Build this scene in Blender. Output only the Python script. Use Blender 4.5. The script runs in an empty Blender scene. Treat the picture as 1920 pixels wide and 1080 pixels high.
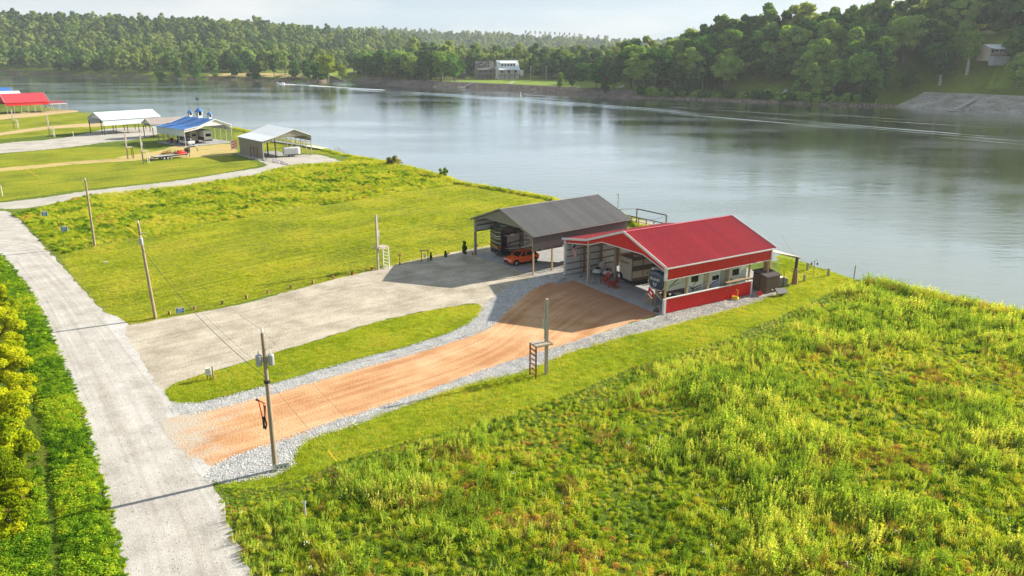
import bpy, bmesh, math, random
import numpy as np
from mathutils import Vector, Matrix, Euler, noise
from mathutils.geometry import tessellate_polygon
random.seed(7); rng = np.random.default_rng(7)
R = math.radians
scene = bpy.context.scene
COL = scene.collection
# ------------------------------------------------------------------ camera, sky, sun, exposure
CAM_H, FOC, HORIZ = 26.0, 1480.0, 90.0
PITCH = math.atan((540 - HORIZ) / FOC)
cam_d = bpy.data.cameras.new('camera'); cam = bpy.data.objects.new('camera', cam_d); COL.objects.link(cam)
cam.location = (0, 0, CAM_H); cam.rotation_euler = (math.pi / 2 - PITCH, 0, 0)
cam_d.sensor_width = 36; cam_d.lens = FOC / 1920 * 36; cam_d.clip_end = 12000; cam_d.clip_start = 0.5
scene.camera = cam
SUN_EL, SUN_AZ = 25.0, 27.5            # azimuth measured from +x towards +y
world = bpy.data.worlds.new('World'); scene.world = world; world.use_nodes = True
wn = world.node_tree.nodes; wl = world.node_tree.links; wn.clear()
wo = wn.new('ShaderNodeOutputWorld'); bg = wn.new('ShaderNodeBackground'); sky = wn.new('ShaderNodeTexSky')
sky.sky_type = 'NISHITA'; sky.sun_disc = False; sky.sun_elevation = R(SUN_EL); sky.sun_rotation = R(90 - SUN_AZ)
sky.air_density = 1.0; sky.dust_density = 1.0; sky.ozone_density = 2.0; sky.altitude = 100
tc = wn.new('ShaderNodeTexCoord'); mp = wn.new('ShaderNodeMapping'); mp.inputs['Scale'].default_value = (1.0, 1.0, 4.2)
nz = wn.new('ShaderNodeTexNoise'); nz.inputs['Scale'].default_value = 2.6; nz.inputs['Detail'].default_value = 9; nz.inputs['Roughness'].default_value = .56
rp = wn.new('ShaderNodeValToRGB'); rp.color_ramp.elements[0].position = .46; rp.color_ramp.elements[1].position = .78
rp.color_ramp.elements[0].color = (0.92, 0.92, 0.92, 1); rp.color_ramp.elements[1].color = (.95, .95, .95, 1)
mx = wn.new('ShaderNodeMixRGB'); cr = wn.new('ShaderNodeValToRGB'); cr.color_ramp.elements[0].position = .44; cr.color_ramp.elements[1].position = .70; cr.color_ramp.elements[0].color = (.47, .59, .70, 1); cr.color_ramp.elements[1].color = (.78, .79, .80, 1); wl.new(nz.outputs['Fac'], cr.inputs[0])
cm = wn.new('ShaderNodeVectorMath'); cm.operation = 'SCALE'; cm.inputs['Scale'].default_value = 3.6; wl.new(cr.outputs[0], cm.inputs[0]); wl.new(cm.outputs[0], mx.inputs[2])
wl.new(tc.outputs['Generated'], mp.inputs[0]); wl.new(mp.outputs[0], nz.inputs['Vector']); wl.new(nz.outputs['Fac'], rp.inputs[0])
wl.new(rp.outputs[0], mx.inputs[0]); wl.new(sky.outputs[0], mx.inputs[1]); wl.new(mx.outputs[0], bg.inputs[0]); wl.new(bg.outputs[0], wo.inputs[0])
bg.inputs[1].default_value = 0.10
sd = bpy.data.lights.new('sun', 'SUN'); sd.energy = 5.0; sd.angle = R(0.55); sd.color = (1, .93, .8)
so = bpy.data.objects.new('sun', sd); COL.objects.link(so)
sdir = Vector((math.cos(R(SUN_AZ)) * math.cos(R(SUN_EL)), math.sin(R(SUN_AZ)) * math.cos(R(SUN_EL)), math.sin(R(SUN_EL))))
so.rotation_euler = sdir.to_track_quat('Z', 'Y').to_euler(); so.location = (60, 40, 80)
scene.view_settings.view_transform = 'Standard'; scene.view_settings.look = 'None'
scene.view_settings.exposure = 1.5; scene.view_settings.gamma = 1; scene.view_settings.use_curve_mapping = False
scene.render.engine = 'CYCLES'
scene.cycles.max_bounces = 6; scene.cycles.transparent_max_bounces = 6; scene.cycles.diffuse_bounces = 3

# ------------------------------------------------------------------ helpers
_c, _s = math.cos(PITCH), math.sin(PITCH)
def G(x, y, z=0.0):                     # a picture point as the place it shows at height z
    u = (x - 960) / FOC; v = -(y - 540) / FOC
    d = (u, _c + v * _s, -_s + v * _c); t = (z - CAM_H) / d[2]
    return (d[0] * t, d[1] * t)
def link(o, parent=None):
    COL.objects.link(o)
    if parent is not None: o.parent = parent
    return o
def tag(o, label=None, cat=None, group=None, kind=None):
    if label: o['label'] = label
    if cat: o['category'] = cat
    if group: o['group'] = group
    if kind: o['kind'] = kind
    return o
def empty(name, loc=(0, 0, 0), rz=0.0, **k):
    o = bpy.data.objects.new(name, None); o.empty_display_size = .3; link(o)
    o.location = loc if len(loc) == 3 else (loc[0], loc[1], 0); o.rotation_euler = (0, 0, rz)
    return tag(o, **k)
def kids(o): return [c for c in bpy.data.objects if c.parent == o]
def copy_tree(o, parent=None, cm=None):
    if cm is None:
        cm = {}
        for c in bpy.data.objects:
            if c.parent: cm.setdefault(c.parent.name, []).append(c)
    n = o.copy(); COL.objects.link(n); n.parent = parent
    for ch in cm.get(o.name, []): copy_tree(ch, n, cm)
    return n
class MB:
    def __init__(s): s.v = []; s.f = []; s.m = []; s.mi = 0
    def add(s, vs, fs):
        b = len(s.v); s.v += [tuple(p) for p in vs]; s.f += [tuple(i + b for i in f) for f in fs]; s.m += [s.mi] * len(fs); return s
    def box(s, c, d, rz=0, M=None):
        x, y, z = d[0] / 2, d[1] / 2, d[2] / 2
        vs = [Vector((i * x, j * y, k * z)) for i in (-1, 1) for j in (-1, 1) for k in (-1, 1)]
        if rz:
            q = Matrix.Rotation(rz, 3, 'Z'); vs = [q @ p for p in vs]
        if M is not None: vs = [M @ p for p in vs]
        vs = [p + Vector(c) for p in vs]
        return s.add(vs, [(0, 1, 3, 2), (4, 6, 7, 5), (0, 4, 5, 1), (2, 3, 7, 6), (0, 2, 6, 4), (1, 5, 7, 3)])
    def bb(s, a, b):
        return s.box([(a[i] + b[i]) / 2 for i in range(3)], [abs(b[i] - a[i]) for i in range(3)])
    def bar(s, p0, p1, w, h=None, up=(0, 0, 1)):
        h = h or w; p0 = Vector(p0); p1 = Vector(p1); d = (p1 - p0).normalized(); up = Vector(up)
        if abs(d.dot(up)) > .98: up = Vector((1, 0, 0)) if abs(d.x) < .9 else Vector((0, 1, 0))
        sx = d.cross(up).normalized(); sy = sx.cross(d).normalized(); vs = []
        for p in (p0, p1):
            for a, b in ((-1, -1), (1, -1), (1, 1), (-1, 1)): vs.append(p + sx * a * w / 2 + sy * b * h / 2)
        return s.add(vs, [(3, 2, 1, 0), (4, 5, 6, 7), (0, 1, 5, 4), (1, 2, 6, 5), (2, 3, 7, 6), (3, 0, 4, 7)])
    def tube(s, pts, r, n=8, cap=True):
        pts = [Vector(p) for p in pts]; rr = r if isinstance(r, (list, tuple)) else [r] * len(pts); vs = []; fs = []
        for i, p in enumerate(pts):
            d = (pts[min(i + 1, len(pts) - 1)] - pts[max(i - 1, 0)]).normalized()
            up = Vector((0, 0, 1)) if abs(d.z) < .9 else Vector((1, 0, 0))
            a = d.cross(up).normalized(); b = a.cross(d)
            for k in range(n):
                t = 2 * math.pi * k / n; vs.append(p + (a * math.cos(t) + b * math.sin(t)) * rr[i])
        for i in range(len(pts) - 1):
            for k in range(n): fs.append((i * n + k, i * n + (k + 1) % n, (i + 1) * n + (k + 1) % n, (i + 1) * n + k))
        if cap: fs.append(tuple(range(n))[::-1]); fs.append(tuple((len(pts) - 1) * n + k for k in range(n)))
        return s.add(vs, fs)
    def lathe(s, c, prof, n=12, axis='z'):
        vs = []; fs = []
        for r, z in prof:
            for k in range(n):
                t = 2 * math.pi * k / n; p = (r * math.cos(t), r * math.sin(t), z)
                if axis == 'y': p = (p[0], p[2], p[1])
                if axis == 'x': p = (p[2], p[0], p[1])
                vs.append((c[0] + p[0], c[1] + p[1], c[2] + p[2]))
        for i in range(len(prof) - 1):
            for k in range(n): fs.append((i * n + k, i * n + (k + 1) % n, (i + 1) * n + (k + 1) % n, (i + 1) * n + k))
        fs.append(tuple(range(n))[::-1]); fs.append(tuple((len(prof) - 1) * n + k for k in range(n)))
        return s.add(vs, fs)
    def loft(s, rings, cap=True):
        n = len(rings[0]); vs = [p for r in rings for p in r]; fs = []
        for i in range(len(rings) - 1):
            for k in range(n): fs.append((i * n + k, i * n + (k + 1) % n, (i + 1) * n + (k + 1) % n, (i + 1) * n + k))
        if cap: fs.append(tuple(range(n))[::-1]); fs.append(tuple((len(rings) - 1) * n + k for k in range(n)))
        return s.add(vs, fs)
    def prism(s, poly, axis, a, b):     # poly of 2d points extruded along an axis from a to b
        def P(p, t): return {'x': (t, p[0], p[1]), 'y': (p[0], t, p[1]), 'z': (p[0], p[1], t)}[axis]
        return s.loft([[P(p, a) for p in poly], [P(p, b) for p in poly]])
    def ico(s, c, r, sub=1, squash=(1, 1, 1), jit=0.0, seed=0):
        bm = bmesh.new(); bmesh.ops.create_icosphere(bm, subdivisions=sub, radius=1)
        rd = random.Random(seed); vs = []
        for v in bm.verts:
            k = 1 + rd.uniform(-jit, jit); vs.append((c[0] + v.co.x * r * squash[0] * k, c[1] + v.co.y * r * squash[1] * k, c[2] + v.co.z * r * squash[2] * k))
        fs = [tuple(v.index for v in f.verts) for f in bm.faces]; bm.free(); return s.add(vs, fs)
    def mesh(s, name, mats, smooth=False):
        me = bpy.data.meshes.new(name); me.from_pydata(s.v, [], s.f)
        for m in (mats if isinstance(mats, (list, tuple)) else [mats]): me.materials.append(m)
        if any(s.m): me.polygons.foreach_set('material_index', s.m)
        bm = bmesh.new(); bm.from_mesh(me); bmesh.ops.recalc_face_normals(bm, faces=bm.faces); bm.to_mesh(me); bm.free()
        if smooth: me.polygons.foreach_set('use_smooth', [True] * len(me.polygons))
        me.update(); return me
    def build(s, name, mats, parent=None, bevel=0, smooth=False, **k):
        o = bpy.data.objects.new(name, s.mesh(name, mats, smooth)); link(o, parent)
        if bevel:
            b = o.modifiers.new('bevel', 'BEVEL'); b.width = bevel; b.segments = 2; b.limit_method = 'ANGLE'
        return tag(o, **k)
def npmesh(name, V, F, mat, smooth=False):
    me = bpy.data.meshes.new(name); V = np.asarray(V, 'f'); F = np.asarray(F, 'i'); k = F.shape[1]
    me.vertices.add(len(V)); me.vertices.foreach_set('co', V.ravel()); me.loops.add(F.size); me.loops.foreach_set('vertex_index', F.ravel())
    me.polygons.add(len(F)); me.polygons.foreach_set('loop_start', np.arange(0, F.size, k, dtype='i')); me.polygons.foreach_set('loop_total', np.full(len(F), k, 'i'))
    if smooth: me.polygons.foreach_set('use_smooth', np.ones(len(F), bool))
    me.materials.append(mat); me.update(calc_edges=True); me.validate(); return me
def fbm(x, y, s=1.0, seed=0.0, o=4):
    return noise.fractal(Vector((x * s, y * s, seed)), 1.0, 2.0, o)

# ------------------------------------------------------------------ materials
def newmat(name):
    m = bpy.data.materials.new(name); m.use_nodes = True; nt = m.node_tree; nt.nodes.clear()
    out = nt.nodes.new('ShaderNodeOutputMaterial'); b = nt.nodes.new('ShaderNodeBsdfPrincipled'); nt.links.new(b.outputs[0], out.inputs[0])
    return m, nt, b, out
def M(name, c1, c2=None, scale=4, rough=.7, bump=0, bscale=30, metal=0, spec=.4, c3=None, s3=.4, world_co=False, stretch=None, bdist=.02, lo=.35, hi=.65, coat=0, detail=5):
    m, nt, b, out = newmat(name); N = nt.nodes.new; L = nt.links.new
    b.inputs['Roughness'].default_value = rough; b.inputs['Metallic'].default_value = metal; b.inputs['Specular IOR Level'].default_value = spec
    if coat: b.inputs['Coat Weight'].default_value = coat
    if world_co: co = N('ShaderNodeNewGeometry').outputs['Position']
    else: co = N('ShaderNodeTexCoord').outputs['Object']
    if stretch:
        mpn = N('ShaderNodeMapping'); mpn.inputs['Scale'].default_value = stretch; L(co, mpn.inputs[0]); co = mpn.outputs[0]
    c2 = c2 or tuple(min(1, x * .82) for x in c1)
    nz = N('ShaderNodeTexNoise'); nz.inputs['Scale'].default_value = scale; nz.inputs['Detail'].default_value = detail; nz.inputs['Roughness'].default_value = .62; L(co, nz.inputs['Vector'])
    r = N('ShaderNodeValToRGB'); r.color_ramp.elements[0].position = lo; r.color_ramp.elements[1].position = hi
    r.color_ramp.elements[0].color = (*c2, 1); r.color_ramp.elements[1].color = (*c1, 1); L(nz.outputs['Fac'], r.inputs[0]); cur = r.outputs[0]
    if c3:
        n3 = N('ShaderNodeTexNoise'); n3.inputs['Scale'].default_value = s3; n3.inputs['Detail'].default_value = 4; L(co, n3.inputs['Vector'])
        r3 = N('ShaderNodeValToRGB'); r3.color_ramp.elements[0].position = .48; r3.color_ramp.elements[1].position = .66; L(n3.outputs['Fac'], r3.inputs[0])
        x = N('ShaderNodeMixRGB'); L(r3.outputs[0], x.inputs[0]); L(cur, x.inputs[1]); x.inputs[2].default_value = (*c3, 1); cur = x.outputs[0]
    L(cur, b.inputs['Base Color'])
    if 'roof' in name:                   # sheets differ a little, rain streaks run down the slope
        oi = N('ShaderNodeObjectInfo'); mr = N('ShaderNodeMapRange'); mr.inputs['To Min'].default_value = .90; mr.inputs['To Max'].default_value = 1.10; L(oi.outputs['Random'], mr.inputs['Value'])
        vm = N('ShaderNodeVectorMath'); vm.operation = 'SCALE'; L(cur, vm.inputs[0]); L(mr.outputs[0], vm.inputs['Scale']); cur = vm.outputs[0]; L(cur, b.inputs['Base Color'])
    if bump:
        nb = N('ShaderNodeTexNoise'); nb.inputs['Scale'].default_value = bscale; nb.inputs['Detail'].default_value = 4; L(co, nb.inputs['Vector'])
        bp = N('ShaderNodeBump'); bp.inputs['Strength'].default_value = bump; bp.inputs['Distance'].default_value = bdist; L(nb.outputs['Fac'], bp.inputs['Height']); L(bp.outputs[0], b.inputs['Normal'])
    return m
def foliage(name, cols, scale=.15, trans=.35, rnd=.35, fine=3.0, lo=.3, hi=.7):
    """leaves: colour varies between plants, across the ground and leaf by leaf; light passes through"""
    m = bpy.data.materials.new(name); m.use_nodes = True; nt = m.node_tree; nt.nodes.clear(); N = nt.nodes.new; L = nt.links.new
    out = N('ShaderNodeOutputMaterial'); geo = N('ShaderNodeNewGeometry'); oi = N('ShaderNodeObjectInfo')
    n1 = N('ShaderNodeTexNoise'); n1.inputs['Scale'].default_value = scale; n1.inputs['Detail'].default_value = 3; L(geo.outputs['Position'], n1.inputs['Vector'])
    n2 = N('ShaderNodeTexNoise'); n2.inputs['Scale'].default_value = fine; n2.inputs['Detail'].default_value = 2; L(geo.outputs['Position'], n2.inputs['Vector'])
    a = N('ShaderNodeMath'); a.operation = 'MULTIPLY_ADD'; L(oi.outputs['Random'], a.inputs[0]); a.inputs[1].default_value = rnd; L(n1.outputs['Fac'], a.inputs[2])
    b = N('ShaderNodeMath'); b.operation = 'MULTIPLY_ADD'; L(n2.outputs['Fac'], b.inputs[0]); b.inputs[1].default_value = .5; L(a.outputs[0], b.inputs[2])
    c = N('ShaderNodeMath'); c.operation = 'SUBTRACT'; L(b.outputs[0], c.inputs[0]); c.inputs[1].default_value = rnd / 2 + .25
    r = N('ShaderNodeValToRGB'); el = r.color_ramp.elements
    while len(el) < len(cols): el.new(.5)
    for i, cc in enumerate(cols): el[i].position = lo + (hi - lo) * i / (len(cols) - 1); el[i].color = (*cc, 1)
    L(c.outputs[0], r.inputs[0])
    d = N('ShaderNodeBsdfDiffuse'); t = N('ShaderNodeBsdfTranslucent'); x = N('ShaderNodeMixShader'); x.inputs[0].default_value = trans
    L(r.outputs[0], d.inputs[0]); g = N('ShaderNodeMixRGB'); g.blend_type = 'MULTIPLY'; g.inputs[0].default_value = 1; g.inputs[2].default_value = (1.25, 1.15, .45, 1); L(r.outputs[0], g.inputs[1]); L(g.outputs[0], t.inputs[0])
    L(d.outputs[0], x.inputs[1]); L(t.outputs[0], x.inputs[2]); L(x.outputs[0], out.inputs[0]); return m
def groundmat(name, cols, scale, fine, bump, bscale, bdist=.05, mid=None, rough=.95):
    """ground: broad patches times fine speckle, with relief"""
    m, nt, b, out = newmat(name); N = nt.nodes.new; L = nt.links.new; b.inputs['Roughness'].default_value = rough; b.inputs['Specular IOR Level'].default_value = .1
    geo = N('ShaderNodeNewGeometry'); P = geo.outputs['Position']
    n1 = N('ShaderNodeTexNoise'); n1.inputs['Scale'].default_value = scale; n1.inputs['Detail'].default_value = 8; n1.inputs['Roughness'].default_value = .65; L(P, n1.inputs['Vector'])
    n2 = N('ShaderNodeTexNoise'); n2.inputs['Scale'].default_value = fine; n2.inputs['Detail'].default_value = 5; n2.inputs['Roughness'].default_value = .75; L(P, n2.inputs['Vector'])
    a = N('ShaderNodeMath'); a.operation = 'MULTIPLY_ADD'; L(n2.outputs['Fac'], a.inputs[0]); a.inputs[1].default_value = .9; L(n1.outputs['Fac'], a.inputs[2])
    c = N('ShaderNodeMath'); c.operation = 'SUBTRACT'; L(a.outputs[0], c.inputs[0]); c.inputs[1].default_value = .45
    r = N('ShaderNodeValToRGB'); el = r.color_ramp.elements
    while len(el) < len(cols): el.new(.5)
    for i, cc in enumerate(cols): el[i].position = .28 + .44 * i / (len(cols) - 1); el[i].color = (*cc, 1)
    L(c.outputs[0], r.inputs[0]); cur = r.outputs[0]
    if mid:                              # mower passes or wheel lines: (direction, strength)
        mpn = N('ShaderNodeMapping'); mpn.vector_type = 'TEXTURE'; mpn.inputs['Rotation'].default_value = (0, 0, R(mid[0])); mpn.inputs['Scale'].default_value = (22, .75, 1); L(P, mpn.inputs[0])
        ns_ = N('ShaderNodeTexNoise'); ns_.inputs['Scale'].default_value = 1; ns_.inputs['Detail'].default_value = 3; L(mpn.outputs[0], ns_.inputs['Vector']); rs = N('ShaderNodeMapRange'); rs.inputs['From Min'].default_value = .35; rs.inputs['From Max'].default_value = .65; rs.inputs['To Min'].default_value = 1 - mid[1]; rs.inputs['To Max'].default_value = 1 + mid[1] * .4; L(ns_.outputs['Fac'], rs.inputs['Value'])
        vm = N('ShaderNodeVectorMath'); vm.operation = 'SCALE'; L(cur, vm.inputs[0]); L(rs.outputs[0], vm.inputs['Scale']); cur = vm.outputs[0]
    L(cur, b.inputs['Base Color'])
    nb = N('ShaderNodeTexNoise'); nb.inputs['Scale'].default_value = bscale; nb.inputs['Detail'].default_value = 5; nb.inputs['Roughness'].default_value = .7; L(P, nb.inputs['Vector'])
    bp = N('ShaderNodeBump'); bp.inputs['Strength'].default_value = bump; bp.inputs['Distance'].default_value = bdist; L(nb.outputs['Fac'], bp.inputs['Height']); L(bp.outputs[0], b.inputs['Normal'])
    return m
X = {}
X['lawn'] = groundmat('lawn', [(0.0911, 0.1168, 0.0076), (0.1769, 0.2112, 0.0095), (0.2519, 0.2696, 0.0133), (0.3215, 0.2696, 0.0266)], .07, 2.2, 1, 2.4, .4, mid=(48, .32))
X['lawn2'] = groundmat('lawn2', [(0.0919, 0.1411, 0.0076), (0.1788, 0.2446, 0.0114), (0.2554, 0.3152, 0.0152)], .16, 2.6, 1, 3.5, .2, mid=(30, .2))
X['rough'] = groundmat('rough', [(0.0555, 0.0911, 0.0072), (0.1111, 0.1739, 0.0108), (0.1796, 0.2318, 0.0162), (0.248, 0.2401, 0.054)], .10, 1.3, 1, 1.6, .5)
X['field'] = groundmat('field', [(0.04, 0.072, 0.006), (0.08, 0.128, 0.008), (0.12, 0.112, 0.02)], .2, 3, 1, 3, .3)
X['terrain'] = groundmat('terrain', [(0.051, 0.08, 0.0096), (0.0935, 0.136, 0.012), (0.153, 0.176, 0.024)], .03, .5, .6, .8, .5)
X['farlawn'] = groundmat('farlawn', [(0.102, 0.159, 0.0156), (0.1632, 0.2244, 0.0234)], .05, .6, .2, 1, .2)
X['gravel'] = groundmat('gravel', [(0.2455, 0.2116, 0.1607), (0.3376, 0.2953, 0.2295), (0.4297, 0.379, 0.3029), (0.491, 0.4381, 0.358)], .3, 5.5, 1, 12, .08, mid=(40, .12))
X['road'] = groundmat('road', [(0.3154, 0.2987, 0.2782), (0.414, 0.3966, 0.3776), (0.4928, 0.4748, 0.4571)], .45, 13, .8, 18, .04)
X['graydrive'] = groundmat('graydrive', [(0.2468, 0.2278, 0.201), (0.3456, 0.3254, 0.2895), (0.4114, 0.3824, 0.3377)], .2, 4, .5, 8, .05)
X['sand'] = groundmat('sand', [(0.3142, 0.2218, 0.1096), (0.4189, 0.3106, 0.1754), (0.2992, 0.2514, 0.0877)], .2, 3, .4, 8, .04)
X['straw'] = groundmat('straw', [(0.3168, 0.2349, 0.0774), (0.4118, 0.3132, 0.1316), (0.1742, 0.1879, 0.031)], .12, 1.5, .4, 4, .06)
X['rocks'] = groundmat('rocks', [(0.1655, 0.1636, 0.1617), (0.316, 0.3124, 0.3088), (0.4364, 0.4315, 0.4191)], .8, 8, 1, 8, .12)
X['sidegravel'] = groundmat('sidegravel', [(0.1496, 0.1436, 0.1376), (0.2904, 0.2784, 0.258), (0.396, 0.3741, 0.344)], .8, 10, 1, 10, .08)
X['riprap'] = groundmat('riprap', [(0.06, 0.0462, 0.0403), (0.135, 0.1023, 0.0868), (0.2475, 0.1914, 0.1612)], .12, .9, 1, .8, .9)
X['palebank'] = groundmat('palebank', [(.16, .15, .125), (.30, .28, .24), (.44, .42, .37)], .12, .9, 1, .8, .9)
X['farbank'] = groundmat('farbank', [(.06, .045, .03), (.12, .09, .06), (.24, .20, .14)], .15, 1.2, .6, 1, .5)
X['concrete'] = groundmat('concrete', [(0.2295, 0.238, 0.2465), (0.306, 0.3102, 0.3145), (0.3655, 0.3655, 0.357)], .35, 2.5, .15, 10, .01, rough=.8)
X['mud'] = groundmat('mud', [(.10, .055, .02), (.19, .12, .05)], .6, 3, .5, 5, .05)
X['stone'] = M('stone', (.66, .655, .64), (.36, .36, .355), scale=3, rough=.9, world_co=True)
X['brownstone'] = M('brownstone', (.27, .235, .20), (.11, .095, .08), scale=3, rough=.95, world_co=True)
X['greystone'] = M('greystone', (.50, .47, .43), (.2, .19, .18), scale=3, rough=.9, world_co=True)
# dirt drive: tyre-raked streaks run along the drive (uv), fading into gravel at the road
def dirtmat():
    m, nt, b, out = newmat('dirt'); N = nt.nodes.new; L = nt.links.new; b.inputs['Roughness'].default_value = .95; b.inputs['Specular IOR Level'].default_value = .08
    uv = N('ShaderNodeUVMap'); uv.uv_map = 'UVMap'; mpn = N('ShaderNodeMapping'); mpn.inputs['Scale'].default_value = (.06, .95, 1); L(uv.outputs[0], mpn.inputs[0])
    n1 = N('ShaderNodeTexNoise'); n1.inputs['Scale'].default_value = 1; n1.inputs['Detail'].default_value = 4; n1.inputs['Roughness'].default_value = .62; n1.inputs['Distortion'].default_value = .15; L(mpn.outputs[0], n1.inputs['Vector'])
    g = N('ShaderNodeNewGeometry'); n2 = N('ShaderNodeTexNoise'); n2.inputs['Scale'].default_value = .22; n2.inputs['Detail'].default_value = 7; n2.inputs['Roughness'].default_value = .65; L(g.outputs['Position'], n2.inputs['Vector'])
    r = N('ShaderNodeValToRGB'); e = r.color_ramp.elements; e.new(.5); e[0].position = .30; e[1].position = .5; e[2].position = .72
    e[0].color = (.34, .165, .075, 1); e[1].color = (.43, .245, .125, 1); e[2].color = (.50, .33, .19, 1)
    a = N('ShaderNodeMath'); a.operation = 'MULTIPLY_ADD'; L(n2.outputs['Fac'], a.inputs[0]); a.inputs[1].default_value = 1.0; L(n1.outputs['Fac'], a.inputs[2])
    c = N('ShaderNodeMath'); c.operation = 'SUBTRACT'; L(a.outputs[0], c.inputs[0]); c.inputs[1].default_value = .50; L(c.outputs[0], r.inputs[0])
    # barn's shade painted into the clay colour at the barn end, gravel spread over it at the road end
    sx = N('ShaderNodeSeparateXYZ'); L(uv.outputs[0], sx.inputs[0])
    def fade(lo, hi, col, cur, amp, sc):
        n = N('ShaderNodeTexNoise'); n.inputs['Scale'].default_value = sc; n.inputs['Detail'].default_value = 6; L(g.outputs['Position'], n.inputs['Vector'])
        ad = N('ShaderNodeMath'); ad.operation = 'MULTIPLY_ADD'; L(n.outputs['Fac'], ad.inputs[0]); ad.inputs[1].default_value = amp; L(sx.outputs[0], ad.inputs[2])
        mr = N('ShaderNodeMapRange'); mr.inputs['From Min'].default_value = lo + amp / 2; mr.inputs['From Max'].default_value = hi + amp / 2; L(ad.outputs[0], mr.inputs['Value'])
        x = N('ShaderNodeMixRGB'); L(mr.outputs[0], x.inputs[0]); L(cur, x.inputs[1]); x.inputs[2].default_value = (*col, 1); return x.outputs[0]
    cur = fade(40, 52, (.30, .155, .095), r.outputs[0], 12, .25); cur = fade(5.5, .5, (.37, .33, .27), cur, 9, .7)
    L(cur, b.inputs['Base Color'])
    ad = N('ShaderNodeMath'); ad.operation = 'ADD'; n3 = N('ShaderNodeTexNoise'); n3.inputs['Scale'].default_value = 6; n3.inputs['Detail'].default_value = 5; L(g.outputs['Position'], n3.inputs['Vector'])
    L(n1.outputs['Fac'], ad.inputs[0]); L(n3.outputs['Fac'], ad.inputs[1])
    bp = N('ShaderNodeBump'); bp.inputs['Strength'].default_value = .8; bp.inputs['Distance'].default_value = .07; L(ad.outputs[0], bp.inputs['Height']); L(bp.outputs[0], b.inputs['Normal'])
    return m
X['dirt'] = dirtmat()
def roadmat():
    m = groundmat('road_surface', ROADC, .45, 6, .8, 14, .05); nt = m.node_tree; N = nt.nodes.new; L = nt.links.new; b = [n for n in nt.nodes if n.type == 'BSDF_PRINCIPLED'][0]; cur = b.inputs['Base Color'].links[0].from_socket
    uv = N('ShaderNodeUVMap'); uv.uv_map = 'UVMap'; mpn = N('ShaderNodeMapping'); mpn.inputs['Scale'].default_value = (.035, 1.5, 1); L(uv.outputs[0], mpn.inputs[0])
    n1 = N('ShaderNodeTexNoise'); n1.inputs['Scale'].default_value = 1; n1.inputs['Detail'].default_value = 6; n1.inputs['Roughness'].default_value = .6; L(mpn.outputs[0], n1.inputs['Vector'])
    r = N('ShaderNodeValToRGB'); r.color_ramp.elements[0].position = .35; r.color_ramp.elements[1].position = .65; r.color_ramp.elements[0].color = (.78, .75, .70, 1); r.color_ramp.elements[1].color = (1.0, 1.0, 1.0, 1); L(n1.outputs['Fac'], r.inputs[0])
    x = N('ShaderNodeMixRGB'); x.blend_type = 'MULTIPLY'; x.inputs[0].default_value = 1; L(cur, x.inputs[1]); L(r.outputs[0], x.inputs[2]); L(x.outputs[0], b.inputs['Base Color']); return m
ROADC = [(.31, .295, .27), (.42, .40, .375), (.50, .48, .455)]
X['roadsurf'] = roadmat()
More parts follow.
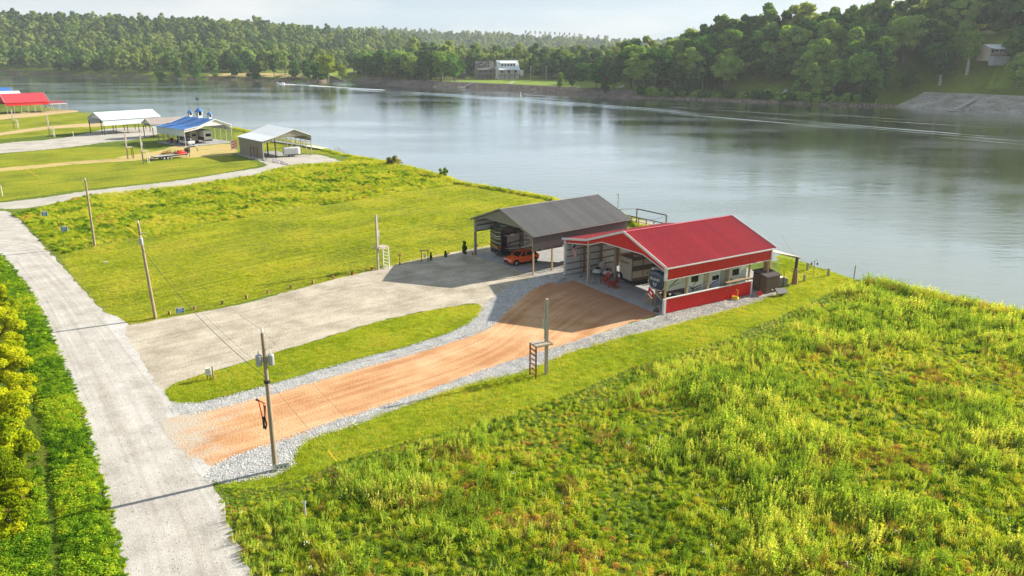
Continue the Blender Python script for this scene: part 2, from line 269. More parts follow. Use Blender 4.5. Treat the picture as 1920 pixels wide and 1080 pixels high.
def watermat():
    m, nt, b, out = newmat('water'); N = nt.nodes.new; L = nt.links.new
    g = N('ShaderNodeNewGeometry')
    def nz(sc, st, det, rot=0, rg=.6):
        mpn = N('ShaderNodeMapping'); mpn.inputs['Scale'].default_value = st; mpn.inputs['Rotation'].default_value = (0, 0, rot); L(g.outputs['Position'], mpn.inputs[0])
        n = N('ShaderNodeTexNoise'); n.inputs['Scale'].default_value = sc; n.inputs['Detail'].default_value = det; n.inputs['Roughness'].default_value = rg; L(mpn.outputs[0], n.inputs['Vector']); return n.outputs['Fac']
    big = nz(.012, (1, 2.2, 1), 4, .35); r = N('ShaderNodeMapRange'); r.inputs['From Min'].default_value = .40; r.inputs['From Max'].default_value = .62
    r.inputs['To Min'].default_value = .25; r.inputs['To Max'].default_value = 1; L(big, r.inputs['Value'])
    b1 = N('ShaderNodeBump'); b1.inputs['Distance'].default_value = .10; L(nz(.9, (1, 1.7, 1), 5, .4, .65), b1.inputs['Height']); s1 = N('ShaderNodeMath'); s1.operation = 'MULTIPLY'; L(r.outputs[0], s1.inputs[0]); s1.inputs[1].default_value = .45; L(s1.outputs[0], b1.inputs['Strength'])
    b2 = N('ShaderNodeBump'); b2.inputs['Distance'].default_value = .35; b2.inputs['Strength'].default_value = .11; L(nz(.16, (1, 2.4, 1), 3, .3), b2.inputs['Height']); L(b1.outputs[0], b2.inputs['Normal'])
    rr = N('ShaderNodeMapRange'); rr.inputs['From Min'].default_value = .35; rr.inputs['From Max'].default_value = .65; rr.inputs['To Min'].default_value = .04; rr.inputs['To Max'].default_value = .14; L(big, rr.inputs['Value'])
    nt.nodes.remove(b); df = N('ShaderNodeBsdfDiffuse'); df.inputs[0].default_value = (.11, .13, .055, 1); gl = N('ShaderNodeBsdfGlossy'); gl.inputs[0].default_value = (.96, .98, 1, 1); L(rr.outputs[0], gl.inputs['Roughness']); b3 = N('ShaderNodeBump'); b3.inputs['Distance'].default_value = .22; b3.inputs['Strength'].default_value = .15; L(nz(.42, (.45, 1.5, 1), 3, .15, .55), b3.inputs['Height']); L(b2.outputs[0], b3.inputs['Normal']); b2 = b3; L(b2.outputs[0], gl.inputs['Normal'])
    fr = N('ShaderNodeFresnel'); fr.inputs[0].default_value = 1.5; L(b2.outputs[0], fr.inputs['Normal']); mm = N('ShaderNodeMath'); mm.operation = 'MULTIPLY_ADD'; mm.use_clamp = True; L(fr.outputs[0], mm.inputs[0]); mm.inputs[1].default_value = 1.3; mm.inputs[2].default_value = .22
    xs_ = N('ShaderNodeMixShader'); L(mm.outputs[0], xs_.inputs[0]); L(df.outputs[0], xs_.inputs[1]); L(gl.outputs[0], xs_.inputs[2]); L(xs_.outputs[0], out.inputs[0]); return m
X['water'] = watermat()
X['foam'] = M('foam', (.8, .82, .84), (.55, .6, .62), scale=1.5, rough=.5)
X['red'] = M('red_metal', (.60, .008, .010), (.54, .008, .010), scale=1.2, rough=.42, spec=.45)
X['redroof'] = M('red_roof_metal', (.43, .034, .045), (.37, .028, .038), scale=.8, rough=.30, spec=.6)
X['grayroof'] = M('gray_roof_metal', (.22, .208, .20), (.19, .182, .176), scale=.8, rough=.42, spec=.5)
X['gray'] = M('gray_metal', (.20, .18, .165), (.18, .162, .15), scale=1.5, rough=.5)
X['graygable'] = M('gray_gable_metal', (.22, .205, .17), (.2, .187, .155), scale=1.5, rough=.5)
X['liner'] = M('liner_metal', (.58, .60, .58), (.50, .52, .51), scale=1.5, rough=.5)
X['white'] = M('white_paint', (.62, .62, .61), (.55, .55, .54), scale=2, rough=.5)
X['offwhite'] = M('offwhite', (.62, .62, .56), (.55, .55, .5), scale=2, rough=.5)
X['tin'] = M('silver_metal', (.60, .63, .66), (.54, .57, .60), scale=.6, rough=.4, spec=.6)
X['tinside'] = M('pale_metal', (.55, .60, .62), (.5, .55, .57), scale=1, rough=.5)
X['tan'] = M('tan_metal', (.25, .23, .17), (.22, .2, .15), scale=1, rough=.55)
X['blue'] = M('blue_roof_metal', (.035, .13, .36), (.028, .11, .31), scale=.4, rough=.4, spec=.5)
X['brownroof'] = M('brown_roof_metal', (.30, .255, .225), (.26, .22, .2), scale=.5, rough=.5)
X['wood'] = M('wood', (.30, .19, .09), (.19, .115, .05), scale=3, rough=.85, stretch=(6, 6, .8), bump=.3, bscale=8)
X['palewood'] = M('pale_wood', (.47, .34, .18), (.34, .23, .11), scale=3, rough=.85, stretch=(6, 6, .8), bump=.3, bscale=8)
X['oldwood'] = M('weathered_wood', (.44, .38, .31), (.27, .23, .18), scale=3, rough=.9, stretch=(6, 6, .6), bump=.4, bscale=8)
X['polewood'] = M('pole_wood', (.33, .26, .18), (.21, .155, .10), scale=3, rough=.9, stretch=(5, 5, .35), bump=.5, bscale=7)
X['rustwood'] = M('rust_wood', (.27, .12, .06), (.17, .07, .03), scale=3, rough=.9, stretch=(6, 6, .6))
X['darkwood'] = M('dark_wood', (.06, .045, .035), (.035, .027, .02), scale=3, rough=.9)
X['steel'] = M('galvanised_steel', (.42, .43, .44), (.34, .35, .36), scale=3, rough=.45, metal=.4)
X['black'] = M('black_plastic', (.02, .02, .022), (.014, .014, .015), scale=3, rough=.5)
X['rubber'] = M('rubber', (.018, .018, .018), (.012, .012, .008), scale=3, rough=.85)
X['glass'] = M('dark_glass', (.012, .014, .017), (.01, .012, .014), scale=1, rough=.12, spec=.3)
X['orange'] = M('orange_paint', (.85, .12, .012), (.80, .11, .012), scale=1, rough=.25, coat=.5)
X['carwhite'] = M('white_car_paint', (.66, .67, .68), (.62, .63, .64), scale=1, rough=.3, coat=.3)
X['tractorred'] = M('tractor_red', (.50, .02, .008), (.42, .017, .01), scale=2, rough=.4)
X['chairred'] = M('chair_red', (.40, .045, .02), (.30, .033, .015), scale=4, rough=.6)
X['beige'] = M('beige_panel', (.40, .345, .27), (.37, .32, .25), scale=1, rough=.5)
X['beigeroof'] = M('beige_roof', (.36, .31, .24), (.30, .26, .2), scale=1, rough=.7)
X['brownpanel'] = M('brown_panel', (.11, .075, .05), (.09, .06, .04), scale=2, rough=.5)
X['rvwhite'] = M('rv_white', (.60, .60, .52), (.56, .56, .49), scale=1, rough=.4)
X['rvcream'] = M('rv_cream', (.46, .44, .35), (.42, .4, .32), scale=1, rough=.45)
X['navy'] = M('navy_cap', (.045, .07, .11), (.038, .06, .095), scale=1, rough=.25, coat=.4)
X['rvblack'] = M('rv_black', (.022, .02, .022), (.016, .015, .016), scale=1, rough=.22, coat=.4)
X['rvgrey'] = M('rv_grey', (.26, .26, .25), (.22, .22, .21), scale=1, rough=.4)
X['silverpaint'] = M('silver_stripe', (.5, .5, .5), (.44, .44, .44), scale=1, rough=.3)
X['taillight'] = M('tail_light', (.6, .01, .008), (.5, .01, .01), scale=1, rough=.25)
X['shed'] = M('shed_brown', (.155, .105, .075), (.125, .085, .06), scale=2, rough=.7)
X['shedroof'] = M('shed_roof', (.13, .105, .105), (.10, .08, .08), scale=2, rough=.7)
X['yellow'] = M('yellow_plastic', (.75, .50, .02), (.65, .42, .02), scale=2, rough=.5)
X['bucket'] = M('bucket_red', (.65, .01, .015), (.55, .01, .008), scale=2, rough=.4)
X['cloth'] = M('cloth_grey', (.40, .40, .38), (.30, .30, .29), scale=3, rough=.9)
X['flagred'] = M('flag_red', (.55, .012, .02), (.48, .01, .018), scale=3, rough=.9)
X['flagwhite'] = M('flag_white', (.8, .8, .8), (.7, .7, .7), scale=3, rough=.9)
X['flagblue'] = M('flag_blue', (.02, .035, .16), (.018, .03, .13), scale=3, rough=.9)
X['signblue'] = M('sign_blue', (.03, .25, .55), (.028, .22, .5), scale=3, rough=.4)
X['terracotta'] = M('terracotta', (.30, .085, .03), (.24, .07, .025), scale=3, rough=.8)
X['brick'] = M('brick_red', (.22, .085, .055), (.17, .07, .05), scale=3, rough=.9)
X['greysiding'] = M('grey_siding', (.34, .32, .28), (.29, .27, .24), scale=1, rough=.8)
X['darkroof'] = M('dark_shingle', (.10, .095, .095), (.07, .068, .068), scale=1, rough=.9)
X['whitesiding'] = M('white_siding', (.72, .72, .70), (.66, .66, .64), scale=1, rough=.6)
X['purple'] = M('side_brown_metal', (.165, .13, .125), (.145, .115, .11), scale=1, rough=.5)
# foliage
X['oak'] = foliage('oak_leaves', [(0.04, 0.1164, 0.0294), (0.0757, 0.1837, 0.0368), (0.1335, 0.2634, 0.0473), (0.2137, 0.3307, 0.0735)], .012, .42, .8, .35)
X['fartree'] = foliage('far_leaves', [(0.0449, 0.107, 0.03), (0.0798, 0.1606, 0.036), (0.1398, 0.226, 0.045), (0.2196, 0.2856, 0.07)], .008, .36, .8, .2)
X['bright'] = foliage('bright_leaves', [(0.1092, 0.18, 0.012), (0.1872, 0.27, 0.018), (0.2652, 0.33, 0.025)], .05, .4, .4, .6)
X['dark'] = foliage('evergreen', [(0.0264, 0.06, 0.0126), (0.044, 0.09, 0.0144), (0.066, 0.12, 0.0252)], .5, .15, .3, 8)
X['willow'] = foliage('willow_leaves', [(0.1495, 0.216, 0.008), (0.299, 0.3672, 0.01), (0.46, 0.4752, 0.014), (0.391, 0.4536, 0.018)], .4, .45, .4, 2.5)
X['weed'] = foliage('weeds', [(0.0746, 0.1485, 0.0139), (0.1866, 0.3035, 0.0231), (0.3284, 0.4456, 0.0277), (0.5074, 0.5424, 0.0416), (0.5074, 0.31, 0.0924)], .16, .5, .35, 1.2, .28, .74)
X['stalk'] = foliage('stalks', [(0.1493, 0.2454, 0.0323), (0.2687, 0.4004, 0.0508), (0.403, 0.5037, 0.0693), (0.5373, 0.5424, 0.1155)], .2, .45, .35, 1.5)
X['grassy'] = foliage('grass_blades', [(0.1791, 0.2454, 0.0139), (0.3284, 0.4133, 0.0231), (0.4477, 0.4908, 0.0323), (0.5373, 0.4779, 0.0924)], .12, .45, .4, 1.6)
X['verge'] = foliage('verge_leaves', [(0.0655, 0.1568, 0.0096), (0.153, 0.2926, 0.016), (0.2622, 0.3971, 0.0192), (0.3715, 0.4389, 0.0224)], .12, .42, .35, 1.2)
X['dry'] = foliage('dry_weeds', [(0.204, 0.132, 0.042), (0.312, 0.204, 0.072), (0.36, 0.264, 0.12)], .4, .35, .4, 2)
X['seed'] = foliage('seed_heads', [(.16, .19, .05), (.34, .30, .12), (.46, .40, .20)], .4, .35, .4, 2)
X['bark'] = M('bark', (.17, .15, .12), (.09, .078, .06), scale=1.5, rough=.95)
X['palebark'] = M('pale_bark', (.42, .38, .32), (.26, .23, .19), scale=1, rough=.95)

# ------------------------------------------------------------------ outline data (pixels of the photograph -> ground)
def W(pts, z=0): return [G(x, y, z) for x, y in pts]
near_shore = W([(1030, 371), (950, 357), (860, 342), (830, 329), (800, 322), (740, 307), (700, 299), (640, 289), (590, 275), (440, 240), (310, 225), (165, 211), (115, 206)])
near_poly = [(300, -80), (120, 15), (70, 59), (52, 75.5), (46, 82), (40.4, 89.6), (37, 93.5), (33.5, 98), (29, 104), (23, 113), (17.5, 122), (13, 131)] + near_shore + [(-225, 385), (-300, 470), (-420, 640), (-700, 640), (-900, -80)]
ZW = -3.0
right_shore = W([(2700, 250), (1920, 213), (1800, 207), (1680, 200), (1560, 198), (1480, 194), (1400, 191), (1280, 186), (1180, 183), (1080, 176), (980, 171), (900, 167), (800, 162), (700, 157), (662, 153)], ZW)
right_poly = right_shore + [(-190, 900), (-150, 1100), (-150, 6500), (6000, 6500), (6000, 200)]
left_shore = W([(646, 152.5), (600, 154), (540, 153), (470, 151), (380, 149), (280, 145), (150, 141), (0, 138), (-500, 127)], ZW)
left_poly = left_shore + [(-6000, 1500), (-6000, 6500), (-152, 6500), (-152, 1100), (-210, 900)]
def sdf(P, poly):                       # signed distance, positive inside
    P = np.asarray(P, float); d = np.full(len(P), 1e9); ins = np.zeros(len(P), bool); n = len(poly)
    for i in range(n):
        a = np.array(poly[i]); b = np.array(poly[(i + 1) % n]); ab = b - a; t = np.clip(((P - a) @ ab) / (ab @ ab), 0, 1)
        d = np.minimum(d, np.hypot(*(P - a - t[:, None] * ab).T))
        c = ((a[1] > P[:, 1]) != (b[1] > P[:, 1])); xx = (b[0] - a[0]) * (P[:, 1] - a[1]) / ((b[1] - a[1]) if b[1] != a[1] else 1e-9) + a[0]
        ins ^= c & (P[:, 0] < xx)
    return np.where(ins, d, -d)
def sstep(x, a, b):
    t = np.clip((x - a) / (b - a), 0, 1); return t * t * (3 - 2 * t)
def vnoise(x, y, s):
    return np.sin(x * s + 1.3 * np.sin(y * s * .7)) * .5 + np.sin(y * s * 1.3 + 1.7 * np.sin(x * s * .6 + 1)) * .5
def height(P):
    P = np.asarray(P, float); x, y = P[:, 0], P[:, 1]
    dn = sdf(P, near_poly); zn = np.where(dn > 0, 0.0, dn * .55)
    dr = sdf(P, right_poly); az = x / np.maximum(y, 1); t = np.clip((az - .14) / .46, 0, 1.15); hillside = sstep(az, .145, .24)
    wide = sstep(az, .43, .475); zr = np.minimum(ZW + dr * (.42 - .20 * wide), .6 + 2.6 * wide) + .004 * np.maximum(dr - 8, 0) + hillside * (sstep(dr, 8 + 16 * wide, 75) * (8 + 22 * t) + sstep(dr, 75, 260) * 6)
    dl = sdf(P, left_poly); zl = np.minimum(ZW + dl * .5, 1.6)
    lr = 37 * np.exp(-((y - (1330 + .15 * (x + 500))) / 190) ** 2) * (1 - sstep(x, -260, 40)) * (1 + .10 * vnoise(x, y, .011)) * (.78 + .3 * sstep(-x, 420, 780))
    lr += 20 * sstep(dl, 20, 300) * (1 - sstep(x, -420, -120))
    far = 45 * np.exp(-((y - 2250) / 330) ** 2) * (.52 + .48 * np.exp(-((x + 170) / 300) ** 2)) * (1 - .3 * sstep(x, 150, 420)) * (1 - sstep(-x, 480, 760)) * (1 + .035 * vnoise(x, y, .012))
    z = np.maximum(zn, np.maximum(zr + np.where(dr > 0, far, 0), zl + np.where(dl > 0, lr + far, 0)))
    return np.maximum(z, -7.0)
def hz(x, y): return float(height([(x, y)])[0])
def GT(px, py, y0=300, y1=1500):         # where the line of sight through a picture point first meets the land
    Y = np.arange(y0, y1, 1.5); u = (px - 960) / FOC; v = -(py - 540) / FOC; X_ = Y * u / (_c + v * _s); Zr = CAM_H + Y * (-_s + v * _c) / (_c + v * _s); h = height(np.column_stack([X_, Y])); ok = np.nonzero((h >= Zr) & (h > ZW))[0]
    i = ok[0] if len(ok) else len(Y) - 1; return (float(X_[i]), float(Y[i]))
# ------------------------------------------------------------------ ground, water
def axis(*segs):
    out = []
    for a, b, s in segs: out += list(np.arange(a, b, s))
    out.append(segs[-1][1]); return np.array(out)
xs = axis((-2600, -1500, 110), (-1500, -300, 20), (-300, -60, 3), (-60, 75, 1), (75, 300, 2.5), (300, 900, 20), (900, 2600, 170))
ys = axis((-90, 40, 6), (40, 230, 1), (230, 380, 3), (380, 520, 2.5), (520, 700, 5), (700, 1600, 18), (1600, 2900, 50))
gx, gy = np.meshgrid(xs, ys); P = np.stack([gx.ravel(), gy.ravel()], 1); Z = height(P)
nx, ny = len(xs), len(ys); ii, jj = np.meshgrid(np.arange(nx - 1), np.arange(ny - 1)); a = (jj * nx + ii).ravel()
me = npmesh('ground', np.column_stack([P, Z]), np.column_stack([a, a + 1, a + nx + 1, a + nx]), X['terrain'], True)
tag(link(bpy.data.objects.new('ground', me)), 'grassy land on both banks rising to wooded hills behind the river', kind='structure')
wx = axis((-2500, 2500, 250)); wy = axis((35, 2315, 190)); gx2, gy2 = np.meshgrid(wx, wy); n2 = len(wx); ii, jj = np.meshgrid(np.arange(n2 - 1), np.arange(len(wy) - 1)); a = (jj * n2 + ii).ravel()
me = npmesh('river', np.column_stack([gx2.ravel(), gy2.ravel(), np.full(gx2.size, ZW)]), np.column_stack([a, a + 1, a + n2 + 1, a + n2]), X['water'])
tag(link(bpy.data.objects.new('river', me)), 'wide calm green river reflecting the pale sky and the wooded bank', kind='structure')

def resample(pts, step, closed=True):
    out = []; n = len(pts)
    for i in range(n if closed else n - 1):
        a = Vector(pts[i]).to_2d(); b = Vector(pts[(i + 1) % n]).to_2d(); k = max(1, int((b - a).length / step))
        for j in range(k): out.append(a.lerp(b, j / k))
    if not closed: out.append(Vector(pts[-1]).to_2d())
    return out
def smooth_line(pts, it=2, closed=False):
    for _ in range(it):
        o = []; n = len(pts)
        if not closed: o.append(pts[0])
        for i in range(n if closed else n - 1):
            a = Vector(pts[i]); b = Vector(pts[(i + 1) % n]); o += [a.lerp(b, .25), a.lerp(b, .75)]
        if not closed: o.append(pts[-1])
        pts = o
    return [tuple(p) for p in pts]
def sheet(name, poly, z, mat, label=None, step=.6, jit=.18, js=1.1, kind='structure', sm=1):
    p = smooth_line(poly, sm, True) if sm else poly
    p = resample(p, step)
    q = [Vector((v.x + jit * noise.noise(Vector((v.x * js, v.y * js, 3))) * 2, v.y + jit * noise.noise(Vector((v.x * js, v.y * js, 9))) * 2, z)) for v in p]
    tris = tessellate_polygon([q]); me = bpy.data.meshes.new(name); me.from_pydata([tuple(v) for v in q], [], [tuple(t) for t in tris]); me.materials.append(mat)
    bm = bmesh.new(); bm.from_mesh(me)
    for f in bm.faces:
        f.normal_update()
        if f.normal.z < 0: f.normal_flip()
    bm.to_mesh(me); bm.free()
    o = link(bpy.data.objects.new(name, me)); return tag(o, label, kind=kind)
def strip(name, A, B, z, mat, label, nu=120, nv=12, jit=.25, kind='structure'):
    def at(L, t):
        d = [0]
        for i in range(len(L) - 1): d.append(d[-1] + (Vector(L[i + 1]) - Vector(L[i])).length)
        s = t * d[-1]
        for i in range(len(L) - 1):
            if s <= d[i + 1] + 1e-9: return Vector(L[i]).lerp(Vector(L[i + 1]), (s - d[i]) / max(1e-9, d[i + 1] - d[i]))
        return Vector(L[-1])
    A = smooth_line(A, 2); B = smooth_line(B, 2); V = []; UV = []; s = 0; prev = None
    for i in range(nu + 1):
        a = at(A, i / nu); b = at(B, i / nu); m = (a + b) / 2
        if prev is not None: s += (m - prev).length
        prev = m; w = (b - a).length
        for j in range(nv + 1):
            p = a.lerp(b, j / nv)
            if j in (0, nv) and i > 3: p = p + Vector((noise.noise(Vector((p.x * .9, p.y * .9, 1))), noise.noise(Vector((p.x * .9, p.y * .9, 5))))) * jit * 1.6
            V.append((p.x, p.y, z)); UV.append((s, w * j / nv))
    F = [(i * (nv + 1) + j, (i + 1) * (nv + 1) + j, (i + 1) * (nv + 1) + j + 1, i * (nv + 1) + j + 1) for i in range(nu) for j in range(nv)]
    me = bpy.data.meshes.new(name); me.from_pydata(V, [], F); me.materials.append(mat); uvl = me.uv_layers.new(name='UVMap')
    for l in me.loops: uvl.data[l.index].uv = UV[l.vertex_index]
    if me.polygons[0].normal.z < 0: me.flip_normals()
    me.update(); return tag(link(bpy.data.objects.new(name, me)), label, kind=kind)

road_r = W([(0, 392), (28, 402), (62, 440), (110, 492), (152, 538), (192, 582), (226, 614), (262, 668), (300, 732), (345, 800), (392, 880), (406, 912), (432, 995), (470, 1080)])
road_l = W([(0, 476), (38, 520), (75, 578), (100, 640), (126, 702), (152, 768), (176, 850), (195, 922), (214, 1000), (234, 1080)])
road_l = [(-160, 118), (-100, 100)] + road_l + [(-13.5, 22), (-8, 5), (0, -30)]
road_r = [(-160, 128), (-100, 122), ] + road_r + [(-5.5, 22), (0, 5), (8, -30)]
drive_up = [(225, 613), (262, 606), (345, 590), (400, 582), (460, 569), (560, 542), (660, 515), (700, 507), (740, 495), (800, 482), (870, 468), (960, 452), (1060, 440)]
island = [(305, 735), (322, 722), (370, 706), (430, 690), (500, 668), (600, 638), (700, 606), (800, 584), (870, 573), (898, 571), (904, 579), (896, 594), (876, 608), (840, 625), (760, 650), (640, 681), (540, 711), (430, 741), (370, 756), (325, 757)]
dirt_top = [(300, 791), (328, 780), (354, 774), (440, 752), (540, 726), (640, 697), (760, 664), (850, 636), (900, 615), (925, 592), (950, 566), (980, 542), (1020, 524), (1056, 516)]
dirt_bot = [(314, 820), (337, 838), (362, 860), (392, 872), (430, 868), (500, 846), (600, 807), (700, 774), (800, 741), (900, 703), (1000, 671), (1060, 648), (1130, 624), (1190, 604), (1232, 590), (1244, 588)]
border_low = [(392, 905), (470, 898), (520, 888), (548, 868), (552, 842), (575, 822), (660, 796), (760, 758), (880, 717), (960, 700), (1000, 688), (1060, 662), (1150, 636), (1240, 614), (1330, 590), (1400, 571), (1450, 553)]
field_edge = [(405, 912), (470, 918), (560, 900), (650, 862), (760, 828), (860, 806), (960, 776), (1080, 736), (1180, 692), (1300, 655), (1400, 622), (1480, 585), (1545, 556), (1602, 528)]
lawn_top = [(110, 480), (180, 462), (300, 441), (400, 418), (520, 398), (640, 380), (740, 362), (862, 346)]
# lawns
sheet('lawn', W(lawn_top + [(900, 351), (960, 362), (1022, 374)]) + [(15, 134), (24, 116), (31, 104), (34, 101), (31, 97)] + W([(1300, 455), (1180, 470), (960, 458), (880, 470), (700, 508), (345, 592), (226, 614)] + [(190, 580), (150, 535)]), .004, X['lawn'], 'wide mown lawn between the road and the river', jit=.25)
sheet('rough_grass', W([(24, 402), (60, 394), (160, 367), (340, 348), (470, 330), (540, 310), (640, 304)]) + W([(660, 293), (740, 309), (800, 324), (845, 340), (862, 344)]) + W(lawn_top[::-1]), .002, X['rough'], 'rough uncut grass strip between the gravel track and the mown lawn', jit=.3)
sheet('verge_lawn', W(border_low + [(1465, 540), (1455, 470), (1500, 490), (1600, 522), (1608, 528)] + field_edge[::-1]), .004, X['lawn2'], 'mown grass strip between the stone border and the weedy field', jit=.2)
sheet('field', W(field_edge) + [(46, 82.5), (52.5, 76), (70, 60), (100, 33), (100, -40), (10, -40), (0, 5), (-5.5, 22)] + W([(470, 1080), (430, 995)]), .006, X['field'], 'uncut weedy field filling the right foreground', jit=.2)
# hard surfaces
strip('road', road_l, road_r, .008, X['roadsurf'], 'pale gravel road curving along the left side', nu=260, nv=8)
sheet('gravel_drive', W(drive_up) + W([(1058, 500), (1060, 514), (1015, 524), (975, 544), (945, 568), (920, 595), (905, 606), (906, 578), (897, 569), (870, 571), (800, 582), (700, 604), (600, 636), (500, 666), (430, 688), (370, 704), (320, 720), (300, 738), (262, 668)]), .012, X['gravel'], 'gravel drive leading to the gray open barn', jit=.2)
sheet('grass_island', W(island), .018, X['lawn2'], 'narrow grass island between the two drives', step=.4, jit=.12)
sheet('stone_border', W([(318, 758), (372, 758), (432, 743), (542, 713), (642, 683), (762, 652), (842, 627), (880, 607), (900, 588), (912, 570), (940, 548), (980, 528), (1030, 514), (1062, 512), (1062, 520), (1025, 530), (990, 546), (962, 570), (936, 598), (910, 620), (850, 640), (760, 668), (640, 701), (540, 730), (440, 757), (380, 772), (335, 778)]), .016, X['rocks'], 'white stone border along the island side of the dirt drive', step=.4, jit=.16)
sheet('stone_border', W([(388, 895), (398, 876), (440, 856), (520, 830), (600, 800), (700, 768), (800, 735), (900, 697), (1000, 665), (1050, 650), (1040, 668), (1000, 690), (960, 702), (880, 719), (760, 760), (660, 798), (575, 824), (552, 844), (548, 870), (520, 890), (470, 900), (400, 908)]), .020, X['rocks'], 'white stone border and pad on the field side of the dirt drive', step=.4, jit=.16)
sheet('side_gravel', W([(1000, 666), (1060, 645), (1240, 589), (1330, 568), (1412, 549), (1452, 540), (1462, 548), (1450, 556), (1400, 573), (1330, 592), (1240, 616), (1150, 638), (1060, 664), (1010, 686)]), .018, X['sidegravel'], 'grey gravel strip beside the red barn wall', step=.4, jit=.14)
sheet('gravel_apron', W([(185, 584), (232, 596), (262, 640), (300, 700), (326, 716), (330, 770), (290, 730), (230, 650)]), .0095, X['road'], 'gravel seam between the road and the gray barn drive', jit=.05)
sheet('gravel_apron', W([(296, 730), (345, 756), (372, 775), (420, 800), (420, 862), (400, 905), (380, 900), (330, 820)]), .010, X['road'], 'gravel apron where the two drives meet the road', jit=.1)
strip('dirt_drive', W(dirt_top), W(dirt_bot), .014, X['dirt'], 'orange clay drive with tyre tracks leading to the red barn', nu=200, nv=24, jit=.35)
# tracks further left
sheet('gravel_track', W([(-40, 386), (0, 380), (90, 370), (160, 358), (330, 340), (440, 322), (505, 312), (490, 303), (470, 297), (500, 296), (590, 288), (625, 297), (640, 304), (600, 309), (540, 314), (480, 330), (330, 351), (160, 370), (60, 390), (0, 393)]), .012, X['graydrive'], 'gravel track leading to the tan barn', jit=.4)
sheet('gravel_track', W([(-60, 282), (0, 268), (100, 262), (170, 249), (205, 240), (300, 238), (320, 244), (262, 262), (200, 266), (150, 274), (60, 283), (-60, 292)]), .012, X['graydrive'], 'wide gravel track running to the silver carport', jit=.5)
sheet('sand_track', W([(-60, 258), (0, 249), (60, 240), (110, 235), (165, 231), (240, 230), (240, 234), (165, 238), (110, 240), (60, 246), (0, 254), (-60, 265)]), .012, X['sand'], 'sandy track between lawns far left', jit=.5)
sheet('sand_track', W([(-60, 236), (0, 224), (60, 219), (120, 212), (150, 210), (140, 206), (60, 209), (0, 215), (-60, 222)]), .012, X['sand'], 'sandy yard under the distant red barn', jit=.5)
sheet('sand_track', W([(-40, 321), (0, 315), (90, 307), (180, 299), (268, 296), (268, 301), (180, 305), (90, 313), (0, 322), (-40, 328)]), .012, X['straw'], 'faint worn track crossing the mown grass', jit=.5)
sheet('straw_yard', W([(200, 297), (290, 285), (330, 273), (350, 276), (436, 268), (445, 274), (444, 291), (400, 293), (330, 297), (270, 297)]), .010, X['straw'], 'straw-coloured bare yard in front of the blue barn', jit=.6)
sheet('lawn', W([(-80, 390), (0, 377), (160, 355), (330, 338), (440, 320), (495, 309), (450, 296), (330, 285), (200, 273), (60, 283), (-80, 300)]), .004, X['lawn'], 'mown grass lots between the far tracks', jit=.4)
sheet('lawn', W([(-120, 268), (0, 262), (170, 246), (330, 236), (310, 228), (165, 213), (110, 212), (0, 226), (-120, 240)]), .004, X['lawn'], 'mown grass lots around the far barns', jit=.4)
sheet('lawn', W([(450, 296), (590, 286), (628, 294), (650, 290), (590, 277), (440, 243), (436, 268)]), .004, X['lawn'], 'grass between the tan barn and the river', jit=.4)
sheet('field', W([(0, 478), (38, 521), (74, 579), (99, 641), (125, 703), (151, 769), (175, 851), (194, 923), (213, 1001), (233, 1080)]) + [(-14, 22), (-9, 5), (-1, -30), (-60, -30), (-120, 60), (-100, 98)], .005, X['field'], 'weedy verge between the road and the ditch', jit=.2)
sheet('mud', W([(-60, 880), (10, 905), (60, 935), (62, 955), (30, 985), (-60, 1000)]), .008, X['mud'], 'muddy brown ditch bottom at the lower left edge', jit=.3)
# far surfaces
def shore_band(name, shore, i0, i1, d0, d1, mat, label, lift=.35, nu=90):
    S = smooth_line(shore[i0:i1], 1); L = resample(S, 6, False); V = []; n = 9
    for k, p in enumerate(L):
        q = L[min(k + 1, len(L) - 1)] - L[max(k - 1, 0)]; nn = Vector((q.y, -q.x)).normalized()
        if nn.y < 0: nn = -nn
        for j in range(n):
            t = d0 + (d1 - d0) * j / (n - 1); w = p + nn * t; V.append((w.x, w.y))
    zz = height(V); V = [(v[0], v[1], z + lift + .18 * noise.noise(Vector((v[0] * .05, v[1] * .05, 2)))) for v, z in zip(V, zz)]
    F = [(k * n + j, k * n + j + 1, (k + 1) * n + j + 1, (k + 1) * n + j) for k in range(len(L) - 1) for j in range(n - 1)]
    me = bpy.data.meshes.new(name); me.from_pydata(V, [], F); me.materials.append(mat); me.update()
    if me.polygons[0].normal.z < 0: me.flip_normals()
    return tag(link(bpy.data.objects.new(name, me)), label, kind='structure')
shore_band('riprap_bank', right_shore, 8, 15, -3, 8.8, X['riprap'], 'grey riprap bank below the lawns of the far houses')
shore_band('riprap_bank', right_shore, 0, 4, -3, 27, X['palebank'], 'stony riprap bank at the far right below the house')
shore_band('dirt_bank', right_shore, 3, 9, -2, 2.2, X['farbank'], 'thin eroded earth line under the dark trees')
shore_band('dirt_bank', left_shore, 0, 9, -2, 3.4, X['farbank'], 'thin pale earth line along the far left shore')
shore_band('far_lawn', right_shore, 8, 13, 8.9, 105, X['farlawn'], 'sunlit lawn in front of the far houses', lift=.12)
shore_band('far_lawn', right_shore, 1, 3, 34, 60, X['farlawn'], 'green slope below the house on the right hill', lift=.12)
shore_band('far_field', left_shore, 1, 5, 6, 60, X['straw'], 'straw-coloured field behind the far left shore trees', lift=.12)

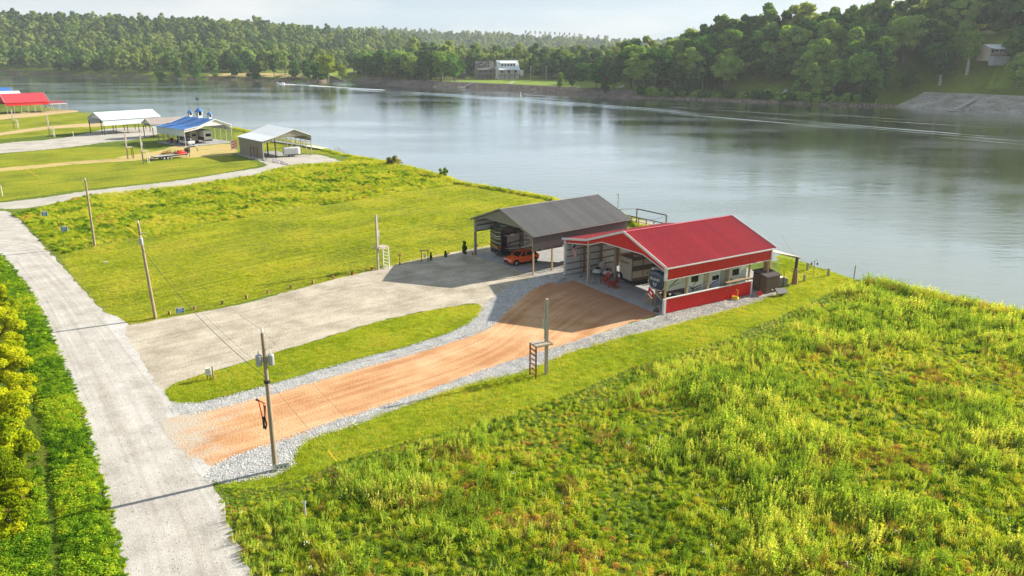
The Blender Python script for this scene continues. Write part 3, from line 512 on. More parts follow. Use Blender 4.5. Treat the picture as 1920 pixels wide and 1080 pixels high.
# ------------------------------------------------------------------ scattering (ground cover and far woods only)
def inst_tree(coll):
    ng = bpy.data.node_groups.new('scatter', 'GeometryNodeTree'); ng.interface.new_socket('Geometry', in_out='INPUT', socket_type='NodeSocketGeometry'); ng.interface.new_socket('Geometry', in_out='OUTPUT', socket_type='NodeSocketGeometry')
    N = ng.nodes.new; L = ng.links.new; gi = N('NodeGroupInput'); go = N('NodeGroupOutput'); ip = N('GeometryNodeInstanceOnPoints'); ci = N('GeometryNodeCollectionInfo')
    ci.inputs['Collection'].default_value = coll; ci.inputs['Separate Children'].default_value = True; ci.inputs['Reset Children'].default_value = True
    def att(nm, ty):
        n = N('GeometryNodeInputNamedAttribute'); n.data_type = ty; n.inputs['Name'].default_value = nm; return n.outputs[0]
    ip.inputs['Pick Instance'].default_value = True
    L(gi.outputs[0], ip.inputs['Points']); L(ci.outputs[0], ip.inputs['Instance']); L(att('idx', 'INT'), ip.inputs['Instance Index']); L(att('rot', 'FLOAT_VECTOR'), ip.inputs['Rotation']); L(att('scl', 'FLOAT_VECTOR'), ip.inputs['Scale'])
    L(ip.outputs[0], go.inputs[0]); return ng
def scatter(name, pts, protos, idx, scl, label, tilt=.12):
    n = len(pts); coll = bpy.data.collections.new(name + '_source')
    for i, p in enumerate(protos):
        o = bpy.data.objects.new('%s_piece_%02d' % (name, i), p); coll.objects.link(o)
    me = bpy.data.meshes.new(name); me.vertices.add(n); me.vertices.foreach_set('co', np.asarray(pts, 'f').ravel())
    a = me.attributes.new('idx', 'INT', 'POINT'); a.data.foreach_set('value', np.asarray(idx, 'i'))
    rot = np.column_stack([rng.normal(0, tilt, n), rng.normal(0, tilt, n), rng.uniform(0, 6.283, n)]).astype('f')
    a = me.attributes.new('rot', 'FLOAT_VECTOR', 'POINT'); a.data.foreach_set('vector', rot.ravel())
    s = np.asarray(scl, 'f'); s = np.column_stack([s, s, s]) if s.ndim == 1 else s
    a = me.attributes.new('scl', 'FLOAT_VECTOR', 'POINT'); a.data.foreach_set('vector', s.astype('f').ravel())
    o = link(bpy.data.objects.new(name, me)); md = o.modifiers.new('scatter', 'NODES'); md.node_group = inst_tree(coll)
    return tag(o, label, kind='stuff')
def points_in(poly, dens, pad=0.0, margin=None):
    p = np.array(poly); lo = p.min(0); hi = p.max(0); n = int((hi - lo).prod() * dens); q = rng.uniform(lo, hi, (n, 2)); d = sdf(q, poly); return q[d > pad]
def leafquads(C, Nn, S, asp=1.0, mat=None, name='leaves', V0=None):
    C = np.asarray(C); Nn = np.asarray(Nn); Nn = Nn / np.linalg.norm(Nn, axis=1)[:, None]; n = len(C); r = rng.normal(size=(n, 3)); T = np.cross(Nn, r); T /= np.linalg.norm(T, axis=1)[:, None]; B = np.cross(Nn, T)
    S = np.broadcast_to(S, n)[:, None]; T = T * S / 2; B = B * S / 2 * asp
    V = np.stack([C - T * .6 - B, C + T * .6 - B * .8, C + T + B * .7, C - T + B], 1).reshape(-1, 3); F = np.arange(4 * n).reshape(-1, 4); return V, F
def crown(name, seed, Rr, Hc, z0, nl, per, leaf, mat, conic=0.0, core=.62):
    g = np.random.default_rng(seed); Cs = []; Rs = []
    for i in range(nl):
        t = (i + .5) / nl; zz = z0 + Hc * (.10 + .80 * t); prof = math.sqrt(max(.08, 1 - (2 * t - 1) ** 2)) * (1 - conic * t) + .05
        th = i * 2.4 + g.uniform(-.5, .5); rad = Rr * prof * g.uniform(.30, .86) * (1 - .75 * conic); Cs.append((rad * math.cos(th), rad * math.sin(th), zz + g.uniform(-.06, .06) * Hc)); Rs.append(Rr * g.uniform(.24, .46) * (1 - .45 * conic * t))
    V = []; Fq = []; off = 0
    for c, r in zip(Cs, Rs):
        d = g.normal(size=(per, 3)); d /= np.linalg.norm(d, axis=1)[:, None]; d[:, 2] = np.where(d[:, 2] < -.45, -d[:, 2], d[:, 2])
        rad = r * g.uniform(.72, 1.16, per)[:, None]; q = np.array(c) + d * rad * np.array([1, 1, .82]); nn = d + g.normal(0, .55, (per, 3)); v, f = leafquads(q, nn, leaf * g.uniform(.6, 1.35, per), .9); V.append(v); Fq.append(f + off); off += len(v)
        if core:
            bm = bmesh.new(); bmesh.ops.create_icosphere(bm, subdivisions=2, radius=1); vv = np.array([v.co[:] for v in bm.verts]); k = 1 + g.uniform(-.16, .16, len(vv)); vv = vv * k[:, None] * r * core * np.array([1, 1, .8]) + np.array(c)
            ff = np.array([[l.index for l in f.verts] + [f.verts[0].index] for f in bm.faces]); bm.free(); Vc = vv; tri = ff[:, :3]
            # each core triangle as a thin quad so every face has four corners
            V.append(np.stack([Vc[tri[:, 0]], Vc[tri[:, 1]], Vc[tri[:, 2]], (Vc[tri[:, 2]] + Vc[tri[:, 0]]) / 2], 1).reshape(-1, 3)); m = len(tri) * 4; Fq.append(np.arange(m).reshape(-1, 4) + off); off += m
    return npmesh(name, np.concatenate(V), np.concatenate(Fq), mat)
def trunk_mesh(name, H, r, mat, limbs=4, seed=0, lean=0):
    b = MB(); rd = random.Random(seed); b.tube([(0, 0, -1), (.1, 0, H * .3), (lean * .5, .1, H * .65), (lean, 0, H)], [r * 1.25, r, r * .75, r * .35], 7)
    for i in range(limbs):
        t = rd.uniform(.45, .85); a = i * 2.4 + rd.random(); l = H * rd.uniform(.28, .42); b.tube([(lean * t * .8, 0, H * t), (l * .55 * math.cos(a), l * .55 * math.sin(a), H * t + l * .5), (l * .9 * math.cos(a), l * .9 * math.sin(a), H * t + l)], [r * .45, r * .3, r * .12], 5)
    return b.mesh(name, mat)
# ------------------------------------------------------------------ trees
TREES = []
specs = [(6.4, 15, 5.0, 17, 190, .95, 'oak', 0), (5.2, 16, 6.0, 16, 180, .9, 'oak', 0), (7.4, 14, 5.5, 20, 190, 1.0, 'oak', 0), (4.6, 17, 4.5, 15, 170, .85, 'oak', .35), (5.6, 12, 3.0, 15, 180, .85, 'oak', .1), (4.0, 19, 4.0, 16, 150, .8, 'fartree', .6)]
for i, (r, h, z0, nl, per, lf, mt, con) in enumerate(specs):
    TREES.append((crown('crown_%d' % i, 50 + i, r, h, z0, nl, per, lf, X[mt], con), trunk_mesh('trunk_%d' % i, z0 + h * .75, .34, X['bark'], 4, i), z0 + h))
brightcrown = crown('crown_bright', 91, 4.6, 12, 3.0, 14, 200, .8, X['bright'], .15)
BUSH = [crown('bush_%d' % i, 70 + i, 2.6, 3.6, -.2, 9, 130, .6, X['oak']) for i in range(2)]
FAR = [crown('far_%d' % i, 20 + i, r, h, z0, 7, 46, 1.9, X['fartree'], con, core=.8) for i, (r, h, z0, con) in enumerate([(7.5, 14, 3, 0), (6, 17, 3, .2), (8.5, 13, 3, 0), (5.5, 17, 3, .2)])]
def add_tree(x, y, z, k, s, rz, label, group=None, crown_me=None, trunk_me=None, name='broadleaf_tree', cat='tree', sz=1.0):
    c, t, h = TREES[k]; e = empty(name, (x, y, z - .2), rz, label=label, cat=cat, group=group); e.scale = (s, s, s * sz)
    link(bpy.data.objects.new('trunk', trunk_me or t), e); link(bpy.data.objects.new('crown', crown_me or c), e); return e
def azpx(px): return (px - 960) / 1530.0
# candidates on the right bank and the point
cand = []
gxx = np.arange(-190, 460, 9.6); gyy = np.arange(300, 900, 9.6); q = np.array([(x + rng.uniform(-3, 3), y + rng.uniform(-3, 3)) for x in gxx for y in gyy]); dr = sdf(q, right_poly)
for (x, y), d in zip(q, dr):
    if d < 3: continue
    px = 960 + 1530 * x / y
    if px > 2080: continue
    keep = False; zone = ''
    if px > 1178:                        # wooded bank
        zone = 'wood'; keep = d < 95 and (d > 7 or rng.random() < .75)
        if 1372 < px < 1505 and d < 34: keep = False
        if 1330 < px < 1420 and d < 12: keep = rng.random() < .4
        if px > 1655 and d < 40: keep = False
        if 1800 < px < 1890 and d < 74: keep = False
        if px < 1215 and d < 8: keep = rng.random() < .6
    else:
        if 1000 < px <= 1178: zone = 'lawn'; keep = d > 88 and d < 140
        elif 862 < px <= 1000: zone = 'behind'; keep = d > 108 and d < 150
        else: zone = 'point'; keep = d > 10 and d < 105 and rng.random() < .8
    if keep: cand.append((d, x, y, px, zone))
cand.sort(key=lambda c: (c[0] + (0 if c[4] == 'wood' else 10)))
zl = {'wood': ('broadleaf tree in the dense wood covering the right bank of the river', 'trees of the dense wood on the right bank'),
      'lawn': ('broadleaf tree in the belt behind the open lawn right of the white house', 'trees in the belt behind the lawn'),
      'behind': ('broadleaf tree in the belt standing behind the two far houses', 'trees behind the two far houses'),
      'point': ('dark broadleaf tree crowding the low point left of the far houses', 'trees crowding the low point')}
def treelabel(zone, d, px, s):
    size = 'small' if s < .98 else ('large' if s > 1.38 else 'medium-sized'); row = 'at the waterline' if d < 14 else ('in the second row' if d < 30 else ('halfway up the slope' if d < 55 else 'near the crest'))
    if zone == 'wood':
        seg = ['at the left end of the dense wood', 'in the dense wood left of the open grassy slope', 'in the dense wood above the open grassy slope', 'in the dense wood right of the open slope', 'in the dense wood beside the hill house'][int(np.searchsorted([1260, 1372, 1505, 1650], px))]
        return '%s tree %s %s' % (size, row, seg)
    if zone == 'point':
        seg = ['at the tip of the low point', 'in the middle of the low point', 'on the low point beside the grey-brown house'][int(np.searchsorted([725, 800], px))]; row = 'in the front row' if d < 35 else ('in the middle' if d < 70 else 'in the back row')
        return '%s dark tree %s %s' % (size, row, seg)
    return '%s %s' % (size, zl[zone][0])
extra_far = []; ntree = 0
for d, x, y, px, zone in cand:
    s = rng.uniform(.82, 1.4) * (1.12 if zone == 'wood' else .95); z = hz(x, y)
    if zone in ('lawn', 'behind') : s *= .85
    if zone == 'wood' and d < 10: s *= .72
    if ntree < 262:
        k = int(rng.integers(0, 5)); add_tree(x, y, z, k, s, rng.uniform(0, 6.28), treelabel(zone, d, px, s), zl[zone][1], sz=.86); ntree += 1
    else: extra_far.append((x, y, z, s))
# single trees one can point at
singles = [
 (1050, 172, 'tall narrow dark tree standing at the front edge of the far lawn', 3, .62, 1.0), (1072, 171, 'slim tree beside the tall narrow dark tree on the far lawn', 1, .5, 1.0),
 (1118, 171, 'large dark round tree on the right half of the far lawn', 0, .95, 1), (1090, 168, 'spreading tree with shaded trunk in the middle of the far lawn', 2, .85, 1), (1150, 168, 'dark tree at the right end of the far lawn near the wooded bank', 4, 1.0, 1),
 (1134, 176, 'pale green bushy tree hanging over the riprap at the right end of the lawn', 4, .62, .9),
 (720, 150, 'dense dark tree near the left end of the point', 0, 1.05, 1), (700, 151, 'wide dark tree at the very tip of the point', 2, .95, .9), (760, 150, 'dark tree right of the bright yellow-green tree', 1, 1.0, 1), (800, 152, 'big mixed-green tree above the riprap left of the houses', 0, 1.15, 1), (825, 152, 'broad tree with sunlit top left of the grey house', 2, 1.0, 1.1), (850, 152, 'mid green tree just left of the grey house', 1, .85, 1)]
for px, py, lab, k, s, sz in singles:
    x, y = GT(px, py); add_tree(x, y, hz(x, y), k, s, px * .1, lab, sz=sz)
x, y = GT(733, 152); add_tree(x, y, hz(x, y), 0, 1.1, 1, 'bright yellow-green tree among the dark trees of the point', crown_me=brightcrown, sz=1.2)
x, y = G(612, 152, 0); add_tree(x, y + 6, 0.5, 0, 1.75, 1, 'large bright green willow-like tree at the mouth of the inlet', crown_me=brightcrown, sz=.8)
x, y = G(640, 152, 0); add_tree(x, y + 4, 0.5, 0, 1.15, 3, 'smaller bright tree right beside the large bright tree at the inlet', crown_me=brightcrown, sz=.75)
x, y = GT(1762, 160); pt = trunk_mesh('trunk_pale', 15, .75, X['palebark'], 4, 9); add_tree(x, y, hz(x, y), 0, 1.0, 2, 'leaning tree with a pale bare trunk above the right riprap bank', trunk_me=pt)
x, y = GT(1700, 176); add_tree(x, y, hz(x, y), 4, .9, 2.5, 'leafy tree overhanging the left end of the right riprap bank')
x, y = GT(1812, 142); add_tree(x, y, hz(x, y), 1, 1.05, 1.1, 'second pale-trunked tree left of the house on the hill', trunk_me=pt)
x, y = GT(1905, 172); add_tree(x, y, hz(x, y), 4, 1.15, .6, 'bushy tree in front of the house at the right edge')
x, y = GT(1440, 158); add_tree(x, y, hz(x, y), 1, .6, .6, 'small tree on the open slope between the woods')
x, y = GT(1490, 180); add_tree(x, y, hz(x, y), 4, .55, 2.6, 'low bushy tree beside the dock stairs on the wooded bank')
lt = W([(470, 149), (505, 149), (430, 148), (395, 147), (545, 150), (352, 147), (570, 151), (590, 152), (320, 146), (290, 145), (455, 146), (525, 147)], -1)
for i, (x, y) in enumerate(lt): add_tree(x, y + 13 + 3 * (i % 3), hz(x, y + 13 + 3 * (i % 3)), i % 5, 1.05, i, 'tree of the sunlit row fronting the straw-coloured field on the far left shore', 'trees in front of the straw-coloured field')
# low shrubs lining the waterline of the wooded bank
Ls = resample(smooth_line(right_shore[2:10], 1), 5.5, False); bp = []
for p in Ls:
    px = 960 + 1530 * p.x / p.y
    if 1190 < px < 1660:
        for q in range(2): bp.append((p.x + rng.uniform(-2, 2), p.y + rng.uniform(2.5, 8)))
bz = height(bp); scatter('shoreline_shrubs', [(a[0], a[1], z - .3) for a, z in zip(bp, bz)], BUSH, rng.integers(0, 2, len(bp)), rng.uniform(.7, 1.5, len(bp)), 'unbroken tangle of shrubs along the waterline of the wooded bank', .08)
# the far woods: one mass over the hills
def wedge(y0, y1, sp):
    out = []
    for y in np.arange(y0, y1, sp):
        w = y * .70 + 40; xsx = np.arange(-w, w, sp); out.append(np.column_stack([xsx + rng.uniform(-sp * .42, sp * .42, len(xsx)), np.full(len(xsx), y) + rng.uniform(-sp * .42, sp * .42, len(xsx))]))
    return np.concatenate(out)
A = np.concatenate([wedge(430, 1500, 11.5), wedge(1500, 2800, 17)]); dr = sdf(A, right_poly); dl = sdf(A, left_poly); px = 960 + 1530 * A[:, 0] / A[:, 1]
k = ((dr > np.where(px > 1178, 95, np.where(px > 1000, 140, np.where(px > 862, 150, 105)))) & (dr > 0)) | ((dl > np.where((px > 385) & (px < 590), 48, 4)))
k |= (A[:, 1] > 1050) & ((dr > 0) | (dl > 0)); A = A[k & (rng.random(len(A)) < .92)]; az_ = height(A); P3 = np.column_stack([A, az_ - .5]); sc = rng.uniform(.6, 1.25, len(A)) * np.where(A[:, 1] > 1450, 1.15, 1.0)
if extra_far: P3 = np.concatenate([P3, np.array([(a, b, c) for a, b, c, s in extra_far])]); sc = np.concatenate([sc, [s * 1.15 for *_, s in extra_far]])
scatter('forest', P3, FAR, rng.integers(0, 4, len(P3)), np.column_stack([sc, sc, sc * rng.uniform(.85, 1.2, len(sc))]), 'mixed woodland covering the hills beyond the river', .04)
# thin row of bare-stemmed pines on the middle ridge
pm = trunk_mesh('pine_stem', 20, .3, X['bark'], 2, 3); pc = crown('pine_top', 5, 2.6, 7, 14, 6, 40, 1.3, X['fartree'], .3, core=.6)
for i, pxx in enumerate(list(range(985, 1085, 9)) + [1120, 1137]):
    a = azpx(pxx); y = 2230 + (i % 3) * 14; x = a * y
    e = empty('pine_tree', (x, y, hz(x, y) + 10), i, label='thin lone pine sticking up above the middle ridge skyline', cat='tree', group='pines on the ridge skyline'); e.scale = (1.15,) * 3
    link(bpy.data.objects.new('trunk', pm), e); link(bpy.data.objects.new('crown', pc), e)

# ------------------------------------------------------------------ near ground cover
def stalks(seed, n, h, sp, leaf, mat, droop=.2):
    g = np.random.default_rng(seed); C = []; Nn = []; S = []; st = MB()
    for i in range(n):
        x, y = g.normal(0, sp, 2); hh = h * g.uniform(.6, 1.1); lx, ly = g.normal(0, .12, 2); m = int(hh / .042)
        for j in range(m):
            t = (j + 1) / m; C.append((x + lx * t + g.normal(0, .035 * (1.3 - t)), y + ly * t + g.normal(0, .035 * (1.3 - t)), hh * (.12 + .88 * t))); Nn.append(g.normal(size=3) + (0, 0, .3)); S.append(leaf * (1.25 - .6 * t) * g.uniform(.7, 1.3))
    V, F = leafquads(np.array(C), np.array(Nn), np.array(S), 1.9); return npmesh('stalk', V, F, mat)
def clump(seed, n, r, h, leaf, mat):
    g = np.random.default_rng(seed); d = g.normal(size=(n, 3)); d /= np.linalg.norm(d, axis=1)[:, None]; d[:, 2] = abs(d[:, 2]); rad = g.uniform(.35, 1, n)[:, None]
    C = d * rad * (r, r, h); Nn = d * .6 + g.normal(0, .5, (n, 3)) + (0, 0, .5); V, F = leafquads(C, Nn, leaf * g.uniform(.6, 1.4, n), 1.2); return npmesh('clump', V, F, mat)
def blades(seed, n, sp, h, w, mat, bend=.5):
    g = np.random.default_rng(seed); V = []; F = []
    for i in range(n):
        x, y = g.normal(0, sp, 2); a = g.uniform(0, 6.28); hh = h * g.uniform(.5, 1.15); dx, dy = math.cos(a), math.sin(a); px_, py_ = -dy * w / 2, dx * w / 2; b = bend * hh * g.uniform(.3, 1)
        k = len(V); V += [(x - px_, y - py_, 0), (x + px_, y + py_, 0), (x + dx * b * .35 + px_ * .8, y + dy * b * .35 + py_ * .8, hh * .6), (x + dx * b * .35 - px_ * .8, y + dy * b * .35 - py_ * .8, hh * .6), (x + dx * b + px_ * .15, y + dy * b + py_ * .15, hh), (x + dx * b - px_ * .15, y + dy * b - py_ * .15, hh)]
        F += [(k, k + 1, k + 2, k + 3), (k + 3, k + 2, k + 4, k + 5)]
    return npmesh('blades', V, F, mat)
PW = [clump(1, 190, .46, .38, .085, X['weed']), clump(2, 210, .55, .30, .075, X['weed']), clump(3, 160, .38, .5, .08, X['weed']), clump(4, 200, .55, .24, .06, X['weed']),
      stalks(5, 7, .95, .22, .06, X['stalk']), stalks(6, 9, .75, .26, .055, X['stalk']), stalks(7, 6, 1.2, .18, .06, X['stalk']),
      blades(8, 46, .20, .62, .022, X['grassy']), blades(9, 40, .24, .5, .024, X['grassy']), clump(10, 70, .35, .42, .07, X['dry']), blades(11, 40, .2, .7, .018, X['dry'])]
FX = bpy.data.materials.new('flower'); X['flower'] = M('flower_white', (.8, .8, .7), (.7, .7, .55), scale=3, rough=.8)
fl = MB()
for i in range(5): fl.lathe((random.uniform(-.2, .2), random.uniform(-.2, .2), random.uniform(.5, .8)), [(.02, 0), (.045, .008), (.02, .03)], 5)
PW.append(fl.mesh('flower', X['flower']))
fieldp = W(field_edge) + [(46, 82.5), (51.6, 75.8), (70, 59), (80, 45), (80, 18), (0, 18), (-5.5, 22)] + W([(470, 1080), (430, 995)])
q = points_in(fieldp, 15, -.1)
n1 = np.array([noise.fractal(Vector((a * .09, b * .09, 1)), 1, 2, 3) for a, b in q]); n2 = np.array([noise.fractal(Vector((a * .22, b * .22, 7)), 1, 2, 3) for a, b in q])
edge = sdf(q, fieldp); toshore = sdf(q, near_poly); u = rng.random(len(q)); tall = sstep(n1 + .012 * (q[:, 1] - 55) + .15, -.1, .5)
idx = rng.integers(0, 4, len(q)); idx = np.where(u < .15 + .50 * tall, rng.integers(4, 7, len(q)), idx); idx = np.where((u > .82), rng.integers(7, 9, len(q)), idx)
idx = np.where((n2 > .32) & (rng.random(len(q)) < .40), rng.integers(9, 11, len(q)), idx); idx = np.where(rng.random(len(q)) < .006, 11, idx)
sc = (rng.uniform(.65, 1.25, len(q)) * (.60 + .50 * sstep(n2, -.4, .5)) * (.70 + .45 * sstep(n1, -.3, .4)) * np.where(rng.random(len(q)) < .04, 1.4, 1)) * .88; sc *= np.clip(.42 + .58 * edge / 5, .42, 1); sc *= np.where(toshore < 8, 1.25, 1)
scatter('weeds', np.column_stack([q, np.zeros(len(q))]), PW, idx, sc, 'tall tangled weeds and grasses of the uncut field', .14)
# shore fringe
def fringe(poly, dens, scl, name, lab, w=(0, 7, 8, 1, 10, 4)):
    q = points_in(poly, dens, 0); w = np.array(w); dn = sdf(q, near_poly); z = np.where(dn > 0, 0, dn * .55); k = dn > -2.5; q = q[k]; z = z[k]
    scatter(name, np.column_stack([q, z]), PW, w[rng.integers(0, len(w), len(q))], rng.uniform(.7, 1.3, len(q)) * scl, lab, .15)
def band(line, a, b):
    L = [Vector(p).to_2d() for p in line]; o1 = []; o2 = []
    for i, p in enumerate(L):
        d = (L[min(i + 1, len(L) - 1)] - L[max(i - 1, 0)]).normalized(); n = Vector((-d.y, d.x)); o1.append(tuple(p + n * a)); o2.append(tuple(p + n * b))
    return o1 + o2[::-1]
ns = smooth_line(near_poly[2:26], 1)
fringe(band([(70, 59), (52, 75.5), (46, 82), (41.5, 88)], 2.0, -3), 12, 1.15, 'bank_weeds', 'tall grass fringe on the bank of the weedy field')
fringe(band([(29, 104), (23, 113), (17.5, 122), (13, 131), near_shore[0], near_shore[1], near_shore[2]], 1.6, -2.4), 9, .95, 'bank_weeds', 'overgrown bank edge behind the wide lawn', (0, 7, 8, 1, 9, 2))
fringe(band(near_shore[2:10], 1.5, -3), 3.2, .9, 'bank_weeds', 'rough grass edge of the bank further left', (7, 8, 7, 0))
q = points_in(W([(24, 402), (60, 394), (160, 367), (340, 348), (470, 330), (540, 310), (640, 304), (660, 293), (740, 309), (800, 324), (845, 340), (862, 344)] + lawn_top[::-1]), 4.2, .2)
n1 = np.array([noise.fractal(Vector((a * .12, b * .12, 4)), 1, 2, 3) for a, b in q]); idx = np.where(n1 > .05, rng.integers(0, 4, len(q)), rng.integers(7, 9, len(q)))
scatter('rough_grass_tufts', np.column_stack([q, np.zeros(len(q))]), PW, idx, rng.uniform(.5, 1.0, len(q)) * (.8 + .5 * sstep(n1, -.3, .5)), 'long grass and weeds of the uncut strip', .15)
# lawn tufts
PT = [blades(31 + i, 26, .17, .10, .016, X['grassy'], .9) for i in range(3)]
q = points_in(W(border_low + [(1465, 540), (1455, 480), (1500, 492), (1600, 524)] + field_edge[::-1]), 26, .05)
scatter('lawn_grass', np.column_stack([q, np.full(len(q), .004)]), PT, rng.integers(0, 3, len(q)), rng.uniform(.6, 1.3, len(q)), 'short blades of the mown strip', .2)
q = points_in(W(island), 30, .05); scatter('lawn_grass', np.column_stack([q, np.full(len(q), .018)]), PT, rng.integers(0, 3, len(q)), rng.uniform(.6, 1.3, len(q)), 'short blades of the grass island', .2)
q = points_in(W(lawn_top + [(960, 362), (1022, 374), (1180, 400), (1040, 440), (880, 470), (700, 508), (345, 591), (232, 606), (190, 576), (150, 532)]), 7, .1)
n1 = np.array([noise.fractal(Vector((a * .15, b * .15, 14)), 1, 2, 3) for a, b in q])
scatter('lawn_grass', np.column_stack([q, np.full(len(q), .004)]), PT, rng.integers(0, 3, len(q)), rng.uniform(.7, 1.3, len(q)) * (1.1 + .6 * n1), 'short uneven blades of the wide mown lawn', .25)
# verge left of the road
PV = [clump(41, 200, .44, .24, .065, X['verge']), clump(42, 200, .5, .28, .055, X['verge']), clump(43, 150, .38, .34, .07, X['verge'])]
vp = W([(0, 480), (37, 522), (73, 580), (98, 642), (124, 704), (150, 770), (173, 852), (192, 924), (211, 1002), (231, 1080)]) + [(-12.5, 22), (-24, 22)] + W([(-40, 1080), (-40, 1000), (30, 988), (62, 960), (62, 900), (60, 780), (50, 680), (30, 600), (0, 560)]) + [(-70, 82), (-70, 95)]
q = points_in(vp, 15, 0); dd = sdf(q, vp); n1 = np.array([noise.fractal(Vector((a * .3, b * .3, 24)), 1, 2, 3) for a, b in q])
rd_ = -sdf(q, [(p[0], p[1]) for p in road_l] + [(200, -30), (200, 300), (-160, 300)]); dist = np.abs(rd_); z = -.32 * np.exp(-((dist - 2.9) / .38) ** 2)
sc = rng.uniform(.75, 1.2, len(q)) * (.95 + .3 * n1) * np.where(np.abs(dist - 2.9) < .3, .5, 1) * np.where(dist < .5, .6, 1)
k = ~((np.abs(q[:, 1] - (45.2 + (q[:, 0] + 24) * .30)) < .16) & (dist > .6)); q = q[k]; z = z[k]; sc = sc[k]
scatter('verge_weeds', np.column_stack([q, z + 0]), PV, rng.integers(0, 3, len(q)), sc, 'dense low weeds of the verge beside the road', .12)
# willow bushes along the ditch
WB = [crown('willow_%d' % i, 300 + i, 1.5, 2.3, .1, 10, 760, .105, X['willow'], .1, core=.5) for i in range(3)]; WT = trunk_mesh('willow_stem', 1.6, .06, X['bark'], 5, 4)
ords = ['nearest', 'second nearest', 'third', 'fourth', 'fifth', 'sixth', 'seventh', 'eighth', 'ninth', 'tenth', 'eleventh', 'twelfth', 'thirteenth', 'fourteenth', 'fifteenth']
wb = [(14, 992, .9), (36, 925, .45), (12, 905, .85), (22, 865, 1.05), (12, 790, 1.05), (34, 745, .8), (10, 700, 1.05), (30, 660, .75), (4, 620, .95), (16, 590, .7), (-50, 830, 1.1), (-60, 720, 1.1), (-50, 960, 1), (2, 556, .6)]
for i, (px_, py_, s) in enumerate(sorted(wb, key=lambda t: -t[1])):
    x, y = G(px_, py_ + 8, 0); e = empty('willow_bush', (x, y, -.1), i * 1.3, label='yellow-green willow bush along the ditch at the left edge, %s from the camera' % ords[i], cat='bush', group='willow bushes along the ditch'); e.scale = (s * 1.25, s * 1.25, s * 1.15)
    link(bpy.data.objects.new('stem', WT), e); link(bpy.data.objects.new('foliage', WB[i % 3]), e)
# stones
ST = []
for i in range(4):
    b = MB(); b.ico((0, 0, .3), 1, 1, (1, .8, .6), .25, i); ST.append(b.mesh('stone', X['stone']))
ST2 = []
for i in range(3):
    b = MB(); b.ico((0, 0, .3), 1, 1, (1, .8, .6), .25, i + 9); ST2.append(b.mesh('stone', X['greystone']))
ST3 = []
for i in range(3):
    b = MB(); b.ico((0, 0, .3), 1, 1, (1, .8, .6), .3, i + 19); ST3.append(b.mesh('stone', X['brownstone']))
pb1 = W([(318, 758), (372, 758), (432, 743), (542, 713), (642, 683), (762, 652), (842, 627), (880, 607), (900, 588), (912, 570), (940, 548), (980, 528), (1030, 514), (1062, 512), (1062, 520), (1025, 530), (990, 546), (962, 570), (936, 598), (910, 620), (850, 640), (760, 668), (640, 701), (540, 730), (440, 757), (380, 772), (335, 778)])
pb2 = W([(388, 895), (398, 876), (440, 856), (520, 830), (600, 800), (700, 768), (800, 735), (900, 697), (1000, 665), (1050, 650), (1040, 668), (1000, 690), (960, 702), (880, 719), (760, 760), (660, 798), (575, 824), (552, 844), (548, 870), (520, 890), (470, 900), (400, 908)])
for pp, lab, nm, z0 in ((pb1, 'loose white stones of the border on the island side', 'white_stones', .016), (pb2, 'loose white stones of the border on the field side', 'white_stones', .02)):
    q = points_in(pp, 130, -.25); scatter(nm, np.column_stack([q, np.full(len(q), z0)]), ST, rng.integers(0, 4, len(q)), rng.uniform(.018, .05, len(q)), lab, .4)
q = points_in(W([(1000, 668), (1060, 647), (1240, 591), (1330, 570), (1412, 551), (1450, 543), (1450, 554), (1400, 571), (1330, 590), (1240, 614), (1150, 636), (1060, 662)]), 45, 0)
scatter('grey_stones', np.column_stack([q, np.full(len(q), .018)]), ST2, rng.integers(0, 3, len(q)), rng.uniform(.02, .055, len(q)), 'loose grey gravel beside the red barn', .4)
q = points_in(W([(232, 616), (345, 594), (560, 546), (700, 510), (880, 474), (1050, 450), (1055, 508), (975, 542), (905, 600), (895, 570), (800, 582), (600, 636), (430, 688), (310, 722)]), 14, 0)
scatter('loose_gravel', np.column_stack([q, np.full(len(q), .012)]), ST2 + ST[:2], rng.integers(0, 5, len(q)), rng.uniform(.012, .04, len(q)), 'loose stones scattered over the gravel drive', .4)
q = points_in(road_l[2:] + road_r[2:][::-1], 12, -.35); q = q[q[:, 1] > 25]
scatter('loose_gravel', np.column_stack([q, np.full(len(q), .008)]), ST2 + ST[:2], rng.integers(0, 5, len(q)), rng.uniform(.012, .04, len(q)), 'loose stones scattered over the gravel road', .4)
q = points_in(band([tuple(v) for v in smooth_line(road_l[2:], 1)], -.25, .25) + [], 16, 0); scatter('roadside_tufts', np.column_stack([q, np.full(len(q), .006)]), PV, rng.integers(0, 3, len(q)), rng.uniform(.2, .55, len(q)), 'low weeds creeping over the left road edge', .2)
q = points_in(W([(440, 287), (452, 291), (470, 298), (500, 302), (520, 306), (540, 309), (520, 300), (494, 297)]), 6, -.3)
scatter('grey_stones', np.column_stack([q, np.full(len(q), .02)]), ST2, rng.integers(0, 3, len(q)), rng.uniform(.12, .34, len(q)), 'rock pile spilling in front of the tan barn', .4)
q = points_in([(p[0], p[1]) for p in W([(6, 975), (20, 960), (48, 942), (46, 968), (28, 985), (8, 988)])], 60, -.05)
scatter('grey_stones', np.column_stack([q, np.full(len(q), .02)]), ST, rng.integers(0, 3, len(q)), rng.uniform(.05, .16, len(q)), 'heap of grey rocks in the ditch at the left edge', .4)
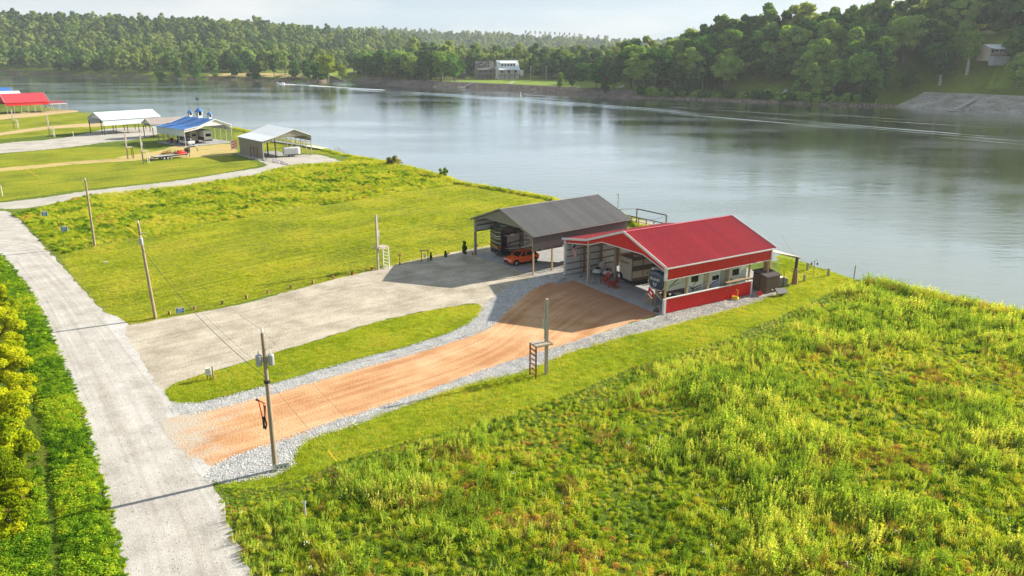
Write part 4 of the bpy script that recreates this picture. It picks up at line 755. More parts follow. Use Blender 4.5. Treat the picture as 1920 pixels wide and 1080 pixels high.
def rock_band(shore, i0, i1, d1, n, sc, lab, mt=None):
    mt = mt or ST2
    L = resample(smooth_line(shore[i0:i1], 1), 2, False); pts = []
    for _ in range(n):
        i = random.randrange(1, len(L) - 1); dd = L[i + 1] - L[i - 1]; nn = Vector((dd.y, -dd.x)).normalized(); nn = nn if nn.y > 0 else -nn; p = L[i] + nn * random.uniform(-1, d1) + dd * random.uniform(-.5, .5); pts.append((p.x, p.y))
    z = height(pts); scatter('riprap_rocks', [(a[0], a[1], zz) for a, zz in zip(pts, z)], mt, rng.integers(0, 3, n), rng.uniform(*sc, n), lab, .5)
rock_band(right_shore, 8, 15, 8.5, 5000, (.25, .7), 'broken rocks of the bank below the far houses', ST3)
rock_band(right_shore, 0, 4, 26, 4500, (.2, .6), 'broken rocks of the bank at the far right')
rock_band(right_shore, 3, 9, 2.0, 420, (.25, .9), 'boulders along the waterline under the wooded bank', ST3)

# ------------------------------------------------------------------ open barns
def frame_root(name, A, B, **k):
    d = Vector(B) - Vector(A); return empty(name, (A[0], A[1], 0), math.atan2(d.y, d.x), **k)
def ribline(L, pitch=.225, h=.032):
    xs_ = []; n = int(round(L / pitch)); pitch = L / n
    for i in range(n):
        x = i * pitch; xs_ += [(x, 0), (x + pitch * .62, 0), (x + pitch * .70, h), (x + pitch * .90, h)]
    xs_.append((L, 0)); return xs_
def ribbed(o, ex, ey, nrm, L, yb, yt, mat, name, parent, sheetw=.9, join=False, pitch=.225, h=.032, label=None):
    """ribbed metal cladding: o origin, ex along, ey up the sheet; yb/yt give both ends of each rib line"""
    o = Vector(o); ex = Vector(ex).normalized(); ey = Vector(ey).normalized(); nrm = Vector(nrm).normalized(); n = max(1, int(round(L / sheetw))); w = L / n; out = []; cache = {}
    const = not callable(yb) and not callable(yt); fb = yb if callable(yb) else (lambda x: yb); ft = yt if callable(yt) else (lambda x: yt)
    allb = MB()
    for i in range(n):
        pl = ribline(w, pitch, h); V = []; F = []
        for x, d in pl:
            X_ = i * w + x; base = (o if not const or join else Vector((0, 0, 0))) ; xx = X_ if (not const or join) else x
            for y in (fb(X_), ft(X_)):
                for dd in (d, d - .012): V.append(base + ex * xx + ey * y + nrm * dd)
        m = len(pl)
        for k in range(m - 1):
            a = k * 4; b = a + 4; F += [(a, b, b + 2, a + 2), (a + 1, a + 3, b + 3, b + 1), (a, a + 1, b + 1, b), (a + 2, b + 2, b + 3, a + 3)]
        F += [(0, 2, 3, 1), ((m - 1) * 4, (m - 1) * 4 + 1, (m - 1) * 4 + 3, (m - 1) * 4 + 2)]
        if join: allb.add(V, F); continue
        if const:
            if 'm' not in cache: bb_ = MB(); bb_.add(V, F); cache['m'] = bb_.mesh(name, mat)
            ob = bpy.data.objects.new(name, cache['m']); ob.location = o + ex * (i * w)
            link(ob, parent); out.append(ob)
        else:
            bb_ = MB(); bb_.add(V, F); out.append(bb_.build(name, mat, parent))
    if join: out.append(allb.build(name, mat, parent, label=label))
    return out
def roof_slope(parent, u0, z0, u1, z1, v0, v1, mat, join=False, pitch=.34, name='roof_panel', h=.08):
    L = math.hypot(u1 - u0, z1 - z0); ey = Vector(((u1 - u0) / L, 0, (z1 - z0) / L)); ex = Vector((0, 1, 0)); n = ex.cross(ey)
    if n.z < 0: n = -n
    return ribbed((u0, v0, z0), ex, ey, n, v1 - v0, 0, L, mat, name if not join else 'roof', parent, join=join, pitch=pitch, h=h)
def interp(pts):
    def f(x):
        for (a, za), (b, zb) in zip(pts, pts[1:]):
            if x <= b: return za + (zb - za) * max(0, (x - a)) / (b - a)
        return pts[-1][1]
    return f
def posts(parent, pts, w, mat, label=None):
    for u, v, z0, z1 in pts: MB().bb((u - w / 2, v - w / 2, z0), (u + w / 2, v + w / 2, z1)).build('post', mat, parent, label=label)
def trusses(parent, prof, ztie, vs, mat):
    if len(prof) == 4: prof = prof[1:]
    ztie = min(ztie, prof[0][1] - .3, prof[-1][1] - .3)
    for v in vs:
        b = MB(); z = ztie
        for (a, za), (c, zc) in zip(prof, prof[1:]): b.bar((a, v, za - .22), (c, v, zc - .22), .05, .22)
        b.bar((prof[0][0], v, z), (prof[-1][0], v, z), .05, .2); mid = max(prof, key=lambda p: p[1])
        for t in (.2, .35, .5, .65, .8):
            u = prof[0][0] + (prof[-1][0] - prof[0][0]) * t; b.bar((u, v, z), ((u + mid[0]) / 2, v, interp(prof)((u + mid[0]) / 2) - .3), .05, .1)
        b.build('truss', mat, parent)

# red barn
RA, RB = (6.42, 90.94), (15.5, 76.34); RW, RD = 17.2, 15.45
red = frame_root('open_barn', RA, RB, label='red metal open barn with white trim sheltering a tan trailer and a large white camper', cat='barn')
ZK, ZR, ZE, ZL = 5.15, 7.34, 5.0, 4.45
roof_slope(red, RW + .28, ZE - .09, 10.75, ZR, -.3, RD + .3, X['redroof']); roof_slope(red, 4.25, ZK, 10.75, ZR, -.3, RD + .3, X['redroof']); roof_slope(red, -.35, ZL - .05, 4.25, ZK, -.3, RD + .3, X['redroof'])
MB().bar((10.75, -.32, ZR + .05), (10.75, RD + .32, ZR + .05), .34, .05).build('ridge_cap', X['redroof'], red)
top = interp([(0, ZL - .05), (4.25, ZK - .06), (10.75, ZR - .08), (RW, ZE - .06)]); bot = interp([(0, 3.95), (4.46, 4.62), (6.77, 5.42), (13.6, 5.52), (16.9, 4.6), (RW, 4.5)])
ribbed((0, -.02, 0), (1, 0, 0), (0, 0, 1), (0, -1, 0), RW, bot, top, X['red'], 'wall_panel', red)
ribbed((0, RD + .02, 0), (1, 0, 0), (0, 0, 1), (0, 1, 0), RW, bot, top, X['red'], 'wall_panel', red)
ribbed((RW + .02, 0, 0), (0, 1, 0), (0, 0, 1), (1, 0, 0), RD, 3.6, ZE - .1, X['red'], 'wall_panel', red)
ribbed((RW + .02, 0, 0), (0, 1, 0), (0, 0, 1), (1, 0, 0), 12.6, .06, 1.6, X['red'], 'wall_panel', red)
ribbed((-.02, 0, 0), (0, 1, 0), (0, 0, 1), (-1, 0, 0), RD, .06, ZL - .12, X['red'], 'wall_panel', red)
ribbed((.03, 0, 0), (0, 1, 0), (0, 0, 1), (1, 0, 0), RD, .08, ZL - .15, X['liner'], 'liner_panel', red)
def trim(p, q, w=.14, h=.14, mat='white'): MB().bar(p, q, w, h).build('trim', X[mat], red)
trim((RW + .36, -.36, ZE - .02), (10.75, -.36, ZR + .06), .05, .26); trim((10.75, -.36, ZR + .06), (4.25, -.36, ZK + .02), .05, .24); trim((4.25, -.36, ZK + .02), (-.4, -.36, ZL - .04), .05, .24)
trim((RW + .36, RD + .36, ZE - .02), (10.75, RD + .36, ZR + .06), .05, .24); trim((10.75, RD + .36, ZR + .06), (4.25, RD + .36, ZK + .02), .05, .22); trim((4.25, RD + .36, ZK + .02), (-.4, RD + .36, ZL - .04), .05, .22)
trim((RW + .36, -.3, ZE - .1), (RW + .36, RD + .3, ZE - .1), .06, .14); trim((-.42, -.3, ZL - .12), (-.42, RD + .3, ZL - .12), .06, .14)
bpts = [(0, 3.95), (4.46, 4.62), (6.77, 5.42), (13.6, 5.52), (16.9, 4.6)]
for (a, za), (c, zc) in zip(bpts, bpts[1:]): trim((a, -.07, za), (c, -.07, zc), .05, .09)
trim((RW + .06, 0, 3.57), (RW + .06, RD, 3.57), .06, .08); trim((RW + .03, .1, 1.63), (RW + .03, 12.6, 1.63), .2, .09)
trim((RW + .05, -.07, 0), (RW + .05, -.07, 1.63), .26, .26); trim((RW + .05, -.07, 3.55), (RW + .05, -.07, ZE - .1), .26, .26); trim((RW + .04, 12.65, 0), (RW + .04, 12.65, 1.66), .2, .12); trim((RW + .04, RD + .02, 3.55), (RW + .04, RD + .02, ZE - .1), .2, .2)
trim((-.06, -.08, 0), (-.06, -.08, ZL - .1), .22, .24)
posts(red, [(RW - .12, v, 0, 4.8) for v in (.12, 3.1, 6.1, 9.2, 12.3, RD - .15)], .17, X['palewood'])
posts(red, [(4.35, v, 0, 5.0) for v in (.05, 4.0, 8.0, 12.0, RD - .1)], .26, X['oldwood'])
posts(red, [(.2, v, 0, 4.2) for v in (2.6, 5.2, 7.9, 10.5, 13.1, RD - .2)], .2, X['wood'])
posts(red, [(RW - .5, RD - .2, 0, 4.7), (13.6, RD - .1, 0, 5.0), (9.2, RD - .1, 0, 5.0)], .25, X['wood'])
for z in (.55, 1.35, 2.2, 3.0, 3.75):
    MB().bb((.07, .1, z), (.14, RD - .1, z + .12)).build('girt', X['wood'], red)
trusses(red, [(4.3, ZK), (10.75, ZR), (17.1, ZE)], 4.75, (2.6, 5.2, 7.7, 10.3, 12.9), X['palewood'])
for v in (1.3, 3.9, 6.5, 9.1, 11.7, 14.3): MB().bar((.1, v, ZL - .3), (4.3, v, ZK - .3), .06, .2).build('rafter', X['palewood'], red)
for v in (2.6,): MB().bar((4.35, .05, 4.3), (5.1, .05, 4.85), .06).build('brace', X['oldwood'], red)
def slab(name, root, u0, v0, u1, v1, label, z=.06, mat='concrete'):
    Mx = root.matrix_basis if False else Matrix.Translation(root.location) @ root.rotation_euler.to_matrix().to_4x4()
    b = MB(); c = [Mx @ Vector(p) for p in ((u0, v0, 0), (u1, v0, 0), (u1, v1, 0), (u0, v1, 0))]
    b.loft([[(p.x, p.y, -.2) for p in c], [(p.x, p.y, z) for p in c]]); return b.build(name, X[mat], kind='structure', label=label)
slab('concrete_slab', red, -.1, -.55, RW - .02, RD + 1.2, 'stained concrete floor of the red barn')
slab('concrete_slab', red, 2.5, RD + 1.3, RW - 3, RD + 5.2, 'concrete patio between the red barn and the river', .04)
slab('lawn', red, RW - 2.9, 11.2, RW + 3, RD + 5, 'grass showing under the back corner of the red barn', .009, 'lawn2')
def place(o, root, u, v, z=0, rz=0):    # put a free-standing thing at barn coordinates
    Mx = Matrix.Translation(root.location) @ root.rotation_euler.to_matrix().to_4x4(); p = Mx @ Vector((u, v, z)); o.location = p; o.rotation_euler = (0, 0, root.rotation_euler.z + rz); return o

# gray barn
GA, GB = (-4.92, 100.35), (2.49, 90.77); GW, GD = 12.1, 15.75
gray = frame_root('open_barn', GA, GB, label='gray metal open barn over a black camper and an orange car', cat='barn')
roof_slope(gray, GW + .3, 4.82, 6.05, 7.08, -.3, GD + .25, X['grayroof']); roof_slope(gray, -.3, 4.82, 6.05, 7.08, -.3, GD + .25, X['grayroof'])
MB().bar((6.05, -.32, 7.12), (6.05, GD + .3, 7.12), .34, .05).build('ridge_cap', X['grayroof'], gray)
top = interp([(0, 4.8), (6.05, 7.0), (GW, 4.8)]); bot = interp([(0, 4.55), (.3, 4.6), (2.34, 5.3), (9.6, 5.3), (11.83, 4.4), (GW, 4.2)])
ribbed((0, -.02, 0), (1, 0, 0), (0, 0, 1), (0, -1, 0), GW, bot, top, X['graygable'], 'wall_panel', gray); ribbed((0, GD + .02, 0), (1, 0, 0), (0, 0, 1), (0, 1, 0), GW, bot, top, X['graygable'], 'wall_panel', gray)
ribbed((GW + .02, 0, 0), (0, 1, 0), (0, 0, 1), (1, 0, 0), GD, 3.0, 4.8, X['purple'], 'wall_panel', gray, h=.05); ribbed((-.02, 0, 0), (0, 1, 0), (0, 0, 1), (-1, 0, 0), GD, 3.1, 4.8, X['purple'], 'wall_panel', gray)
ribbed((.03, 0, 0), (0, 1, 0), (0, 0, 1), (1, 0, 0), GD, 3.12, 4.7, X['liner'], 'liner_panel', gray)
for p, q in [((GW + .35, -.36, 4.84), (6.05, -.36, 7.13)), ((6.05, -.36, 7.13), (-.35, -.36, 4.84)), ((GW + .35, GD + .33, 4.84), (6.05, GD + .33, 7.13)), ((6.05, GD + .33, 7.13), (-.35, GD + .33, 4.84))]: MB().bar(p, q, .05, .15).build('trim', X['graygable'], gray)
for a in (-.36, GW + .36): MB().bar((a, -.3, 4.78), (a, GD + .3, 4.78), .06, .12).build('trim', X['gray'], gray)
posts(gray, [(GW - .12, v, 0, 4.6) for v in (.15, 3.1, 6.2, 9.3, 12.4, GD - .15)], .17, X['palewood']); posts(gray, [(.12, v, 0, 4.6) for v in (.15, 3.1, 6.2, 9.3, 12.4, GD - .15)], .2, X['oldwood'])
MB().bb((.0, -.05, 0), (.22, .03, 3.1)).build('post_cladding', X['graygable'], gray)
for z in (3.15, 3.9, 4.5): MB().bb((.07, .1, z), (.13, GD - .1, z + .12)).build('girt', X['darkwood'], gray)
for a, c in ((.15, 1.0), (GW - .15, GW - 1.0)): MB().bar((a, .1, 3.9), (c, .1, 4.75), .07).build('brace', X['oldwood'], gray)
trusses(gray, [(.1, 4.8), (6.05, 7.08), (12.0, 4.8)], 4.6, (2.6, 5.2, 7.8, 10.4, 13.0), X['oldwood'])
slab('concrete_slab', gray, .25, -.05, 10.6, 13.0, 'pale concrete floor under the gray barn')
slab('gravel_yard', gray, 10.65, -.3, GW + 4.7, GD + 1, 'gravel between the two barns', .024, 'sidegravel')
slab('gravel_yard', gray, -.9, GD - 2.6, 10.6, GD + 3.5, 'gravel behind the gray barn', .028, 'gravel')

def far_barn(A, B, D, prof, ztie, mats, side, label, zband, nposts, name='open_barn', bandL=None, overh=.3, gab=.55, back=None, postm='oldwood', zb2=None):
    r = frame_root(name, A, B, label=label, cat='barn'); W_ = (Vector(B) - Vector(A)).length; roof, gable, sidem = mats
    for i, ((a, za), (b, zb)) in enumerate(zip(prof, prof[1:])):
        if i == 0: a2 = a - overh; za2 = za - overh * (zb - za) / (b - a)
        else: a2, za2 = a, za
        if i == len(prof) - 2: b2 = b + overh; zb_ = zb + overh * (zb - za) / (b - a)
        else: b2, zb_ = b, zb
        L = (b2, zb_, a2, za2) if zb_ < za2 else (a2, za2, b2, zb_)
        roof_slope(r, *L, -overh, D + overh, X[roof], join=True, pitch=.45, h=.03)
    topf = interp([(a, z - .08) for a, z in prof]); zt = ztie
    mid = max(prof, key=lambda p: p[1]); bf = lambda x: min(topf(x) - .3, max(topf(x) - gab * 1.2, 0) if topf(x) < zt + gab else zt + .0)
    for vv, nn in ((-.02, -1), (D + .02, 1)): ribbed((0, vv, 0), (1, 0, 0), (0, 0, 1), (0, nn, 0), W_, bf, topf, X[gable], 'gable', r, join=True, pitch=.45, sheetw=1.35)
    for uu, nn, ze, zb in ((-.02, -1, prof[0][1], zband[0]), (W_ + .02, 1, prof[-1][1], zband[1])):
        if zb is not None: ribbed((uu, 0, 0), (0, 1, 0), (0, 0, 1), (nn, 0, 0), D, zb, ze - .1, X[sidem], 'side_wall', r, join=True, pitch=.45, sheetw=1.35)
    for (a, za), (b, zb) in zip(prof, prof[1:]):
        for vv in (-overh - .05, D + overh + .05): MB().bar((a, vv, za), (b, vv, zb), .06, .2).build('trim', X['white' if gable != 'graygable' else 'graygable'], r)
    for uu in (.1, W_ - .1): posts(r, [(uu, .12 + (D - .24) * k / (nposts - 1), 0, 4.1) for k in range(nposts)], .18, X[postm])
    trusses(r, prof, ztie, [D * k / 5 for k in range(1, 5)], X['oldwood']); return r, W_
TA_, TB_ = (-60.51, 193.04), (-50.64, 201.44)
tanb, tw = far_barn(TA_, TB_, 14.3, [(0, 4.45), (3.3, 5.2), (8.4, 6.8), (12.96, 5.0)], 5.0, ('tin', 'tan', 'tan'), 0, 'tan metal barn with silver roof, half open, beside the river', (0.0, 3.6), 6)
# orange-framed doorway in the closed side of the tan barn
b = MB()
for p, q in (((-.09, 3.0, 0), (-.09, 3.0, 2.5)), ((-.09, 7.2, 0), (-.09, 7.2, 2.5)), ((-.09, 3.0, 2.5), (-.09, 7.2, 2.5)), ((-.09, 5.1, 0), (-.09, 5.1, 2.5))): b.bar(p, q, .14)
b.build('door_frame', X['terracotta'], tanb); MB().bb((-.07, 3.0, .02), (-.05, 7.2, 2.45)).build('door', X['gray'], tanb)
posts(tanb, [(3.3, v, 0, 5) for v in (.1, 4.7, 9.4, 14.1)], .25, X['darkwood'])
slab('concrete_slab', tanb, 2.0, 3.5, 9.5, 14, 'concrete floor of the tan barn', .05)
BA_, BB_ = (-89.85, 219.32), (-80.48, 230.0)
blueb, bw = far_barn(BA_, BB_, 16.0, [(0, 4.6), (4.2, 5.2), (9.2, 6.85), (14.2, 4.9)], 5.1, ('blue', 'white', 'tinside'), 0, 'blue-roofed open barn with three cupolas and pale walls', (2.7, 3.5), 6)
slab('concrete_slab', blueb, -.5, -.5, 14.6, 16, 'concrete floor of the blue-roofed barn', .08)
def cupola(u, v, s, label, vane=False):
    c = empty('cupola', (0, 0, 0), label=label, cat='cupola'); place(c, blueb, u, v, 6.75); w = .5 * s
    MB().bb((-w, -w, -.2), (w, w, .55 * s)).build('base', X['white'], c)
    for i in (-1, 1):
        for j in (-1, 1): MB().bb((i * w - .08 * s, j * w - .08 * s, .55 * s), (i * w + .08 * s, j * w + .08 * s, 1.5 * s)).build('post', X['white'], c)
    MB().bb((-w * .7, -w * .7, .55 * s), (w * .7, w * .7, 1.45 * s)).build('louvre', X['glass'], c)
    b = MB(); b.lathe((0, 0, 1.5 * s), [(.95 * s, 0), (.85 * s, .1 * s), (.4 * s, .55 * s), (.05, .85 * s)], 8); b.build('cap', X['blue'], c)
    b = MB(); b.tube([(0, 0, 2.6 * s), (0, 0, 3.4 * s)], .035, 5); b.bar((-.35 * s, 0, 3.0 * s), (.35 * s, 0, 3.0 * s), .05)
    if vane: b.tube([(0, 0, 3.4 * s), (0, 0, 4.2 * s)], .05, 5); b.prism([(-.7, 4.0 * s), (-.2, 3.9 * s), (.3, 4.1 * s), (.5, 4.7 * s), (.05, 4.35 * s), (-.6, 4.8 * s), (-.45, 4.3 * s)], 'y', -.03, .03); b.bar((.4, 0, 4.0 * s), (1.1, .3, 3.9 * s), .16)
    b.build('weather_vane', X['black'], c)
cupola(9.2, 13.5, .85, 'small white cupola at the far end of the blue roof'); cupola(9.2, 8.2, 1.25, 'largest cupola with a big weather vane in the middle of the blue roof', True); cupola(9.2, 2.4, .85, 'small white cupola at the front end of the blue roof')
SA_, SB_ = (-134.65, 255.49), (-126.63, 248.73)
silv, sw = far_barn(SA_, SB_, 18.2, [(0, 4.7), (5.25, 6.75), (10.49, 4.7)], 4.9, ('tin', 'offwhite', 'tinside'), 0, 'long silver-roofed open carport on the left', (2.9, 2.9), 6, name='carport', postm='darkwood')
brwn, bw2 = far_barn((-112.42, 244.27), (-107.42, 239.37), 12.5, [(0, 4.2), (3.5, 5.7), (7.0, 4.2)], 4.3, ('brownroof', 'offwhite', 'tinside'), 0, 'smaller brown-roofed carport beside the blue barn', (3.2, 3.2), 4, name='carport', postm='darkwood')
frd, fw_ = far_barn((-215.04, 338.5), (-206.55, 330.0), 15.8, [(0, 4.6), (6, 7.9), (12, 4.6)], 4.8, ('redroof', 'red', 'red'), 0, 'distant red-roofed open barn with a low lean-to', (3.4, 3.3), 7)
lean = empty('lean_to', label='low red lean-to roof at the river end of the distant red barn', cat='shelter'); place(lean, frd, 0, 16.2)
roof_slope(lean, 12.2, 3.5, 3.0, 4.2, 0, 6.5, X['redroof'], join=True, pitch=.45); MB().bar((12.25, 0, 3.35), (12.25, 6.5, 3.35), .06, .25).build('trim', X['white'], lean)
posts(lean, [(u, v, 0, 3.5) for u in (3.2, 12.0) for v in (.4, 3.4, 6.3)], .2, X['oldwood']); b = MB()
for z in (.5, 1.0): b.bar((12.0, .4, z), (12.0, 6.3, z), .06, .1); b.bar((3.2, 6.3, z), (12.0, 6.3, z), .06, .1)
b.build('railing', X['palewood'], lean)
far_barn((-246.0, 373.0), (-237.5, 364.5), 15.5, [(0, 4.4), (6, 6.9), (12, 4.4)], 4.6, ('tin', 'offwhite', 'tinside'), 0, 'pale-roofed barn half hidden behind the distant red barn', (3.2, 3.2), 5)
far_barn((-262.0, 392.0), (-253.5, 383.5), 16, [(0, 4.6), (6, 7.6), (12, 4.6)], 4.8, ('blue', 'white', 'tinside'), 0, 'bright blue barn roof at the far left edge', (3.2, 3.2), 5)

# ------------------------------------------------------------------ vehicles
def wheel(parent, x, y, z, r, w, rim='steel', axis='y'):
    t = MB(); t.lathe((x, y, z), [(r * .62, -w / 2), (r * .93, -w / 2), (r, -w * .3), (r, w * .3), (r * .93, w / 2), (r * .62, w / 2)], 20, axis); o = t.build('wheel', X['rubber'], parent)
    k = MB(); k.lathe((x, y, z), [(r * .60, -w / 2 - .01), (r * .2, -w / 2 + .03), (r * .2, w / 2 - .03), (r * .60, w / 2 + .01)], 12, axis); k.build('rim', X[rim], o); return o
def car(label, paint, L=4.47, Wd=1.8, H=1.6, pickup=False):
    e = empty('parked_car' if not pickup else 'pickup_truck', label=label, cat='car' if not pickup else 'pickup truck')
    # nose at +x, built around the centre; lower body as a loft of cross sections along the length
    hw = Wd / 2; secs = []
    if not pickup: data = [(L / 2, .42, .62, .62), (L / 2 - .12, .30, .80, .80), (L / 2 - .75, .24, .93, .95), (L / 2 - 1.35, .22, 1.0, .99), (0, .2, 1.04, 1), (-L / 2 + .9, .22, 1.06, .99), (-L / 2 + .25, .3, 1.08, .95), (-L / 2, .42, .98, .86)]
    else: data = [(L / 2, .5, .95, .86), (L / 2 - .15, .42, 1.12, .96), (L / 2 - 1.4, .38, 1.2, 1), (0, .36, 1.22, 1), (-L / 2 + .1, .4, 1.22, 1), (-L / 2, .5, 1.18, .98)]
    for x, zb, zt, k in data:
        w = hw * k; secs.append([(x, -w * .88, zb), (x, -w, zb + .15), (x, -w, zt - .16), (x, -w * .90, zt), (x, -w * .4, zt + .035), (x, w * .4, zt + .035), (x, w * .90, zt), (x, w, zt - .16), (x, w, zb + .15), (x, w * .88, zb)])
    body = MB().loft(secs).build('body', X[paint], e, smooth=False, bevel=.03)
    if not pickup: cab = [(L / 2 - 1.30, 1.0, .90), (L / 2 - 1.95, H - .06, .74), (-.1, H, .73), (-L / 2 + .75, H - .06, .70), (-L / 2 + .22, 1.07, .84)]
    else: cab = [(L / 2 - 1.45, 1.2, .92), (L / 2 - 2.05, H - .03, .78), (.0 - .2, H, .78), (-.75, H - .05, .78), (-.95, 1.2, .9)]
    rings = [[(x, -hw * k, 1.0 if i in (0, len(cab) - 1) else .98), (x, -hw * k, z), (x, hw * k, z), (x, hw * k, .98)] for i, (x, z, k) in enumerate(cab)]
    bt = 1.0 if not pickup else 1.18
    g = MB(); g.loft([[(cab[0][0], -hw * .9, bt), (cab[1][0], -hw * cab[1][2], cab[1][1]), (cab[3][0], -hw * cab[3][2], cab[3][1]), (cab[4][0], -hw * .88, bt)], [(cab[0][0], hw * .9, bt), (cab[1][0], hw * cab[1][2], cab[1][1]), (cab[3][0], hw * cab[3][2], cab[3][1]), (cab[4][0], hw * .88, bt)]]); g.build('window', X['glass'], e)
    rf = MB(); rf.loft([[(cab[1][0] + .08, -hw * .74, cab[1][1] - .02), (cab[1][0], -hw * .7, cab[1][1] + .03), (cab[1][0], hw * .7, cab[1][1] + .03), (cab[1][0] + .08, hw * .74, cab[1][1] - .02)], [(-.1, -hw * .76, H - .01), (-.1, -hw * .70, H + .04), (-.1, hw * .70, H + .04), (-.1, hw * .76, H - .01)], [(cab[3][0] - .08, -hw * .74, cab[3][1] - .02), (cab[3][0], -hw * .7, cab[3][1] + .03), (cab[3][0], hw * .7, cab[3][1] + .03), (cab[3][0] - .08, hw * .74, cab[3][1] - .02)]]); rf.build('roof', X[paint], e)
    for s in (-1, 1):
        p = MB(); y0 = s * hw * .90; y1 = s * hw * .76
        p.bar((cab[0][0], y0, bt + .0), (cab[1][0], y1, cab[1][1]), .09, .06); p.bar((cab[4][0], y0 * .98, bt), (cab[3][0], y1, cab[3][1]), .22 if not pickup else .12, .07); p.bar((-.15, y0 * 1.0, bt), (-.2, y1 * 1.02, H - .04), .07, .06); p.build('pillar', X[paint], e)
        m = MB(); m.box((L / 2 - 1.5, s * (hw + .1), bt + .08), (.16, .22, .15)); m.build('mirror', X[paint], e, bevel=.02)
        MB().box((L / 2 - .14, s * hw * .68, .72 if not pickup else .95), (.22, hw * .36, .13)).build('headlight', X['white'], e, bevel=.02)
        MB().box((-L / 2 + .06, s * hw * .74, .92), (.16, hw * .2, .2)).build('taillight', X['taillight'], e, bevel=.02)
        MB().bar((L / 2 - .5, s * hw * .97, .27 if not pickup else .42), (-L / 2 + .5, s * hw * .97, .27 if not pickup else .42), .06, .16).build('sill', X['black'], e)
        wheel(e, L / 2 - .88, s * (hw - .1), .35, .35, .22); wheel(e, -L / 2 + .9, s * (hw - .1), .35, .35, .22)
        for x in (L / 2 - .88, -L / 2 + .9): 
            a = MB(); a.lathe((x, s * (hw - .04), .37), [(.36, -.05), (.43, -.05), (.43, .055), (.36, .055)], 20, 'y'); a.build('wheel_arch', X['black'], e)
        if not pickup: MB().bar((.7, s * .52, H + .09), (-1.2, s * .52, H + .08), .05).build('roof_rail', X['black'], e)
    MB().box((L / 2 - .03, 0, .58 if not pickup else .85), (.08, hw * .9, .18)).build('grille', X['black'], e); MB().box((L / 2 - .05, 0, .36), (.12, hw * 1.4, .16)).build('bumper', X['black'], e)
    if pickup:
        MB().bb((-L / 2 + .12, -hw * .82, 1.2), (-1.05, hw * .82, 1.262)).build('bed', X['black'], e); MB().box((-L / 2 - .05, 0, .6), (.12, hw * 1.8, .2)).build('rear_bumper', X['steel'], e)
    return e
c = car('orange compact crossover parked nose out under the gray barn', 'orange'); place(c, gray, 6.95, 2.35, .06, R(-90) + R(-4))
c = car('white pickup truck parked under the blue-roofed barn', 'carwhite', 5.7, 1.95, 1.85, True); place(c, blueb, 2.1, 3.4, .08, R(90))

def rv_box(e, L, Wd, z0, z1, mat, name='body', x0=0, bev=.06): return MB().bb((x0, -Wd / 2, z0), (x0 + L, Wd / 2, z1)).build(name, X[mat], e, bevel=bev)
def swoosh(parent, pts, w, y, mat, side=-1, name='stripe'):
    """raised decal stripe on a side wall (plane y), pts in x,z"""
    b = MB(); n = 14; P_ = []
    for i in range(n + 1):
        t = i / n * (len(pts) - 1); k = min(int(t), len(pts) - 2); f = t - k; f = f * f * (3 - 2 * f) * .5 + f * .5
        P_.append((pts[k][0] + (pts[k + 1][0] - pts[k][0]) * f, pts[k][1] + (pts[k + 1][1] - pts[k][1]) * f))
    top_ = []; bot_ = []
    for i, (x, z) in enumerate(P_):
        ww = w * math.sin(math.pi * (i + .35) / (n + .7)) ** .6 / 2; top_.append((x, z + ww)); bot_.append((x, z - ww))
    poly = top_ + bot_[::-1]; a, c_ = (y, y + side * .012); m = len(poly)
    V = [(p[0], a, p[1]) for p in poly] + [(p[0], c_, p[1]) for p in poly]; F = [(i, i + 1, m - 2 - i, m - 1 - i) for i in range(n)] + [(m + i, m + m - 1 - i, m + m - 2 - i, m + i + 1) for i in range(n)] + [(i, m + i, m + (i + 1) % m, (i + 1) % m) for i in range(m)]
    b.add(V, F); return b.build(name, X[mat], parent)
def text(parent, s, loc, rot, size, mat, name='lettering'):
    cu = bpy.data.curves.new(name, 'FONT'); cu.body = s; cu.size = size; cu.align_x = 'CENTER'; cu.align_y = 'CENTER'; cu.extrude = .008; cu.offset = .006; cu.materials.append(X[mat]); o = bpy.data.objects.new(name, cu); link(o, parent); o.location = loc; o.rotation_euler = rot; bpy.context.view_layer.update(); me = bpy.data.meshes.new_from_object(o); n = link(bpy.data.objects.new(name, me), parent); n.location = loc; n.rotation_euler = rot; bpy.data.objects.remove(o); return n
def window(parent, x0, x1, z0, z1, y, s, mat='glass'):
    MB().bb((x0, y, z0), (x1, y + s * .03, z1)).build('window', X[mat], parent, bevel=.01)

# tan travel trailer: local x runs along the length, rear wall at x=0 faces out of the barn, right-hand visible side is y=-
t = empty('travel_trailer', label='tan travel trailer with brown stripe parked in the middle of the red barn', cat='camper trailer'); TL, TW = 6.6, 2.35
rv_box(t, TL, TW, .62, 3.12, 'beige'); MB().bb((-.01, -TW / 2 - .01, 3.10), (TL + .01, TW / 2 + .01, 3.17)).build('roof', X['beigeroof'], t)
MB().bb((.05, -TW / 2 - .015, 1.75), (TL - .05, -TW / 2 + .01, 2.35)).build('stripe', X['brownpanel'], t); MB().bb((.05, -TW / 2 - .012, .62), (TL - .05, -TW / 2 + .01, .95)).build('skirt', X['brownpanel'], t)
for x in (0.02, 1.55, TL - .3): MB().bb((x, -TW / 2 - .03, .7), (x + .08, -TW / 2 + .01, 3.1)).build('trim', X['brownpanel'], t)
MB().bar((0, -TW / 2 - .03, 3.08), (TL, -TW / 2 - .03, 3.08), .06, .1).build('awning', X['black'], t)
window(t, 4.3, 5.2, 1.75, 2.35, -TW / 2 - .02, -1); window(t, 4.5, 5.5, 1.15, 1.4, -TW / 2, -1, 'black'); window(t, 2.9, 3.3, 1.95, 2.2, -TW / 2 - .02, -1, 'black')
